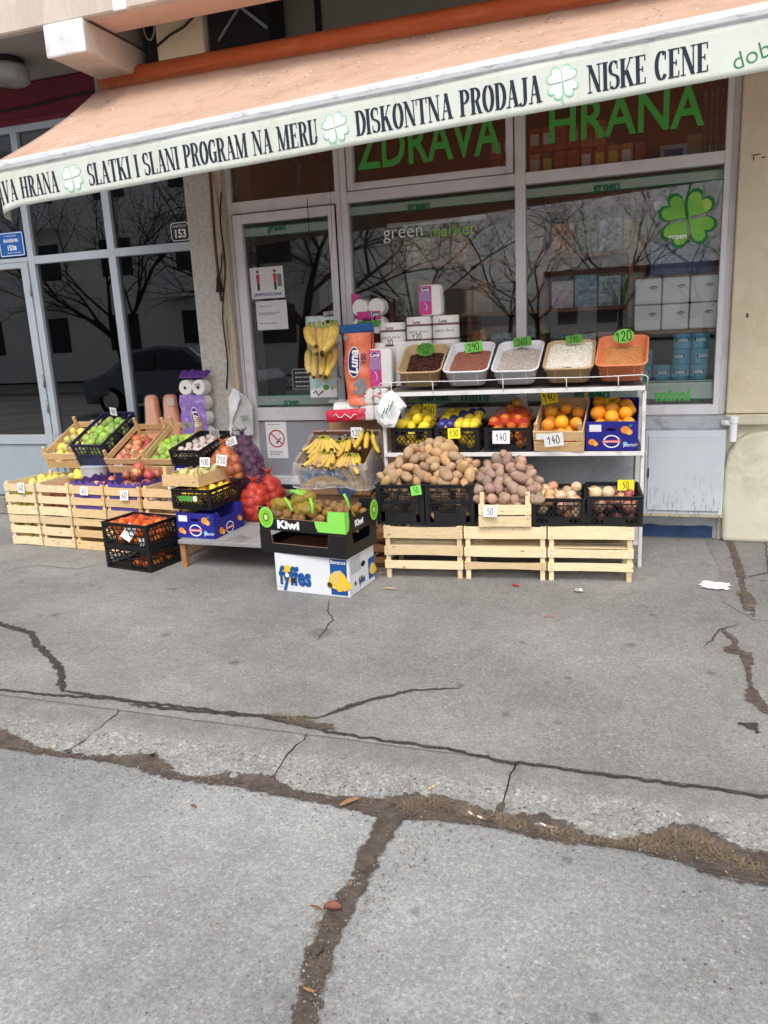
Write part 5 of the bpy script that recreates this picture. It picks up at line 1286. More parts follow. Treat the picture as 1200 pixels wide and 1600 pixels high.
# crates propped up behind, tilted towards the street
simple('tub_white', (200, 206, 212), .5, .35, var=.04)
GB = 'plain crates propping up the tilted row'
for x, nm in ((-4.60, 'plain wooden crate propping up the tilted yellow apples'), (-4.27, 'plain wooden crate propping up the navy crate'), (-3.95, 'plain wooden crate propping up the tilted red apples'), (-3.64, 'plain wooden crate propping up the small green apples')):
    wooden_crate(nm, (x, 5.27, 0), 0, 0, .29, .3, .56, ((.004, .07), (.12, .19), (.24, .31), (.36, .43), (.49, .556)), post=.0, group=GB)
TB = ((.002, .066), (.085, .135))
tk = wooden_crate('tilted wooden crate of yellow apples left of the navy crate', (-4.615, 5.06, .555), 2, 24, .30, .5, .138, TB, post=.055, mat='wood')
fill(T_of(tk), (.015, .285, .01, .46, .05, .145), .036, 'yellow_apple', 'yellow apple in the tilted crate left of the navy crate', 'yellow apples in the tilted crate', heap=0)
tl = plastic_crate('navy blue plastic crate tilted up and full of green apples', (-4.33, 5.10, .535), 0, 24, .30, .5, .24, 'solid', 'navy_plastic')
fill(T_of(tl), (.012, .288, .012, .48, .10, .245), .038, 'green_apple', 'green apple in the tilted navy plastic crate', 'green apples in the navy crate', heap=0)
tm_ = wooden_crate('tilted wooden crate of red and striped apples beside the navy crate', (-3.985, 5.016, .532), 0, 25, .30, .5, .14, TB, post=.06, mat='wood')
fill(T_of(tm_), (.015, .285, .01, .45, .03, .115), .037, ['blush_apple', 'red_apple', 'blush_apple'], 'striped red apple in the tilted wooden crate', 'striped apples in the tilted crate')
tn = wooden_crate('tilted wooden crate of small green apples below the squash', (-3.675, 5.06, .525), -1, 27, .30, .5, .14, TB, post=.06, mat='wood')
fill(T_of(tn), (.015, .285, .01, .42, .03, .12), .034, 'green_apple', 'small green apple in the tilted wooden crate', 'green apples in the tilted wooden crate')
bx = orange_box('blue carton under the garlic crate', (-3.37, 4.98, .36), -3, 0, .26, .4, .245)
wooden_crate('plain crate hidden under the blue garlic carton', (-3.37, 4.98+.16, 0), -3, 0, .27, .3, .355, ((.004, .07), (.12, .19), (.26, .35)), post=0)
to = plastic_crate('small black crate of garlic under the 420 card', (-3.37, 4.96, .612), -4, 12, .27, .42, .115, 'slits', 'black_plastic')
fill(T_of(to), (.012, .258, .012, .40, .03, .10), .024, 'garlic', 'pinkish white garlic bulb in the small black crate', 'garlic bulbs in the black crate', up_=1)
tb = thing('plastic_tub', 'pale grey plastic tub under the navy crate', 'tub', (-4.17, 5.07, .50)); m = MB(); m.lathe([(.10, 0), (.115, .07), (.12, .075), (.0, .075)], 20); part(m, 'tub', 'tub_white', tb)

# low grey bench with the pear, lemon and orange stack
bn = thing('low_bench', 'low grey bench under the pear crate and onion bags', 'bench', (-3.0, 4.375, 0), -1)
m = MB(); m.box(0, .78, 0, .62, .172, .2); part(m, 'top', 'grey_metal', bn, bevel=.003)
for x in (.0, .74):
    for y in (.02, .57): m = MB(); m.box(x, x+.038, y, y+.038, 0, .172); part(m, 'leg', 'wood_brown', bn)
ob = orange_box('blue citrus carton at the bottom of the pear stack', (-3.037, 4.44, .2), -2.6, 0, .30, .38, .175, cut=.05)
lc = plastic_crate('black lattice crate of netted lemons under the pears', (-3.112, 4.53, .378), -2.4, 0, .31, .42, .14, 'lattice')
fill(T_of(lc), (.012, .298, .014, .40, .008, .125), .031, 'lemon', 'lemon in the black crate under the pears', 'lemons under the pears')
m = MB(); m.box(0, .12, 0, .0015, 0, .036); m.k = 1; m.box(.121, .15, 0, .0014, 0, .036); g = m.build('crate_label', ['print_leaf', 'card_white'], None, (-3.05, 4.514, .44), (0, 0, rad(-2.4))); tag(g, 'green paper label on the black lemon crate', 'label')
pr = wooden_crate('low open wooden crate of pale pears above the lemon crate', (-3.225, 4.60, .52), -2.6, -1, .30, .5, .088, ((.002, .085),), post=.05, mat='wood')
fill(T_of(pr), (.015, .285, .012, .48, .02, .105), .035, 'pear', 'pale yellow pear in the low wooden crate', 'pears in the low crate', up_=.9, heap=0)

# tangerines in two black crates on the pavement
GT = 'black crates stacked on the pavement'
t1 = plastic_crate('lower black crate of the pavement stack, few tangerines inside', (-3.544, 4.302, 0), -9.4, 0, .41, .30, .16, 'slits', group=GT)
t2 = plastic_crate('upper black crate full of netted tangerines on the pavement', (-3.546, 4.302, .163), -9.4, 0, .41, .30, .165, 'slits', group=GT)
GTT = 'tangerines in the pavement crates'
fill(T_of(t1), (.17, .39, .014, .28, .008, .07), .030, 'tangerine', 'tangerine in the black crates on the pavement', GTT)
fill(T_of(t2), (.012, .398, .012, .28, .008, .16), .031, 'tangerine', 'tangerine in the black crates on the pavement', GTT)
n_ = thing('citrus_net', 'reddish net over the tangerines in the pavement crate', 'net', t2.location, -9.4); m = MB()
m.sheet(lambda u, v: (.015+.38*u, .012+.27*v, .168+.014*noise.noise((u*7, v*6, 1))-.02*(abs(u-.5)*2)**6-.02*(abs(v-.5)*2)**6), 24, 16); part(m, 'mesh', 'net_clear_red', n_, smooth=True, fix=False)

# butternut squashes and the purple paper pack against the glass
def squash(px_, label):
    p = atY(px_, 664, 5.46); t = thing('butternut_squash', label, 'squash', (p.x, 5.48, .715), group='wrapped butternut squashes')
    m = MB(); prof = [(.01, .0), (.07, .01), (.082, .05), (.08, .10), (.068, .17), (.058, .24), (.056, .31), (.05, .355), (.03, .375), (.002, .378)]
    m.lathe(prof, 20)
    for i, v in enumerate(m.v): m.v[i] = (v[0], max(v[1], -.032), v[2])
    part(m, 'flesh', 'skin_squash', t, smooth=False, bevel=0)
    m = MB(); cut = [(-.062, .02), (.062, .02), (.066, .07), (.058, .15), (.044, .24), (.042, .32), (.028, .355), (-.028, .355), (-.042, .32), (-.044, .24), (-.058, .15), (-.066, .07)]
    m.prism(cut, .033, .035, RX90); part(m, 'cut_face', 'squash_cut', t)
    m = MB(); m.lathe([(r_*1.06+.004, z*1.02) for r_, z in prof], 20)
    for i, v in enumerate(m.v): m.v[i] = (v[0], max(v[1], -.042)+.004*noise.noise((v[0]*40, v[2]*40, 1)), v[2]+.004*noise.noise((v[0]*30, v[2]*30, 4)))
    part(m, 'cling_film', 'film_pale', t, smooth=False)
    return t
squash(239, 'left one of the two wrapped orange squash halves'); squash(268, 'right one of the two wrapped squash halves, brown label on top')
p = atY(266, 628, 5.43); m = MB(); m.box(-.032, .032, 0, .002, -.03, .03); tag(m.build('price_label', 'card_grey', None, (p.x, 5.432, p.z)), 'brownish label stuck on the right squash half', 'label')
m = MB(); m.box(-4.05, -3.45, 5.40, 5.585, .572, .713); bo = m.build('support_board', 'wood', None); tag(bo, 'wooden board under the squashes and the purple paper pack', 'board')
simple('tissue', (240, 238, 236), .85, .15, var=.03, scale=10, bump=.15, bscale=40)
simple('wrap_purple', (150, 118, 196), .3, .5, var=.16, scale=16, bump=.6, bscale=30, c2=(196, 176, 226))
simple('wrap_purple_dark', (92, 48, 132), .35, .45, var=.06)
simple('wrap_orange', (240, 128, 92), .3, .5, var=.12, scale=14, bump=.7, bscale=26, c2=(244, 158, 124))
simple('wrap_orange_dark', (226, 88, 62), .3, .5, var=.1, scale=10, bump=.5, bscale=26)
simple('wrap_blue', (26, 86, 146), .35, .45, var=.1, scale=12, bump=.5, bscale=30)
simple('wrap_navy', (30, 40, 104), .35, .45, var=.05)
simple('wrap_magenta', (204, 62, 142), .35, .45, var=.14, scale=14, c2=(226, 120, 176))
simple('wrap_lilac', (168, 128, 176), .35, .45, var=.1, scale=12)
simple('wrap_red', (214, 40, 72), .3, .5, var=.08, bump=.5, bscale=26)
simple('wrap_teal', (84, 176, 208), .35, .45, var=.12, scale=9, c2=(128, 204, 226))
simple('wrap_grey', (140, 138, 142), .35, .45, var=.2, scale=30)
simple('print_brown', (128, 96, 92), .6, .25, var=.1)
def oval_logo(parent, T, s, rx, ry, oval='wrap_navy', rim='card_white', size=.04, sx=1):
    flat(parent, ell(0, 0, rx*1.08, ry*1.1, 32), rim, T, .0006, 'logo'); flat(parent, ell(0, 0, rx, ry, 32), oval, T, .0011, 'logo')
    text(s, size, 'card_white', parent, T @ Matrix.Translation((0, 0, .0022)), bold=.035, shear=.15, sx=sx)
def loft(loops):
    m = MB(); n = len(loops[0]); m.v = [tuple(p) for l in loops for p in l]
    m.f = [(i*n+k, i*n+(k+1) % n, (i+1)*n+(k+1) % n, (i+1)*n+k) for i in range(len(loops)-1) for k in range(n)]
    m.f += [tuple(range(n-1, -1, -1)), tuple(range((len(loops)-1)*n, len(loops)*n))]; m.mi = [0]*len(m.f); return m
pp_ = atY(305, 668, 5.44); t = thing('paper_roll_pack', 'tall purple pack of toilet rolls beside the concrete column', 'toilet rolls', (pp_.x, 5.50, .715), -2)
RR = .061
for r_ in range(4):
    for c_ in (-1, 1):
        m = MB(); T = Matrix.Translation((c_*RR*1.0, 0, RR+r_*RR*2.02)) @ Matrix.Rotation(rad(90), 4, 'X')
        m.lathe([(.016, -.05), (RR*.9, -.052), (RR, -.045), (RR, .045), (RR*.9, .052), (.016, .05)], 20, T); part(m, 'roll', 'tissue', t, smooth=False, bevel=0)
        if r_ == 3: m = MB(); m.lathe([(.012, .0515), (.012, .0535)], 12, T); part(m, 'roll_core', 'gasket', t)
def wrapf(u, v):
    x = (u-.5)*RR*3.9; z = RR*6.1*v; by = .006*abs(math.sin(z/(RR*2.02)*math.pi))**.5
    return (x*(1+.04*math.sin(z/(RR*2.02)*math.pi*2-1.6)), -.056-by-.004*noise.noise((x*40, z*22, 1)), z+.003)
part(MB().sheet(wrapf, 16, 40), 'wrapper', 'wrap_purple', t, smooth=True, fix=False)
def capf(u, v): x = (u-.5)*RR*(4.1+.6*v); return (x, -.03+.07*v+.01*noise.noise((x*20, v*2, 4)), RR*8.1+.012+v*(.05+.05*abs(noise.noise((x*14, 2, 2)))))
part(MB().sheet(capf, 20, 5), 'wrapper_top', 'wrap_purple_dark', t, smooth=True, fix=False, solid=.001)
TT = Matrix.Translation((.02, -.064, .185)) @ RX90 @ Matrix.Rotation(rad(-82), 4, 'Z'); oval_logo(t, TT, 'Luna', .088, .034, 'wrap_purple_dark', size=.062, sx=1.1)
handwriting('100', .03, 'ink', t, face((.06, -.057, RR*7.35)), .1, .8)

# price cards of the left display
pc('white card reading 60 clipped to the leftmost crate stack', '60', 33, 762, 4.69, 13, 16)
price('white card reading 60 on the tilted yellow apple crate', '60', T_of(tk) @ Vector((.20, .480, .135)), .05, .055, lean=24)
pc('white card reading 40 on top of the navy crate', '40', 177, 643, 5.40, 12, 13, lean=16, roll=8)
pc('white card reading 60 on the tilted striped apple crate', '60', 185, 723, 5.0, 15, 11, roll=-8)
price('brownish card reading 60 at the back of the small green apples', '60', T_of(tn) @ Vector((.155, .480, .115)), .11, .062, lean=27, mat='card_grey')
pc('white card reading 60 on the third crate with purple tray', '60', 131, 767, 4.655, 15, 13)
pc('white card half hidden behind the red apples', '24', 149, 747, 5.02, 18, 9, mat='card_white')
pc('white card reading 60 on the fourth crate with heaped apples', '60', 194, 774, 4.615, 15, 16)
pc('grey card reading 420 at the back of the garlic crate', '420', 335, 677, 5.29, 17, 13, mat='card_grey', lean=12)
pc('white card reading 100 stuck above the pears', '100', 320, 722, 4.83, 18, 15, roll=2)
pc('white card reading 250 stuck behind the pears', '250', 346, 719, 4.85, 18, 17, roll=8)
pc('white card reading 250 tied to the purple onion bag', '250', 361, 690, 5.1, 20, 13, roll=-16)
pc('blank folded white card lying on the netted tangerines', '', 202, 832, 4.27, 18, 25, roll=32, lean=-25)
pc('small white label on the side of the tangerine crate', '', 223, 847, 4.26, 15, 12, roll=-6, yaw=-9)

# onions in net bags
def net_bag(label, c, rx, ry, h, key, netm, n, fl, group, lean=0, tuft=True, seed=0):
    """a filled net: onions packed under a knitted skin that bulges over each one"""
    t = thing('net_bag', label, 'net bag', c); r = .031; P = []
    q = random.Random(seed); tries = 0
    def rad_at(f): return max(.15, (1-abs(2*f-.85)**2.6*.62) if f < .95 else .3)
    while len(P) < n and tries < 6000:
        tries += 1; f = q.uniform(.06, .93); a = q.uniform(0, 6.28); k = rad_at(f)
        if math.sin(a) > .55: continue
        p = Vector(((rx*k-r*.9)*math.cos(a)+lean*f, (ry*k-r*.9)*math.sin(a), r+f*(h-2*r)))
        if all((p-o).length > r*1.7 for o in P): P.append(p)
    for p in P: fruit(key, Matrix.Translation(Vector(c)+p), fl, group, 1.5, 1.0)
    m = MB()
    def fn(u, v):
        a = 2*math.pi*u; k = rad_at(v) if 0 < v < 1 else .1
        p = Vector((rx*k*math.cos(a)*.97+lean*v, ry*k*math.sin(a)*.97, v*h))
        out = Vector((math.cos(a), math.sin(a), 0)); b = 0
        for o in P:
            d = (p-o).length
            if d < r*1.6: b = max(b, math.sqrt(max(0, 1-(d/(r*1.6))**2))*r*.8)
        return p+out*(b-.004)
    m.sheet(fn, 56, 44); part(m, 'net', netm, t, smooth=True, fix=False)
    if tuft:
        m = MB()
        for k in range(7): a = k*.9; m.tube([(lean, 0, h*.97), (lean+.02*math.cos(a), .01*math.sin(a), h+.025), (lean+.05*math.cos(a), .03*math.sin(a), h+.045+.01*math.sin(k*2))], [.012, .006, .003], 5)
        part(m, 'tied_top', netm, t, smooth=True)
    return t
a = atY(352, 765, 4.98); net_bag('orange net bag of yellow onions beside the pear crate', (a.x, 5.02, .40), .12, .10, .36, 'onion', 'net_orange', 26, 'yellow onion inside the orange net bag', 'onions in the orange net', seed=1)
tb = MB(); tb.box(-.13, .13, -.1, .1, 0, .198); t_ = tb.build('carton_block', 'cardboard', None, (a.x, 5.03, .2), bevel=.004); tag(t_, 'closed brown carton under the orange onion net', 'carton')
a = atY(388, 745, 5.22); net_bag('purple net bag of dark onions by the door frame', (a.x, 5.27, .30), .13, .10, .50, 'purple_onion', 'net_purple', 40, 'dark purple onion inside the purple net bag', 'onions in the purple net', lean=-.05, seed=2)
a = atZ(393, 818, .2); net_bag('left one of the two red onion nets on the bench', (a.x-.005, a.y+.1, .2), .105, .10, .285, 'red_onion', 'net_red', 24, 'red onion inside the left red net', 'onions in the red nets', seed=3)
a = atZ(424, 806, .2); net_bag('right one of the two red onion nets near the kiwi trays', (a.x-.03, a.y+.12, .2), .10, .10, .30, 'red_onion', 'net_red', 22, 'red onion inside the right red net', 'onions in the red nets', lean=-.03, seed=4)

# white carrier bags hung on the column
def bag_sheet(t, poly, mat, y0, seed, amp=.012, nm='film'):
    """hanging film cut to an outline, creased"""
    xs = [p[0] for p in poly]; zs = [p[1] for p in poly]; N = 22; m = MB(); b = bmesh.new()
    vs = [b.verts.new((x, 0, z)) for x, z in poly]; tri = tessellate_polygon([[Vector((x, z, 0)) for x, z in poly]])
    for q in tri:
        try: b.faces.new([vs[i] for i in q])
        except ValueError: pass
    for _ in range(5):
        es = [e for e in b.edges if e.calc_length() > .018]
        if not es: break
        bmesh.ops.subdivide_edges(b, edges=es, cuts=1); bmesh.ops.triangulate(b, faces=b.faces)
    for v in b.verts:
        x, z = v.co.x, v.co.z
        v.co.y = y0+amp*(noise.noise((x*16, z*5, seed))*1.6+.5*noise.noise((x*45+z*12, z*20, seed+3)))
    me = bpy.data.meshes.new(nm); b.to_mesh(me); b.free(); me.materials.append(M(mat))
    me.polygons.foreach_set('use_smooth', [True]*len(me.polygons))
    o = bpy.data.objects.new(nm, me); C.objects.link(o); o.parent = t
    md = o.modifiers.new('thickness', 'SOLIDIFY'); md.thickness = .0012
    return o
def outline(L, ox, oz, Y):
    o = atY(ox, oz, Y); return o, [((atY(x, y, Y)-o).x, (atY(x, y, Y)-o).z) for x, y in L]
o, P = outline([(363,607),(370,606),(377,614),(388,622),(395,634),(396,680),(385,681),(362,679),(361,640)], 370, 606, 5.555)
t = thing('carrier_bags', 'bundle of white carrier bags hanging on the concrete column', 'bags', o)
bag_sheet(t, P, 'bag_grey', .0, 1)
o2, P2 = outline([(366,606),(374,610),(380,622),(374,635),(366,655),(362,684),(358,683),(361,650),(360,622)], 370, 606, 5.555)
bag_sheet(t, P2, 'bag_white', -.03, 2, .02)
m = MB(); q = atY(385, 650, 5.55)-o
for k in range(4): m.bar((q.x-.04+k*.002, -.03, q.z-.012*k), (q.x+.035-k*.008, -.03, q.z-.012*k+.003), .001, .004)
part(m, 'print', 'green_edge', t); m = MB(); q = atY(371, 672, 5.55)-o; m.bar((q.x-.02, -.03, q.z), (q.x+.04, -.03, q.z), .001, .006); part(m, 'print', 'ink', t)

# ================================================================ kiwi and banana cartons
fy = thing('banana_carton', 'white banana carton with blue lettering under the kiwi trays', 'box', (-2.116, 4.062, 0), -5.2); W, D, Hh = .5, .36, .243
m = MB(); m.box(0, W, 0, D, 0, Hh); part(m, 'carton', 'carton_white', fy, bevel=.004)
FT = RX90.copy(); ST_ = Matrix.Translation((W, 0, 0)) @ Matrix.Rotation(rad(90), 4, 'Z') @ RX90
flat(fy, ell(.085, .115, .056, .054, 36), 'fyffes_yellow', FT, .0008)
text('fyffes', .155, 'fyffes_blue', fy, FT @ Matrix.Translation((.137, .098, .0018)), bold=.045, width=.222)
flat(fy, ell(.082, .107, .014, .013, 20), 'card_white', FT, .0026); flat(fy, ell(.125, .077, .016, .018, 20), 'banana_tip', FT, .0032)
smallprint(fy, [(.028, 1)], .1, -.0012, 'ink_grey', .004)
flat(fy, [(.378, .012), (.488, .012), (.488, .232), (.378, .232)], 'fyffes_blue', FT, .0008)
text('Bananas', .034, 'card_white', fy, FT @ Matrix.Translation((.433, .214, .0014)), width=.098, bold=.015)
def fan(T, x, y, s, z0, par):
    """printed hand of bananas: outlined crescents fanning from one stalk"""
    for k in range(5):
        for g, mt in ((1.0, 'card_white'), (.9, 'ink'), (.82, 'fyffes_yellow')):
            a0 = rad(196+k*19); pts = []; L = s*(1.02-.05*abs(k-2)); wd = s*.17*g
            for i in range(13):
                f = i/12; an = a0+f*.75; px_ = x+L*(f*math.cos(a0+.5*f)); py_ = y+L*(f*math.sin(a0+.55*f))*.9; ww = wd*(.35+.9*math.sin(math.pi*(.12+.76*f))); pts.append((px_, py_, an, ww))
            poly = [(p[0]-math.sin(p[2])*p[3], p[1]+math.cos(p[2])*p[3]) for p in pts]+[(p[0]+math.sin(p[2])*p[3], p[1]-math.cos(p[2])*p[3]) for p in reversed(pts)]
            flat(par, poly, mt, T, z0+.0004*k*3+{'card_white': 0, 'ink': .0004, 'fyffes_yellow': .0008}[mt])
fan(FT, .455, .15, .125, .0014, fy); flat(fy, ell(.373, .074, .016, .016, 20), 'banana_tip', FT, .0085)
flat(fy, [(D*.74, .03), (D*.98, .03), (D*.98, .16), (D*.74, .16)], 'fyffes_blue', ST_, .0008)
fan(ST_, D*.93, .115, .075, .0012, fy)
flat(fy, ell(D*.54, .155, .03, .018, 20), 'gasket', ST_, .0008); flat(fy, ell(D*.22, .065, .013, .013, 20), 'ink', ST_, .0008)
text('fyffes', .058, 'fyffes_blue', fy, ST_ @ Matrix.Translation((D*.47, .062, .0014)), bold=.045, width=.085); flat(fy, ell(D*.39, .07, .02, .02, 20), 'fyffes_yellow', ST_, .0007)
m = MB()
for r_ in range(9):
    x = .03
    while x < .15: l = R.uniform(.008, .03); m.box(x, x+l, -.0012, -.0008, .22-.011*r_, .224-.011*r_, Matrix.Translation((W, 0, 0)) @ Matrix.Rotation(rad(90), 4, 'Z')); x += l+.006
part(m, 'small_print', 'ink_grey', fy)
def tray(label, loc, yaw, W, D, Hh, mid, green):
    t = thing('kiwi_tray', label, 'tray', loc, yaw, group='black kiwi trays'); th = .005
    def prof(L, right_full=.34): a, b = L*.13, L*(1-right_full*.55); return [(0, 0), (L, 0), (L, Hh), (b, Hh), (b-.012, mid), (a+.012, mid), (a, Hh), (0, Hh)]
    m = MB(); m.prism(prof(W), -th, 0, RX90); part(m, 'front_panel', 'carton_black', t)
    m = MB(); m.prism(prof(W), -D, -D+th, RX90); part(m, 'back_panel', 'carton_black', t)
    for x in (0, W-th):
        T = Matrix.Translation((x, 0, 0)) @ Matrix(((0, 0, 1, 0), (1, 0, 0, 0), (0, 1, 0, 0), (0, 0, 0, 1)))
        m = MB(); m.prism([(th+p[0]*(D-2*th)/D, p[1]) for p in [(0, 0), (D, 0), (D, Hh), (D*.8, Hh), (D*.77, mid*1.2), (D*.23, mid*1.2), (D*.2, Hh), (0, Hh)]], .0004, th-.0004, T); part(m, 'side_panel', 'carton_black', t)
    m = MB(); m.box(th, W-th, th, D-th, .001, .005); part(m, 'floor', 'cardboard_inside', t)
    e = MB()                                        # pale cut edge of the board
    pr_ = prof(W)
    for a, b in zip(pr_[2:], pr_[3:]): e.bar((a[0], .0025, a[1]+.0008), (b[0], .0025, b[1]+.0008), .0035, .0016, (0, 0, 1))
    part(e, 'cut_edge', 'cardboard', t)
    if green:
        F2 = RX90; S2 = Matrix.Translation((W, 0, 0)) @ Matrix.Rotation(rad(90), 4, 'Z') @ RX90
        flat(t, [(W*.69, .012), (W, .012), (W, Hh), (W*.815, Hh), (W*.80, mid), (W*.655, mid), (W*.665, mid*.55)], 'kiwi_green', F2)
        flat(t, [(0, .012), (.035, .03), (.045, Hh*.55), (.04, Hh), (0, Hh)], 'kiwi_green', S2)
        for T, cx in ((F2, .052), (S2, D-.028)):
            flat(t, [(cx+.052*math.cos(a), .078+.064*math.sin(a)) for a in [i*.2618 for i in range(24)] if 1], 'kiwi_green', T, .0008); flat(t, ell(cx, .078, .042, .052, 24), 'kiwi_flesh', T, .0013); flat(t, ell(cx, .078, .02, .026, 20), 'carton_black', T, .0018); flat(t, ell(cx, .078, .016, .021, 20), 'kiwi_flesh', T, .0022); flat(t, ell(cx, .078, .010, .015, 16), 'skin_mushroom', T, .0027)
        text('Kiwi', .066, 'card_white', t, F2 @ Matrix.Translation((W*.345, .038, .001)), bold=.05, width=.155)
        text('Kiwi', .05, 'card_white', t, S2 @ Matrix.Translation((D*.42, .048, .001)), bold=.05, width=.10)
    return t
k1 = tray('empty black kiwi tray between the white carton and the filled tray', (-2.206, 4.075, .245), -8.5, .60, .38, .137, .058, False)
k2 = tray('black and green kiwi tray filled with netted kiwis', (-2.20, 4.07, .385), -8.5, .60, .38, .14, .075, True)
fill(T_of(k2), (.015, .585, .015, .365, .006, .125), .026, 'kiwi', 'brown kiwi in the black and green tray', 'kiwis in the tray', up_=1.4, right=True)
def ynet(label, x, y, rx, h, n, seed): 
    p = T_of(k2) @ Vector((x, y, .105)); net_bag(label, p, rx, rx*.9, h, 'kiwi', 'net_yellow', n, 'brown kiwi in the yellow nets', 'kiwis in yellow nets', tuft=False, seed=seed)
ynet('round yellow net of kiwis standing tallest in the tray', .215, .17, .085, .12, 14, 5); ynet('flat yellow net of kiwis at the left of the tray', .09, .12, .075, .07, 8, 6); ynet('flat yellow net of kiwis at the front of the tray', .30, .07, .075, .06, 8, 7)
for x, y, a, nm in ((.215, .10, 10, 'curved green clip on the tallest kiwi net'), (.20, .03, 60, 'green clip on the front left kiwi net'), (.36, .03, 85, 'upright green clip on the front kiwi net'), (.50, .2, 70, 'green clip on the rear kiwis')):
    p = T_of(k2) @ Vector((x, y, .215 if a == 10 else .16)); m = MB(); m.sheet(lambda u, v: ((u-.5)*.09, -.01*math.sin(u*3.1), (v-.5)*.016+.012*math.sin(u*3.1)), 10, 1); o_ = m.build('net_clip', 'kiwi_green', None, p, (0, rad(a), rad(-8)), solid=.001); tag(o_, nm, 'clip')
p = T_of(k2) @ Vector((.09, .34, .16)); price('green card clipped at the back of the kiwi tray', '100', p, .075, .034, 'card_green', yaw=-8, roll=8)

# brown banana carton with a film liner
bs_ = thing('banana_carton', 'closed brown carton standing under the open banana carton', 'box', (-2.27, 4.93, 0), 1); m = MB(); m.box(0, .5, 0, .4, 0, .42); part(m, 'carton', 'cardboard', bs_, bevel=.004)
bb = thing('banana_carton', 'open brown banana carton with film liner and bananas inside', 'box', (-2.265, 4.85, .43), 1.5, 22); W, D, Hh = .5, .4, .25; th = .006
for nm, b in (('front_panel', (0, W, 0, th, 0, Hh)), ('back_panel', (0, W, D-th, D, 0, Hh+.03)), ('side_panel', (0, th, th+.0005, D-th-.0005, 0, Hh)), ('side_panel', (W-th, W, th+.0005, D-th-.0005, 0, Hh))):
    m = MB(); m.box(*b); part(m, nm, 'cardboard', bb, bevel=.002)
m = MB(); m.box(th, W-th, th, D-th, .001, .006); part(m, 'floor', 'cardboard_inside', bb)
m = MB(); m.box(th+.001, W-th-.001, D-th-.003, D-th-.0005, .006, Hh+.028); part(m, 'inner_back', 'cardboard_inside', bb)
flat(bb, [(.02, .10), (.44, .10), (.47, .13), (.47, .20), (.02, .20)], 'print_blue_grey', RX90)
def ban_print(T, x, y, L, w_, ang, par):
    for g, mt, z in ((1.12, 'ink', .0014), (1.0, 'print_tan_yellow', .0019)):
        P_ = []; N = 12
        for s_ in (1, -1):
            for i in range(N+1):
                f = i/N if s_ > 0 else 1-i/N; a = rad(ang)+(f-.5)*1.1; rr_ = L/1.1; ww = w_*g*(.3+.7*math.sin(math.pi*min(1, max(0, .06+f*.88))))*s_
                P_.append((x+(rr_+ww)*math.cos(a)-rr_*math.cos(rad(ang)), y+(rr_+ww)*math.sin(a)-rr_*math.sin(rad(ang))))
        flat(par, P_, mt, T, z)
ban_print(RX90, .20, .125, .32, .036, 90, bb); ban_print(RX90, .435, .135, .26, .028, 10, bb); ban_print(RX90, .37, .15, .2, .022, 20, bb)
text('up', .13, 'print_blue_grey', bb, RX90 @ Matrix.Translation((.33, .052, .001)), bold=.05)
SD = Matrix.Translation((W, 0, 0)) @ Matrix.Rotation(rad(90), 4, 'Z') @ RX90
ban_print(SD, .30, .13, .22, .026, 10, bb); flat(bb, ell(.16, .13, .05, .045, 24), 'print_blue_grey', SD); flat(bb, [(.05, .03), (.3, .03), (.3, .07), (.05, .07)], 'print_blue_grey', SD)
TBn = T_of(bb)
GBn = 'banana bunches in the brown carton'
def lay(label, x, y, z, rx, ry, rz, n, fan_=.5, tiers=1):
    banana_bunch(label, TBn @ Matrix.Translation((x, y, z)) @ Euler((rad(rx), rad(ry), rad(rz))).to_matrix().to_4x4(), fan_, n, GBn, tiers)
lay('banana bunch with its crown up at the back left of the carton', .14, .27, .31, -38, 0, 0, 7, .75)
lay('banana bunch lying across the front left of the carton', .16, .15, .24, -60, 28, 18, 6, .5)
lay('banana bunch at the front centre of the carton, green stems', .23, .11, .27, -58, -15, -20, 5, .55)
lay('banana bunch at the back centre of the carton', .30, .30, .27, -62, -18, 0, 4, .5)
lay('banana bunch at the front right of the carton, green stems', .37, .10, .26, -62, 6, 10, 5, .5)
lay('single file bananas leaning on the right wall of the carton', .45, .30, .33, -52, 24, 20, 3, .2)
lay('banana bunch under the others in the middle of the carton', .27, .2, .2, -72, 0, 6, 6, .8)
lay('banana bunch low at the left wall of the carton', .09, .22, .24, -66, 22, 40, 5, .5)
lay('banana bunch low at the right front of the carton', .40, .16, .22, -70, -20, -30, 5, .6)
lay('banana bunch between the back crowns of the carton', .22, .31, .24, -60, 10, 0, 6, .7)
price('white card reading 120 stuck at the back of the bananas', '120', TBn @ Vector((.335, D-.014, Hh+.02)), .082, .075, yaw=1.5, lean=-4, pen=.08)
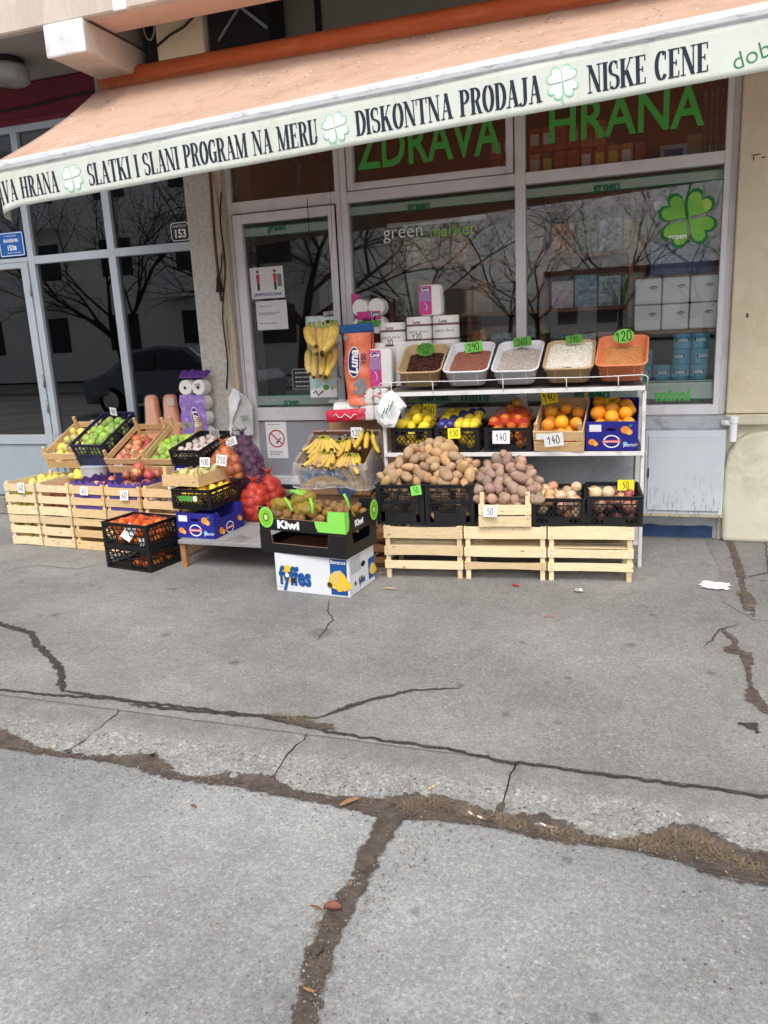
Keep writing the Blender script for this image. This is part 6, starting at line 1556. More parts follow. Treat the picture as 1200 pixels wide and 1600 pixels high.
def linerf(u, v):
    a = u*4 % 4; s = int(a); f = a-s; c = [(-.004, -.004), (W+.004, -.004), (W+.004, D+.004), (-.004, D+.004)]; nrm = [(0, -1), (1, 0), (0, 1), (-1, 0)]
    p = Vector(c[s]).lerp(Vector(c[(s+1) % 4]), f)
    n1 = Vector(nrm[s]); n0 = Vector(nrm[(s-1) % 4]); n2 = Vector(nrm[(s+1) % 4])
    nn = (n1+n0*max(0, .5-f*5)+n2*max(0, .5-(1-f)*5)).normalized()
    drop = {0: .15, 1: .17, 2: .02, 3: .10}[s]; nxt = {0: .17, 1: .02, 2: .10, 3: .15}[s]; drop = drop+(nxt-drop)*max(0, f-.6)/.4
    drop *= 1+.25*noise.noise((u*9, 0, 3))
    nz = noise.noise((u*26, v*3, 1))
    if v < .3: k = v/.3; off, z = -.03*(1-k), Hh-.05*(1-k)
    elif v < .4: k = (v-.3)/.1; off, z = .012*k, Hh+.012*math.sin(k*math.pi)
    else: k = (v-.4)/.6; off, z = .012+.045*k**.8+.02*nz*k, Hh-drop*k
    q = p+nn*(off+.006*noise.noise((u*40, v*8, 7)))
    return (q.x, q.y, z+.006*nz+(.02 if s == 2 and v < .35 else 0))
li = thing('film_liner', 'clear crumpled film liner hanging over the brown banana carton', 'liner', bb.location, 1.5, 22)
part(MB().sheet(linerf, 220, 26), 'film', 'film_clear', li, smooth=True, fix=False)
def hemf(i): 
    return linerf(i/160, 1.0)
m = MB(); m.tube([hemf(i) for i in range(0, 56)], [.004+.004*abs(noise.noise((i*.3, 0, 0))) for i in range(56)], 5); part(m, 'rolled_hem', 'film_clear', li, smooth=True)
# ================================================================ right display stand
sd = thing('display_stand', 'white metal two-shelf rack standing under the shop window', 'rack', (-1.62, 4.775, 0), 3.5)
SW_, SD_ = 1.615, .55; SZ1, SZ2 = .737, 1.128; TS = T_of(sd)
for z, nm in ((SZ1, 'shelf'), (SZ2, 'shelf')):
    m = MB(); m.box(.004, SW_-.004, .004, SD_-.004, z-.012, z-.001); m.k = 1; m.box(0, SW_, 0, .003, z-.026, z+.001); m.box(0, .003, .004, SD_, z-.026, z); m.box(SW_-.003, SW_, .004, SD_, z-.026, z); part(m, nm, ['shelf_top', 'white_metal'], sd, bevel=.001)
for x in (-.012, SW_-.018):
    m = MB(); m.box(x, x+.03, SD_, SD_+.03, 0, 1.20); part(m, 'post', 'white_metal', sd, bevel=.002)
    m = MB(); m.box(x+.004, x+.026, .02, .05, 0, SZ2-.03); part(m, 'post', 'white_metal', sd, bevel=.002)
    m = MB(); m.box(x-.01, x+.045, SD_-.02, SD_+.05, 0, .006); part(m, 'foot', 'white_metal', sd)
    m = MB(); m.bar((x+.034, SD_, SZ1+.06), (x+.034, .02, SZ1-.01), .012, .003, (1, 0, 0)); part(m, 'brace', 'white_metal', sd)
m = MB(); m.box(.03, SW_-.03, SD_+.008, SD_+.02, .30, SZ1-.03); part(m, 'back_panel', 'paint_grey', sd)
m = MB(); m.box(.03, SW_-.03, .40, .42, SZ2, SZ2+.145); part(m, 'bin_rail', 'shelf_top', sd)
rl = [(-.01, .02, SZ2-.005), (-.012, -.012, SZ2+.05), (.0, -.016, SZ2+.062)]+[(.02+(SW_-.04)*k/8, -.018, SZ2+.064+.003*math.sin(k*1.7)) for k in range(9)]+[(SW_, -.016, SZ2+.062), (SW_+.012, -.012, SZ2+.05), (SW_+.01, .02, SZ2-.005)]
m = MB(); m.tube(rl, .0035, 7); part(m, 'front_rail', 'white_metal', sd, smooth=True)
for x in (.07, .34, .78, 1.16, 1.46): m = MB(); m.tube([(x, -.018, SZ2+.063), (x+.002, -.014, SZ2-.005)], .003, 6); part(m, 'rail_stay', 'white_metal', sd, smooth=True)

# plastic tubs of pulses
simple('tub_tan', (196, 166, 124), .45, .4, var=.06, scale=5); simple('tub_clear', (226, 226, 232), .4, .4, var=.04, scale=5); simple('tub_orange', (232, 138, 96), .45, .4, var=.05, scale=5)
def pulse(name, c, c2): fmat(name, c, c2, 30, .5, .35, (.02, .1, .1))
for nm, c, c2 in (('fruit_dark', (60, 30, 26), (86, 44, 36)), ('pulse_brown', (150, 92, 74), (176, 118, 96)), ('pulse_grey', (208, 198, 190), (180, 168, 158)), ('pulse_white', (240, 236, 224), (222, 214, 200)), ('pulse_gold', (216, 150, 90), (232, 176, 118))):
    t_ = NT(nm); o_ = t_.voro(130, 'Color'); s_ = t_.new('ShaderNodeSeparateColor'); t_.link(o_, s_.inputs[0]); t_.done(t_.ramp(s_.outputs[0], [(0, rgb(*c)), (1, rgb(*c2))]), .5, .35)
def tub(label, x, y, z, yaw, tilt, W, D, Hh, mat, lvl, slope, cont, clab, bean, n, seed):
    t = thing('plastic_tub', label, 'tub', (x, y, z), yaw, tilt, group='tubs of dried pulses on the top shelf')
    def ring(i, z_, r_=.05): return [(px_, py_, z_) for px_, py_ in rrect(W-2*i, D-2*i, r_, 6, i, i)]
    lo = [ring(.036, 0, .04), ring(.03, .004, .045), ring(.008, Hh-.014), ring(.0, Hh-.012, .055), ring(-.002, Hh-.004, .056), ring(.002, Hh, .054), ring(.009, Hh-.001, .05), ring(.012, Hh-.008), ring(.034, .008, .042)]
    m = loft(lo); part(m, 'shell', mat, t, smooth=True)
    m = MB()
    for xx in (W*.25, W*.75): m.bar((xx, .0275, .012), (xx, .0085, Hh-.018), .006, .003, (0, 1, 0))
    part(m, 'rib', mat, t)
    c = thing(cont, clab, 'pulses' if cont != 'dried_fruit' else 'dried fruit', (x, y, z), yaw, tilt); c['kind'] = 'stuff'
    q = random.Random(seed); m = MB()
    def sz(u, v): return Hh*(lvl+slope*(.5-v))+.012*noise.noise((u*3, v*3, seed))-.012*(abs(u-.5)*2)**4
    i0 = .012+.026*(1-lvl)
    m.sheet(lambda u, v: (i0+(W-2*i0)*u, i0+(D-2*i0)*v, sz(u, v)-.003), 20, 24)
    for k in range(n):
        u, v = q.uniform(.03, .97), q.uniform(.03, .97); b = bean*q.uniform(.8, 1.2)
        T = Matrix.Translation((i0+(W-2*i0)*u, i0+(D-2*i0)*v, sz(u, v))) @ Euler((q.uniform(0, 6), q.uniform(0, 6), q.uniform(0, 6))).to_matrix().to_4x4()
        m.lathe([(.05*b, -1.0*b), (.5*b, -.55*b), (.62*b, .0), (.5*b, .55*b), (.05*b, 1.0*b)], 6, T)
    o = part(m, 'heap', {'dried_fruit': 'fruit_dark'}.get(cont, cont), c, smooth=True, fix=False); o['kind'] = 'stuff'
    return t
tub('tan plastic tub of dark dried fruit at the left of the top shelf', -1.545, 4.885, 1.135, 4.4, 23, .295, .42, .125, 'tub_tan', .42, -.3, 'dried_fruit', 'dark dried fruit heaped in the first tan tub', .013, 420, 1)
tub('white plastic tub of reddish brown pulses, 290 card', -1.24, 4.895, 1.135, 2, 24, .295, .42, .12, 'tub_clear', .62, .1, 'pulse_brown', 'reddish brown pulses in the white tub', .0065, 1100, 2)
tub('white plastic tub of pale grey beans, 260 card', -.93, 4.90, 1.135, 0, 24, .295, .42, .115, 'tub_clear', .66, .1, 'pulse_grey', 'pale grey beans in the white tub', .0065, 1100, 3)
tub('tan plastic tub of white beans beside the orange tub', -.612, 4.905, 1.138, 1, 22, .305, .42, .115, 'tub_tan', .92, .1, 'pulse_white', 'large white beans heaped to the rim of the tan tub', .0095, 800, 4)
tub('orange plastic tub of golden grain at the right shelf end', -.30, 4.91, 1.14, -1, 23, .30, .42, .125, 'tub_orange', .50, .05, 'pulse_gold', 'golden grain in the orange tub', .0055, 1200, 5)
for s, x, y, w_, h_, mt, sh, nm in (('KESTEN/700', 665, 546, 28, 20, 'card_dark_green', 'cloud', 'green cloud card with two lines in the dried fruit tub'), ('290', 740, 542, 28, 16, 'card_green', None, 'green card reading 290 in the brown pulses tub'), ('260', 816, 534, 28, 14, 'card_dark_green', None, 'green card reading 260 in the grey beans tub'), ('290', 897, 530, 25, 12, 'card_dark_green', None, 'green card reading 290 in the white beans tub'), ('120', 974.5, 525, 31, 22, 'card_green', 'oval', 'green oval card reading 120 in the orange tub')):
    pc(nm, s, x, y, 5.165, w_, h_, mat=mt, shape=sh, lean=9, roll=-6, dig=.72 if '/' not in s else .55, sx=.8, ink='ink', yaw=2)

# crates on the lower shelf
z0 = SZ1+.001
LC = plastic_crate('black lattice crate of lemons at the left end of the lower shelf', (-1.575, 4.80, z0), 3, 0, .27, .42, .155, 'lattice', group='black citrus crates on the lower shelf')
fill(T_of(LC), (.012, .258, .012, .40, .008, .175), .033, 'lemon', 'lemon in the leftmost crate of the lower shelf', 'lemons in the leftmost shelf crate', heap=2, peak=(.5, .7), up_=.9, taper=.5)
LG = plastic_crate('black lattice crate of loose and blue wrapped lemons', (-1.285, 4.81, z0), 3, 0, .285, .42, .155, 'lattice', group='black citrus crates on the lower shelf')
gl_ = {'lemon': 'lemon in the crate shared with blue wrapped ones', 'wrapped': 'lemon wrapped in printed blue paper'}; gg = {'lemon': 'lemons in the mixed crate', 'wrapped': 'blue wrapped lemons'}
TG = T_of(LG); fill(TG, (.012, .272, .012, .40, .008, .155), .032, 'lemon', gl_['lemon'], gg['lemon'], up_=.9)
for j in range(5):
    for i in range(5):
        key = 'wrapped' if i+ (4-j)*1 in (3, 4) or (j == 0 and i in (0, 1)) else 'lemon'
        fruit(key, TG @ Matrix.Translation((.04+.052*i, .05+.075*j, .165+.012*j+R.uniform(-.004, .004))), gl_[key], gg[key], .9)
LT = plastic_crate('black crate heaped with netted tangerines and oranges', (-.965, 4.825, z0), 2, 0, .29, .42, .15, 'lattice', group='black citrus crates on the lower shelf')
fill(T_of(LT), (.012, .278, .012, .40, .008, .17), .034, 'tangerine', 'tangerine in the shelf crate with the white 140 card', 'tangerines in the shelf crate', heap=2, peak=(.5, .8), taper=.45)
fruit('orange', T_of(LT) @ Matrix.Translation((.165, .36, .27)), 'single orange on top of the tangerine heap', 'tangerines in the shelf crate')
n_ = thing('citrus_net', 'red net lying over the tangerines on the lower shelf', 'net', LT.location, 2); m = MB()
m.sheet(lambda u, v: (.02+.25*u, .02+.36*v, .168+.09*math.sin(min(1, v*1.4)*1.5)*(1-abs(u-.5)**3*4)+.012*noise.noise((u*7, v*7, 3))), 22, 22); part(m, 'mesh', 'net_clear_red', n_, smooth=True, fix=False)
IW = wooden_crate('wooden crate of oranges tilted up on the lower shelf', (-.655, 4.85, z0+.002), -2, 24, .30, .42, .145, ((.002, .066), (.082, .142)), post=.045, mat='wood')
fill(T_of(IW), (.015, .285, .012, .37, .012, .135), .039, 'orange', 'orange in the tilted wooden crate on the shelf', 'oranges in the tilted crate', heap=0)
JB = orange_box('dark blue printed carton of big oranges on the lower shelf', (-.345, 4.885, z0+.002), 0, 12, .302, .40, .185, back=.21, cut=.0)
fill(T_of(JB), (.012, .29, .012, .38, .09, .225), .042, 'big_orange', 'big orange in the dark blue carton', 'oranges in the blue carton', heap=0)
m = MB(); m.box(.04, SW_-.04, .44, .47, SZ1, SZ1+.155); part(m, 'crate_prop', 'shelf_top', sd)
pc('yellow card reading 130 behind the leftmost lemons', '130', 671, 640, 5.06, 21, 18, mat='card_yellow', roll=2)
pc('yellow card reading 130 on the front of the mixed lemon crate', '130', 709.5, 677, 4.79, 20, 16, mat='card_yellow', roll=-3)
pc('white card reading 140 on the netted tangerine crate', '140', 783, 683, 4.80, 27, 20, roll=-1)
pc('yellow card reading 140 on the back of the tilted orange crate', '140', 858, 620, 5.10, 25, 22, mat='card_yellow', roll=-10, lean=14)
pc('white card reading 140 on the front of the tilted orange crate', '140', 865, 687, 4.755, 30, 22, roll=-6, lean=14)
pc('white blank label behind the front 140 card', '', 846, 682, 4.77, 16, 10, lean=14)
pc('small yellow card reading 140 on the dark blue carton', '140', 955, 626.5, 5.17, 19, 10, mat='card_yellow', roll=-6)

# empty wooden crates on the pavement carrying potatoes and onions
GE = 'empty wooden crates carrying the potato row'
for i, (x, y, nm) in enumerate(((-1.53, 4.418, 'leftmost empty wooden crate under the pale potatoes'), (-1.032, 4.472, 'middle empty wooden crate under the reddish potatoes'), (-.535, 4.526, 'rightmost empty wooden crate under the onions'))):
    wooden_crate(nm, (x, y, 0), 6, 0, .492, .42, .338, ((.065, .115), (.15, .205), (.262, .337)), post=-.004, mat='wood_pale', floor=.206, group=GE, pw=.03, warp=.006)
GS = 'small dark stained crates beside the banana cartons'
for z in (0, .17): wooden_crate(('lower' if z == 0 else 'upper')+' narrow old crate squeezed behind the kiwi trays', (-1.72, 4.60, z), 6, 0, .16, .36, .168, ((.03, .075), (.105, .16)), post=0, mat='wood_brown', group=GS)
zc = .342
GP = 'black potato crates on the empty crates'
PA = plastic_crate('black grid crate of pale potatoes with the green 50 card', (-1.575, 4.445, zc), 4, 0, .298, .42, .25, 'grid', group=GP)
PB = plastic_crate('black grid crate under the tallest part of the potato heap', (-1.268, 4.47, zc), 5, 0, .298, .42, .25, 'grid', group=GP)
GPP = 'pale potatoes heaped in the black crates'; lp_ = 'pale brown potato heaped in the black crates'
fill(T_of(PA), (.012, .29, .012, .40, .01, .25), .033, 'potato', lp_, GPP, up_=1.6)
fill(T_of(PB), (.012, .29, .012, .40, .01, .25), .033, 'potato', lp_, GPP, up_=1.6)
fill(T_of(PA), (-.015, .61, .005, .42, .225, .27), .033, 'potato', lp_, GPP, heap=.24, keep=True, up_=1.6, peak=(.56, .6), tight=.82)
CW = wooden_crate('wooden crate overflowing with reddish potatoes', (-.935, 4.455, zc), 7, 0, .31, .42, .137, ((.002, .066), (.076, .137)), post=.075, mat='wood_pale', pw=.028)
GPR = 'reddish potatoes in the wooden crate'; lr_ = 'reddish brown potato in the overflowing wooden crate'
fill(T_of(CW), (.015, .295, .015, .40, .01, .15), .036, 'red_potato', lr_, GPR, up_=1.6)
fill(T_of(CW), (-.06, .38, .005, .46, .125, .18), .035, 'red_potato', lr_, GPR, heap=.235, keep=True, up_=1.6, peak=(.5, .72), tight=.84)
OD = plastic_crate('left black crate of pale and copper onions', (-.628, 4.535, zc), 4, 0, .305, .42, .165, 'lattice', group='black onion crates')
GO = {'onion': 'onions in the left onion crate', 'pale_onion': 'onions in the left onion crate'}
fill(T_of(OD), (.012, .293, .012, .40, .008, .185), .037, ['onion', 'onion', 'pale_onion'], 'copper or pale onion in the left onion crate', 'onions in the left onion crate', up_=1.6)
OE = plastic_crate('right black crate of darker onions with the yellow 50 card', (-.312, 4.56, zc), 5, 0, .31, .42, .178, 'lattice', group='black onion crates')
fill(T_of(OE), (.012, .298, .012, .40, .008, .16), .035, ['onion', 'red_onion', 'onion'], 'dark copper onion in the right onion crate', 'onions in the right onion crate', up_=1.6)
for x, y in ((.05, .06), (.12, .08)): fruit('pale_onion', T_of(OE) @ Matrix.Translation((x, y, .185)), 'large pale onion lying on the right onion crate', 'pale onions on the right onion crate', .8, 1.15)
pc('small green card reading 50 on the left potato crate', '50', 650, 766, 4.43, 17, 15, mat='card_green', roll=-10)
pc('white card reading 50 on the reddish potato crate', '50', 766, 799, 4.435, 22, 17, roll=1)
pc('yellow card reading 50 at the back of the right onion crate', '50', 978, 758, 4.93, 25, 17, mat='card_yellow')

# ================================================================ paper goods between the door and the stand
def cyltext(s, size, mat, par, R_, z, ang, T, bold=.02, shear=0, width=None):
    o = text(s, size, mat, None, Matrix(), bold=bold, shear=shear, ex=0, width=width)
    for v in o.data.vertices:
        a = v.co.x/R_+rad(ang); v.co = T @ Vector((R_*math.sin(a), -R_*math.cos(a), z+v.co.y))
    o.parent = par
def kitchen_roll(label, px_, py_, tag_='', Y=None, r=.091, h=.23, yaw=0, group='white kitchen rolls'):
    p = atY(px_, py_, Y) if px_ is not None else Vector(py_); t = thing('kitchen_roll', label, 'paper roll', p, yaw, group=group)
    m = MB(); m.lathe([(.02, .004), (r*.9, 0), (r*.97, .003), (r, .012), (r, h-.012), (r*.97, h-.003), (r*.9, h), (.02, h-.002)], 40); part(m, 'roll', 'tissue', t, smooth=True)
    for z_, hh_ in ((h*.30, .012), (h*.72, .014)): m = MB(); m.lathe([(r+.0006, z_), (r+.0012, z_+.001), (r+.0012, z_+hh_), (r+.0006, z_+hh_+.001)], 28); part(m, 'printed_band', 'print_brown', t, smooth=True)
    cyltext('Luna', .03, 'print_brown', t, r+.001, h*.84, 0, Matrix(), .03, .1); cyltext('papirni ubrus', .026, 'print_brown', t, r+.001, h*.57, 4, Matrix(), .0, width=.14); cyltext('||| || ||||', .028, 'print_brown', t, r+.001, h*.15, 10, Matrix(), .0)
    if tag_:
        o = handwriting(tag_, .045, 'ink', t, Matrix(), .1, .75)
        for v in o.data.vertices: a = v.co.x/(r+.002)+rad(2); zz = h*.42+v.co.y; v.co = ((r+.002)*math.sin(a), -(r+.002)*math.cos(a), zz)
    return t
RZ = SZ2+.005
for k, x in enumerate((-1.69, -1.505, -1.325)): kitchen_roll('bottom row kitchen roll behind the tubs, '+ORD[k]+' from the left', None, (x, 5.34, RZ), group='bottom row kitchen rolls', h=.235)
zt = RZ+.236
kitchen_roll('left kitchen roll with a faint handwritten 20', None, (-1.70, 5.33, zt-.03), '20', h=.23); kitchen_roll('middle kitchen roll with handwritten 120', None, (-1.508, 5.34, zt), '120', yaw=0); kitchen_roll('right kitchen roll beneath the pink tissue pack', None, (-1.32, 5.34, zt), '')
def tissue_pack(label, p, w_, d_, h_, frac, yaw=0, roll=0, group='pink and white tissue packs'):
    t = thing('tissue_pack', label, 'tissue pack', p, yaw, group=group); t.rotation_euler.y = rad(roll)
    m = MB(); superell(m, w_/2, d_/2, h_/2, .25, 28, 14, Matrix.Translation((0, 0, h_/2))); part(m, 'pack', 'tissue', t, smooth=True)
    T = Matrix.Translation((-w_/2*.92, -d_/2-.0012, h_*.04)) @ RX90
    flat(t, rrect(w_*.92*frac*1.04, h_*.92, .008), 'wrap_magenta', T, 0); flat(t, rrect(w_*.92*frac*.96, h_*.3, .006, 4, w_*.02, h_*.42), 'wrap_lilac', T, .0006)
    T2 = T @ Matrix.Translation((w_*.92*frac*.5, h_*.80, .0008)); oval_logo(t, T2, 'Luna', w_*.26*max(frac, .6), h_*.075, size=h_*.13)
    m = MB(); m.tube([(-w_/2*.92+w_*.92*frac*.5+.012*math.sin(k*.9), -d_/2-.0022, h_*(.18+.06*k)) for k in range(5)], .003, 5); part(m, 'print', 'card_white', t, smooth=True)
    return t
p = Vector((-1.415, 5.33, zt+.232)); tissue_pack('upright pink and white tissue pack on top of the kitchen rolls', p, .155, .10, .205, .58)
SUP = thing('carton_stack', 'plain brown carton supporting the paper goods by the rack', 'carton', (-2.2, 5.02, 0), 3); m = MB(); m.box(0, .50, .26, .50, 0, .905); part(m, 'carton', 'cardboard', SUP, bevel=.004)
p = atY(563, 655, 5.2)
# red and white packs lying on the carton
ppz = .907
t = thing('napkin_pack', 'flat red and blue pack of napkin rolls by the hanging bags', 'napkins', (atY(540, 652, 5.1).x, 5.16, ppz), 2)
m = MB()
for k in range(2): m.lathe([(.02, -.075), (.044, -.075), (.046, -.07), (.046, .07), (.044, .075), (.02, .075)], 18, Matrix.Translation((-.05+.095*k, 0, .085)) @ Matrix.Rotation(rad(90), 4, 'Y') @ Matrix.Scale(.62, 4, (0, 0, 1)))
part(m, 'rolls', 'tissue', t)
m = MB(); m.sheet(lambda u, v: ((u-.5)*.29+.01*noise.noise((v*4, 1, 1)), -.055-.012*math.sin(v*3.1)+.005*noise.noise((u*14, v*6, 2)), .0+.085*v+.012*(u-.5)), 24, 8); part(m, 'wrapper', 'wrap_red', t, smooth=True, fix=False, solid=.001)
m = MB(); m.sheet(lambda u, v: ((u-.5)*.27, -.05+.10*v, .13+.012*noise.noise((u*8, v*5, 5))+.02*math.sin(v*3.1)), 20, 10); part(m, 'wrapper_top', 'film_clear', t, smooth=True, fix=False)
m = MB(); m.tube([(-.09+.022*k, -.0745, .04+.016*math.sin(k*1.9)) for k in range(9)], .0035, 5); part(m, 'print', 'card_white', t, smooth=True)
t = thing('tissue_pack', 'white double pack with small red marks beside the red pack', 'tissue pack', (atY(583, 652, 5.1).x, 5.17, ppz), 2, group='pink and white tissue packs')
for k in (0, 1):
    for j in (0, 1): m = MB(); superell(m, .052, .06, .055, .3, 24, 12, Matrix.Translation((-.054+.108*k, 0, .056+.112*j))); part(m, 'roll', 'tissue', t, smooth=True)
    m = MB(); m.tube([(-.085+.108*k+.028*math.cos(a*.4), -.0625, .155+.02*math.sin(a*.4)) for a in range(10)], .004, 5); part(m, 'print', 'wrap_red', t, smooth=True); m = MB(); m.prism(ell(-.06+.108*k, .19, .014, .008, 12), .060, .0622, RX90); part(m, 'print', 'wrap_red', t)
m = MB(); m.sheet(lambda u, v: ((u-.5)*.24, -.068+.006*noise.noise((u*10, v*10, 1)), .01+.23*v), 16, 16); part(m, 'wrapper', 'film_pale', t, smooth=True, fix=False)
p = atY(597, 604, 5.14); t = tissue_pack('pink and white tissue pack standing left of the dried fruit tub', (p.x, 5.17, 1.135), .165, .10, .265, .52, 2)
t = thing('toilet_roll', 'pair of white toilet rolls behind the lower pink pack', 'toilet rolls', (p.x+.03, 5.30, 1.135)); 
for k in (-1, 1): m = MB(); m.lathe([(.02, .29), (.06, .30), (.066, .292), (.066, 0), (.02, 0)], 22, Matrix.Translation((k*.068, 0, 0))); part(m, 'roll', 'tissue', t)
p = atY(577, 520, 5.42); t = thing('paper_roll_pack', 'pink and green pack of four rolls leaning on the window', 'toilet rolls', (p.x, 5.47, p.z-.01), 0)
for i in (-1, 1):
    for j in (0, 1): m = MB(); m.lathe([(.016, -.05), (.058, -.052), (.062, -.045), (.062, .045), (.058, .052), (.016, .05)], 22, Matrix.Translation((i*.062, 0, .062+.124*j)) @ Matrix.Rotation(rad(90), 4, 'X')); part(m, 'roll', 'tissue', t)
T = Matrix.Translation((-.085, -.056, .05)) @ RX90; flat(t, rrect(.18, .06, .006, 3, 0, .05), 'wrap_magenta', T, 0); flat(t, rrect(.18, .045, .006, 3, 0, 0), 'print_leaf', T, 0)
text('plus 4', .042, 'ink', t, T @ Matrix.Translation((.09, .055, .002)), bold=.02, shear=.2); oval_logo(t, T @ Matrix.Translation((.135, .088, .001)), 'Luna', .038, .014, size=.028)
m = MB(); m.sheet(lambda u, v: (-.15+.06*u, .02, .17+.12*v+.01*noise.noise((u*5, v*5, 1))), 4, 6); part(m, 'wrapper_end', 'wrap_magenta', t, fix=False, solid=.001)
m = MB(); m.box(-2.2, -1.62, 5.36, 5.545, 1.26, 1.28); 
# tall orange roll pack hung by its blue header
o = atY(557, 506, 5.16); t = thing('paper_roll_pack', 'long orange pack of toilet rolls hanging under a blue header', 'toilet rolls', o, 2)
D_ = (o-Vector((0, 0, EYE))).dot(fw)/F
def orf(u, v):
    x = (u-.5)*46*D_*(1-.06*math.sin(v*9)); z = -.06-v*112*D_; b = .012*abs(math.sin(v*math.pi*4.5)); q = abs(u-.5)*2
    return (x, -.055*(1-q**3)-b*(1-q**2)+.006*noise.noise((x*30, z*18, 2)), z)
part(MB().sheet(orf, 20, 60), 'wrapper', 'wrap_orange', t, smooth=True, fix=False)
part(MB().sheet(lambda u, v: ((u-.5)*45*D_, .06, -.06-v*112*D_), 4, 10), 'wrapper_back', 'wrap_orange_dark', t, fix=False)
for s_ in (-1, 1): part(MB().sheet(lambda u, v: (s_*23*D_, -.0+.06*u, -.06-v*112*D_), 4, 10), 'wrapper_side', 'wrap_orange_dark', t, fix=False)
m = MB(); m.sheet(lambda u, v: ((u-.5)*58*D_+.01*(v-.5), -.02-.02*noise.noise((u*3, v, 1)), -.004-.062*v+.008*u), 16, 4); part(m, 'header', 'wrap_blue', t, smooth=True, fix=False, solid=.003)
T = Matrix.Translation((-.008, -.073, -.255)) @ RX90 @ Matrix.Rotation(rad(86), 4, 'Z'); oval_logo(t, T, 'Luna', .098, .040, size=.085, sx=1.0)
text('100', .05, 'wrap_navy', t, Matrix.Translation((.062, -.068, -.235)) @ RX90 @ Matrix.Rotation(rad(86), 4, 'Z'), bold=.01); text('toalet', .034, 'wrap_orange_dark', t, Matrix.Translation((-.075, -.066, -.25)) @ RX90 @ Matrix.Rotation(rad(86), 4, 'Z'), bold=.01)
m = MB(); m.prism([(-.03, -.47), (.04, -.48), (.075, -.43), (.06, -.37), (.02, -.36), (-.02, -.40)], .066, .067, RX90); part(m, 'print', 'wrap_grey', t)
m = MB(); m.prism(ell(-.062, -.09, .018, .018, 16), .062, .063, RX90); part(m, 'print', 'wrap_grey', t)
# bananas hung in front of the door and a printed bag behind them
simple('bag_print', (196, 216, 222), .5, .35, var=.12, scale=12, c2=(150, 190, 170))
p = atY(503, 560, 5.34); t = thing('printed_bag', 'pale printed plastic bag hanging behind the hanging bananas', 'bag', p)
m = MB(); m.sheet(lambda u, v: ((u-.5)*.22, .01*noise.noise((u*5, v*4, 1)), (v-.5)*.58), 12, 20); part(m, 'film', 'bag_print', t, smooth=True, fix=False, solid=.0015)
for k in range(9):
    x, z = R.uniform(-.085, .085), R.uniform(-.25, -.1); m = MB(); m.prism(ell(x, z, R.uniform(.012, .03), R.uniform(.01, .02), 14), .012, .0125+.0001*k, RX90); part(m, 'print', R.choice(['print_leaf', 'print_yellow', 'card_white', 'print_cyan', 'tub_orange']), t)
m = MB(); m.prism([(-.105, -.28), (.105, -.28), (.105, -.21), (.02, -.2), (-.105, -.23)], .011, .0118, RX90); part(m, 'print', 'card_white', t)
m = MB(); m.tube([(-.08+.02*k, -.014, -.25+.02*math.sin(k*2.1)) for k in range(5)], .005, 5); part(m, 'print', 'green_edge', t, smooth=True)
p = atY(505, 507, 5.14)
Mh = Matrix.Translation(p) @ Euler((0, 0, rad(10))).to_matrix().to_4x4()
hb_ = thing('banana_bunch', 'big yellow banana bunch hanging in front of the door', 'bananas', p, 10)
m = MB(); m.tube([(.0, -.01, .0), (.03, 0, .018), (.07, .01, .016)], [.014, .013, .011], 8); part(m, 'crown', 'banana_tip', hb_, smooth=True)
def hang(x, y, z, tilt_y, rz, me, s=1.0, rx=0):
    o_ = bpy.data.objects.new('banana', me); C.objects.link(o_); o_.parent = hb_
    o_.matrix_local = Matrix.Translation((x, y, z)) @ Euler((rad(rx), rad(tilt_y), rad(rz))).to_matrix().to_4x4() @ Matrix.Scale(s, 4)
big_ = [banana_mesh(.235, 1.15, .0265, 11), banana_mesh(.225, .95, .026, 12)]
for a in ((-.03, -.02, .0, 30, 80, 0), (-.012, -.035, -.005, 14, 60, 1), (.012, -.04, -.005, 2, 20, 0), (.035, -.04, -.005, -6, -30, 1), (.055, -.03, .0, -16, -60, 0), (.07, -.015, 0, -22, -80, 1)):
    hang(a[0]*1.9-.04, a[1], a[2], a[3]*1.5, a[4], big_[a[5]], 1.2)
for a in ((-.035, -.01, -.15, 12, 40, 1), (-.012, -.02, -.17, 4, 10, 0), (.015, -.025, -.16, -2, -10, 1), (.042, -.02, -.17, -8, -30, 0), (.06, -.005, -.14, -14, -60, 1)):
    hang(a[0]*1.9-.05, a[1]+.03, a[2]-.01, a[3]*1.3, a[4], big_[a[5]], 1.05)
m = MB(); m.tube([(.05, 0, .018), (.05, .0, .25), (.05, .25, .6), (.05, .3, 1.15)], .0015, 4); part(m, 'string', 'cable', hb_)
# white carrier bags hung at the rack's corner
o, P = outline([(606,612),(612,610),(622,620),(632,633),(626,640),(622,655),(616,668),(600,668),(589,660),(590,640),(598,622)], 608, 611, 4.74)
t = thing('carrier_bags', 'white carrier bags with green print hanging on the rack corner', 'bags', o)
bag_sheet(t, P, 'bag_white', 0, 5, .022)
o2, P2 = outline([(604,613),(612,611),(618,625),(614,645),(620,662),(604,665),(594,655),(593,636)], 608, 611, 4.74); bag_sheet(t, P2, 'bag_white', -.035, 7, .022); 
o2, P2 = outline([(612,611),(622,620),(633,636),(622,646),(616,636)], 608, 611, 4.74); bag_sheet(t, P2, 'bag_grey', .03, 9, .015)
m = MB()
for k in range(6): q = atY(598+k*3, 646-k*2.5-(k % 2)*4, 4.70)-o; m.bar((q.x, -.062, q.z-.02), (q.x+.012, -.062, q.z+.016), .001, .005)
part(m, 'print', 'green_edge', t)
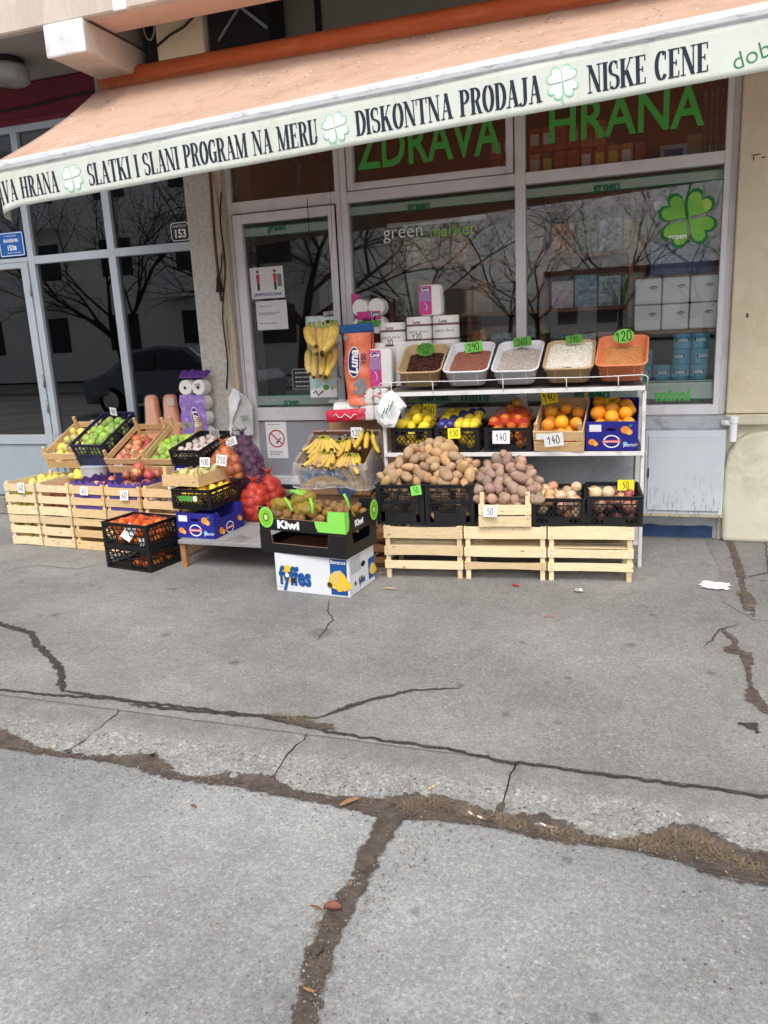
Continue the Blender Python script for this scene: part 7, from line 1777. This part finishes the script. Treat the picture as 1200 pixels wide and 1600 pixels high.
# ================================================================ goods behind the glass
simple('pack_red', (196, 62, 48), .5, .35, var=.2, scale=14, c2=(222, 150, 90)); simple('pack_orange', (226, 126, 60), .5, .35, var=.2, scale=14, c2=(230, 190, 130)); simple('pack_plum', (120, 52, 72), .5, .35, var=.2, scale=14, c2=(190, 140, 150))
simple('pack_blue', (150, 180, 210), .5, .35, var=.1); simple('shelf_wood', (150, 104, 74), .6, .3, var=.15, scale=4, stretch=(2, 14, 14)); simple('shelf_white', (222, 216, 208), .6, .3, var=.04)
for nm, a, b in (('candy_amber', (249, 162, 74), (187, 112, 62)), ('candy_green', (162, 174, 124), (99, 117, 87)), ('candy_silver', (224, 242, 249), (149, 174, 187)), ('candy_gold', (250, 239, 149), (199, 157, 87)), ('candy_pink', (250, 199, 232), (250, 250, 249)), ('candy_blue', (174, 212, 242), (124, 162, 187)), ('candy_lime', (137, 199, 124), (99, 149, 99)), ('candy_dark', (87, 117, 107), (62, 87, 82)), ('candy_white', (250, 250, 250), (237, 237, 234)), ('candy_rose', (250, 174, 187), (250, 249, 199))):
    t_ = NT(nm); c_ = t_.voro(34, 'Color'); s_ = t_.new('ShaderNodeSeparateColor'); t_.link(c_, s_.inputs[0]); t_.bump(t_.voro(34, 'Distance'), .9, .02)
    t_.done(t_.ramp(s_.outputs[0], [(.1, rgb(*b)), (.9, rgb(*a))]), .4, .4)
def pack(label, x, y, z, w_, d_, h_, mat, cat='packet', nm='packet', group=None, label_mat=None):
    t = thing(nm, label, cat, (x, y, z), group=group)
    m = MB(); m.box(0, w_, 0, d_, 0, h_); part(m, 'box', mat, t, bevel=.004)
    if label_mat: flat(t, rrect(w_*.7, h_*.45, .006, 3, w_*.15, h_*.3), label_mat, RX90, .0008)
    return t
ush = thing('display_shelf', 'red shelf high behind the upper window lights', 'shelf', (-2.1, 5.85, 0)); m = MB(); m.box(.02, 2.55, 0, .4, 2.485, 2.505); part(m, 'shelf', 'interior_red', ush); m = MB(); m.box(.02, 2.55, .41, .43, 2.505, 3.1); part(m, 'back_panel', 'interior_red', ush)
ms = ['pack_orange', 'pack_plum', 'pack_red', 'pack_red', 'pack_red', 'pack_red', 'pack_orange', 'pack_orange', 'pack_plum']; cs = ['orange', 'plum', 'red', 'scarlet', 'crimson', 'bright red', 'amber', 'pale orange', 'dark plum']
for r_ in range(2):
    for k in range(9):
        if r_ and k > 5: continue
        pack(cs[k]+' packet, '+ORD[k]+' from the left in the '+('lower' if not r_ else 'upper')+' row behind the upper right window', -.83+.088*k, 5.9, 2.507+.165*r_, .082, .12, .16, ms[(k+r_*2) % 9], group='packets behind the upper right window', label_mat=R.choice(['print_yellow', 'card_white', 'print_flesh', 'pack_red']))
pack('pale blue box with dark print behind the upper right window', .04, 5.88, 2.507, .17, .1, .115, 'pack_blue', 'box', 'box', label_mat='print_navy')
for k in range(2):
    for r_ in range(2): pack(('left ' if k == 0 else 'right ')+('lower' if r_ == 0 else 'upper')+' red packet at the end of the word on the middle light', -1.10+.09*k, 5.9, 2.507+.15*r_, .084, .1, .145, 'pack_red', group='red packets behind the middle light', label_mat='card_white')
pack('pale brown carton behind the last letter of the right window', .21, 5.92, 2.507, .1, .1, .17, 'cardboard', 'carton', 'carton')
for k in range(4): pack('tall dark red packet, '+ORD[k]+' in the row by the right window edge', .30+.035*k, 5.9, 2.507, .026, .1, .42, 'pack_plum', group='tall packets by the right edge')
for k in range(4): m = MB(); m.lathe([(.018, 0), (.02, .01), (.02, .02), (.0, .022)], 10); o_ = m.build('jar_lid', 'card_white', None, (-1.66+.085*k+R.uniform(-.01, .01), 5.9+.06*(k % 2), 2.507)); tag(o_, 'white jar lid, '+ORD[k]+' from the left behind the middle light', 'lid', 'white lids behind the middle light')
# tall shelf unit with sweets
un = thing('shelf_unit', 'brown shelf unit with sweets seen through the shop window', 'shelf', (-2.05, 6.35, 0))
for z in (.55, 1.20, 1.62, 2.02, 2.36): m = MB(); m.box(0, 2.02, 0, .4, z-.03, z); part(m, 'board', 'shelf_wood', un)
for x in (0, .66, 1.24, 1.98): m = MB(); m.box(x, x+.035, -.004, .4, .02, 2.5); part(m, 'upright', 'shelf_wood', un)
m = MB(); m.box(0, 2.02, .41, .43, 0, 2.5); part(m, 'back_panel', 'interior_dark', un)
m = MB(); m.box(0, 2.02, -.02, 0, 2.36, 2.50); part(m, 'top_board', 'interior_red', un)
def bin_(mat, label, x, z, w_=.16, h_=.24, y=6.36):
    t = thing('sweet_bin', label, 'sweets', (x, y, z), group='clear bins of sweets'); m = MB(); m.box(0, w_, .004, .2, 0, h_*R.uniform(.8, 1)); part(m, 'sweets', mat, t); m = MB(); m.box(-.003, w_+.003, 0, .003, 0, h_*.55); part(m, 'front_pane', 'film_pale', t)
for k, (mt, c) in enumerate((('candy_amber', 'amber'), ('candy_green', 'dull green'), ('candy_silver', 'silver'), ('candy_gold', 'gold wrapped'))): bin_(mt, c+' sweets in a clear bin of the top row', -.72+.175*k, 2.02)
for k, (mt, c) in enumerate((('candy_pink', 'pink and white'), ('candy_blue', 'pale blue'), ('candy_silver', 'blue grey'), ('candy_lime', 'lime green'))): bin_(mt, c+' sweets in a clear bin of the middle row', -.72+.175*k, 1.62)
for k, (mt, c) in enumerate((('candy_dark', 'dark green'), ('candy_white', 'white'), ('candy_rose', 'rose'), ('candy_silver', 'grey'))): bin_(mt, c+' sweets in a clear bin of the bottom row', -.72+.175*k, 1.20)
for k in range(7):
    mt = ['cardboard', 'candy_gold', 'cardboard', 'candy_amber', 'cardboard', 'candy_dark', 'cardboard'][k]
    bin_(mt, ['brown', 'gold', 'tan', 'amber', 'plain brown', 'dark', 'kraft'][k]+' goods, '+ORD[k]+' on the dim shelf behind the middle window', -2.0+.165*k, [2.02, 2.02, 2.02, 2.02, 1.62, 1.62, 1.20][k], .15, .26)
for k in range(6): bin_(['candy_green', 'cardboard', 'candy_dark', 'candy_amber', 'candy_silver', 'candy_dark'][k], ['olive', 'carton brown', 'blackish', 'honey', 'steel grey', 'murky green'][k]+' goods low on the dim shelf, '+ORD[k]+' along', -2.0+.2*k, [1.62, 1.62, 1.20, 1.20, 1.20, 1.20][k], .16, .3)
# window board with blue rolls and white cubes
wb = thing('window_shelf', 'low pale window shelf carrying blue rolls and white cubes', 'shelf', (-.12, 5.76, 0)); m = MB(); m.box(0, .58, 0, .32, 1.06, 1.085); part(m, 'board', 'shelf_white', wb); m = MB(); m.box(0, .58, .0, .32, 1.405, 1.425); part(m, 'board', 'shelf_wood', wb)
def blue_roll(x, y, z, label, yaw):
    t = thing('blue_roll', label, 'paper roll', (x, y, z), yaw, group='blue paper rolls in the window'); r = .058; h = .105
    m = MB(); m.lathe([(.02, 0), (r*.94, 0), (r, .006), (r, h-.006), (r*.94, h), (.02, h)], 22); part(m, 'roll', 'wrap_teal', t)
    m = MB(); m.sheet(lambda u, v: ((r+.001)*math.sin(-.75+1.5*u), -(r+.001)*math.cos(-.75+1.5*u), .04+.042*v), 16, 1); 
    o_ = MB(); pts = ell(0, .058, .044, .022, 26); o_.add([((r+.0012)*math.sin(p[0]/r), -(r+.0012)*math.cos(p[0]/r), p[1]) for p in pts], [tuple(range(26))]); part(o_, 'logo', 'wrap_navy', t, fix=False)
    cyltext('Luna', .036, 'card_white', t, r+.002, .058, 0, Matrix(), .03, .1)
RB = [(.02, 0, 0, 'bottom left'), (.145, 0, 0, 'bottom second'), (.265, .0, 0, 'bottom third'), (.385, 0, 0, 'bottom right'), (.025, 0, 1, 'second layer left'), (.27, 0, 1, 'second layer middle'), (.388, 0, 1, 'second layer right'), (.272, 0, 2, 'top middle'), (.39, 0, 2, 'top right')]
for k, (dx, dy, l, nm) in enumerate(RB): blue_roll(-.05+dx, 5.83, 1.086+.107*l, nm+' blue paper roll in the window', R.uniform(-30, 30))
simple('cube_white', (240, 243, 243), .4, .4, var=.04, scale=8, bump=.3, bscale=20)
for r_ in range(2):
    for k in range(3):
        t = thing('tissue_cube', ('lower' if r_ == 0 else 'upper')+' row white tissue cube, '+['left', 'middle', 'right'][k]+' one in the window', 'tissue pack', (-.095+.178*k, 5.80, 1.427+.176*r_), group='white tissue cubes in the window'); m = MB(); m.box(0, .172, 0, .17, 0, .172); part(m, 'pack', 'cube_white', t, bevel=.012, seg=3)
        oval_logo(t, Matrix.Translation((.12, -.001, .11)) @ RX90, 'Luna', .025, .011, size=.02)
pack('teal crate behind the clover sticker', .0, 6.0, 1.80, .42, .25, .22, 'wrap_blue', 'crate', 'box')
pack('pinkish packets on the shelf above the clover', -.02, 5.98, 2.2, .2, .2, .12, 'pack_plum', 'packet', 'packet', label_mat='card_white')
m = MB(); m.box(-.12, .46, 5.95, 6.3, 1.775, 1.795); tag(m.build('wall_shelf', 'shelf_wood', None), 'brown wall shelf behind the clover sticker', 'shelf')
m = MB(); m.box(-.14, -.115, 5.93, 6.0, 1.09, 2.45); tag(m.build('shelf_upright', 'shelf_wood', None), 'brown shelf upright behind the right window pane', 'shelf')
m = MB(); m.box(-1.86, -1.12, 5.80, 5.815, 2.255, 2.285); tag(m.build('pale_strip', 'shelf_white', None), 'pale horizontal strip behind the middle pane lettering', 'strip')  # plain pale bar just inside the middle pane
ct = thing('shop_counter', 'dark counter inside the grocery behind the door', 'counter', (-2.95, 6.9, .02)); m = MB(); m.box(0, .8, 0, .4, 0, 1.0); part(m, 'body', 'interior_grey', ct); m = MB(); m.box(-.03, .83, -.03, .43, 1.0, 1.03); part(m, 'top', 'shelf_wood', ct)
m = MB(); m.box(0, .13, 0, .25, 0, .55); tag(m.build('drinks_box', 'wrap_red', None, (-2.78, 6.3, .72)), 'dark red box standing inside the door glass', 'box')
m = MB(); m.box(-2.85, -2.6, 6.2, 6.5, .02, .715); tag(m.build('low_table', 'interior_grey', None), 'grey low table inside behind the door', 'table')

# ================================================================ across the street, seen in the glass
simple('facade_beige', (232, 236, 236), .9, .15, var=.06, scale=.5); simple('facade_pink', (196, 150, 130), .9, .15, var=.06, scale=.5); simple('window_dark', (40, 48, 56), .2, .5); simple('bark', (58, 50, 44), .95, .1, var=.2, scale=4); simple('roof_tile', (150, 84, 62), .9, .15, var=.1, scale=2)
simple('car_paint', (120, 130, 140), .25, .5, .3, var=.02); simple('tyre', (26, 26, 27), .8, .2)
def block(label, x0, x1, y0, y1, h, mat, fl, cols_, balc=True, group='apartment blocks across the street'):
    t = thing('apartment_block', label, 'building', (x0, y1, 0), group=group); W = x1-x0
    m = MB(); m.box(0, W, -(y1-y0), 0, 0, h); part(m, 'wall', mat, t); m = MB(); m.box(-.3, W+.3, -(y1-y0)-.3, .3, h, h+.35); part(m, 'roof', 'roof_tile', t)
    wm = MB().box(0, 1.4, 0, .06, 0, 1.4).mesh('window', 'window_dark'); bm_ = MB().box(-.5, 2.2, 0, 1.0, -.9, -.0).mesh('balcony', 'stub_white')
    for f in range(fl):
        for c in range(cols_):
            o = bpy.data.objects.new('window', wm); C.objects.link(o); o.parent = t; o.location = (W*(c+.5)/cols_-.7, .0, 1.2+f*2.9)
            if balc and c % 2 == 0 and f: o = bpy.data.objects.new('balcony', bm_); C.objects.link(o); o.parent = t; o.location = (W*(c+.5)/cols_-.9, 0, 1.1+f*2.9)
block('beige block with white balconies mirrored in the left shop glass', -46, -11.5, -27, -16, 12, 'facade_beige', 4, 10)
block('low beige house mirrored at the right window edge', -7, 18, -60, -48, 4.6, 'facade_beige', 1, 9, False)
def tree(label, x, y, h, seed, th=.18):
    q = random.Random(seed); t = thing('bare_tree', label, 'tree', (x, y, 0), group='bare street trees')
    m = MB(); br = MB(); top_ = Vector((q.uniform(-.3, .3), q.uniform(-.3, .3), h*.17)); m.tube([(0, 0, 0), top_*.5, top_], [th, th*.8, th*.7], 8); part(m, 'trunk', 'bark', t, smooth=True)
    def grow(p, d, l, r, dep):
        e = p+d*l; mid = p+d*l*.5+Vector((q.gauss(0, l*.05), q.gauss(0, l*.05), q.gauss(0, l*.03))); br.tube([p, mid, e], [r, r*.8, r*.55], 4 if dep > 1 else 6, False)
        if dep >= 6: return
        for k in range(3):
            nd = (d+Vector((q.gauss(0, .55), q.gauss(0, .55), q.gauss(.05, .38)))).normalized(); grow(e if k else mid, nd, l*q.uniform(.62, .88), r*.52, dep+1)
    for k in range(5): grow(top_, Vector((math.cos(k*1.26+seed), math.sin(k*1.26+seed), q.uniform(.5, 1.6))).normalized(), h*q.uniform(.2, .3), th*.42, 1)
    part(br, 'crown', 'bark', t, fix=False)
tree('bare tree mirrored in the left shop door', -15.5, -9.8, 9, 1); tree('thick bare tree mirrored beside the column', -9.6, -9.9, 10, 2, .25); tree('bare tree mirrored in the middle window pane', -7.6, -15.5, 9, 3, .13); tree('bare tree mirrored in the right window pane', -3.6, -17, 9, 4, .12); tree('distant bare tree mirrored at the right edge', -1.1, -21, 10, 5, .13); tree('slender bare tree mirrored between the panes', -5.6, -22, 10, 6, .12); tree('small far tree mirrored beside the clover', 2.4, -26, 9, 7, .12)
cr_ = thing('parked_car', 'dark grey car parked at the kerb, mirrored in the left glass', 'car', (-9.6, -3.6, ROADZ), 0)
sec = [(-2.1, .45, .62, .80), (-2.0, .42, .8, .86), (-1.5, .40, .92, .88), (-.9, .40, 1.36, .80), (-.2, .40, 1.46, .78), (.5, .40, 1.40, .78), (1.2, .40, .96, .86), (1.9, .42, .84, .84), (2.1, .48, .66, .76)]
lo = []
for x, z0_, z1_, hw in sec:
    zb = min(.93, z1_); lo.append([(x, -hw*.9, .25), (x, -hw, .45), (x, -hw, zb-.05), (x, -hw*(.74 if z1_ > 1 else .92), z1_), (x, hw*(.74 if z1_ > 1 else .92), z1_), (x, hw, zb-.05), (x, hw, .45), (x, hw*.9, .25)])
part(loft(lo), 'body', 'car_paint', cr_, smooth=False, bevel=.03, seg=2)
for s_ in (-1, 1):
    for pts in ([(-1.15, .98), (-.78, 1.30), (-.25, 1.38), (-.2, .98)], [(-.14, .98), (-.16, 1.38), (.45, 1.33), (.98, .98)]):
        m = MB(); m.prism(pts, -.02, .02, Matrix.Translation((0, s_*.76, 0)) @ RX90)
        for i, v in enumerate(m.v): m.v[i] = (v[0], s_*(.862-(v[2]-.93)*.40), v[2])
        for i in range(len(pts)): v = m.v[i]; m.v[i] = (v[0], v[1]-s_*.02, v[2])
        part(m, 'window', 'window_dark', cr_)
    for x in (-1.35, 1.3):
        m = MB(); m.lathe([(.05, -.1), (.3, -.1), (.32, -.06), (.32, .06), (.3, .1), (.05, .1)], 24, Matrix.Translation((x, s_*.76, .32)) @ Matrix.Rotation(rad(90), 4, 'X')); w_ = part(m, 'wheel', 'tyre', cr_); m = MB(); m.lathe([(.02, -.105), (.2, -.105), (.2, .105), (.02, .105)], 18, Matrix.Translation((x, s_*.76, .32)) @ Matrix.Rotation(rad(90), 4, 'X')); part(m, 'rim', 'chrome', w_)
# ================================================================ light
w = bpy.data.worlds.new('World'); SC.world = w; w.use_nodes = True
nt = w.node_tree; bg = nt.nodes['Background']
sky = nt.nodes.new('ShaderNodeTexSky'); sky.sky_type = 'NISHITA'; sky.sun_disc = False
SUN_EL, SUN_AZ = 54, 168
sky.sun_elevation = rad(SUN_EL); sky.sun_rotation = rad(SUN_AZ); sky.air_density = 1.0; sky.dust_density = 4; sky.ozone_density = 1
hs = nt.nodes.new('ShaderNodeHueSaturation'); hs.inputs['Saturation'].default_value = .25   # cloud cover greys the sky
nt.links.new(sky.outputs[0], hs.inputs['Color']); nt.links.new(hs.outputs[0], bg.inputs['Color']); bg.inputs['Strength'].default_value = .15
sl = bpy.data.lights.new('sun', 'SUN'); sl.energy = 0.85; sl.angle = rad(30); sl.color = (1, .97, .93)
so = bpy.data.objects.new('sun', sl); C.objects.link(so)
d = Vector((math.sin(rad(SUN_AZ))*math.cos(rad(SUN_EL)), math.cos(rad(SUN_AZ))*math.cos(rad(SUN_EL)), math.sin(rad(SUN_EL))))
so.rotation_euler = d.to_track_quat('Z', 'Y').to_euler(); so.location = (0, -5, 12)
vs = SC.view_settings; vs.view_transform = 'Standard'; vs.look = 'None'; vs.gamma = 1; vs.exposure = 0.52; vs.use_curve_mapping = False
SC.cycles.transparent_max_bounces = 16; SC.cycles.max_bounces = 8
SC.cycles.use_denoising = True
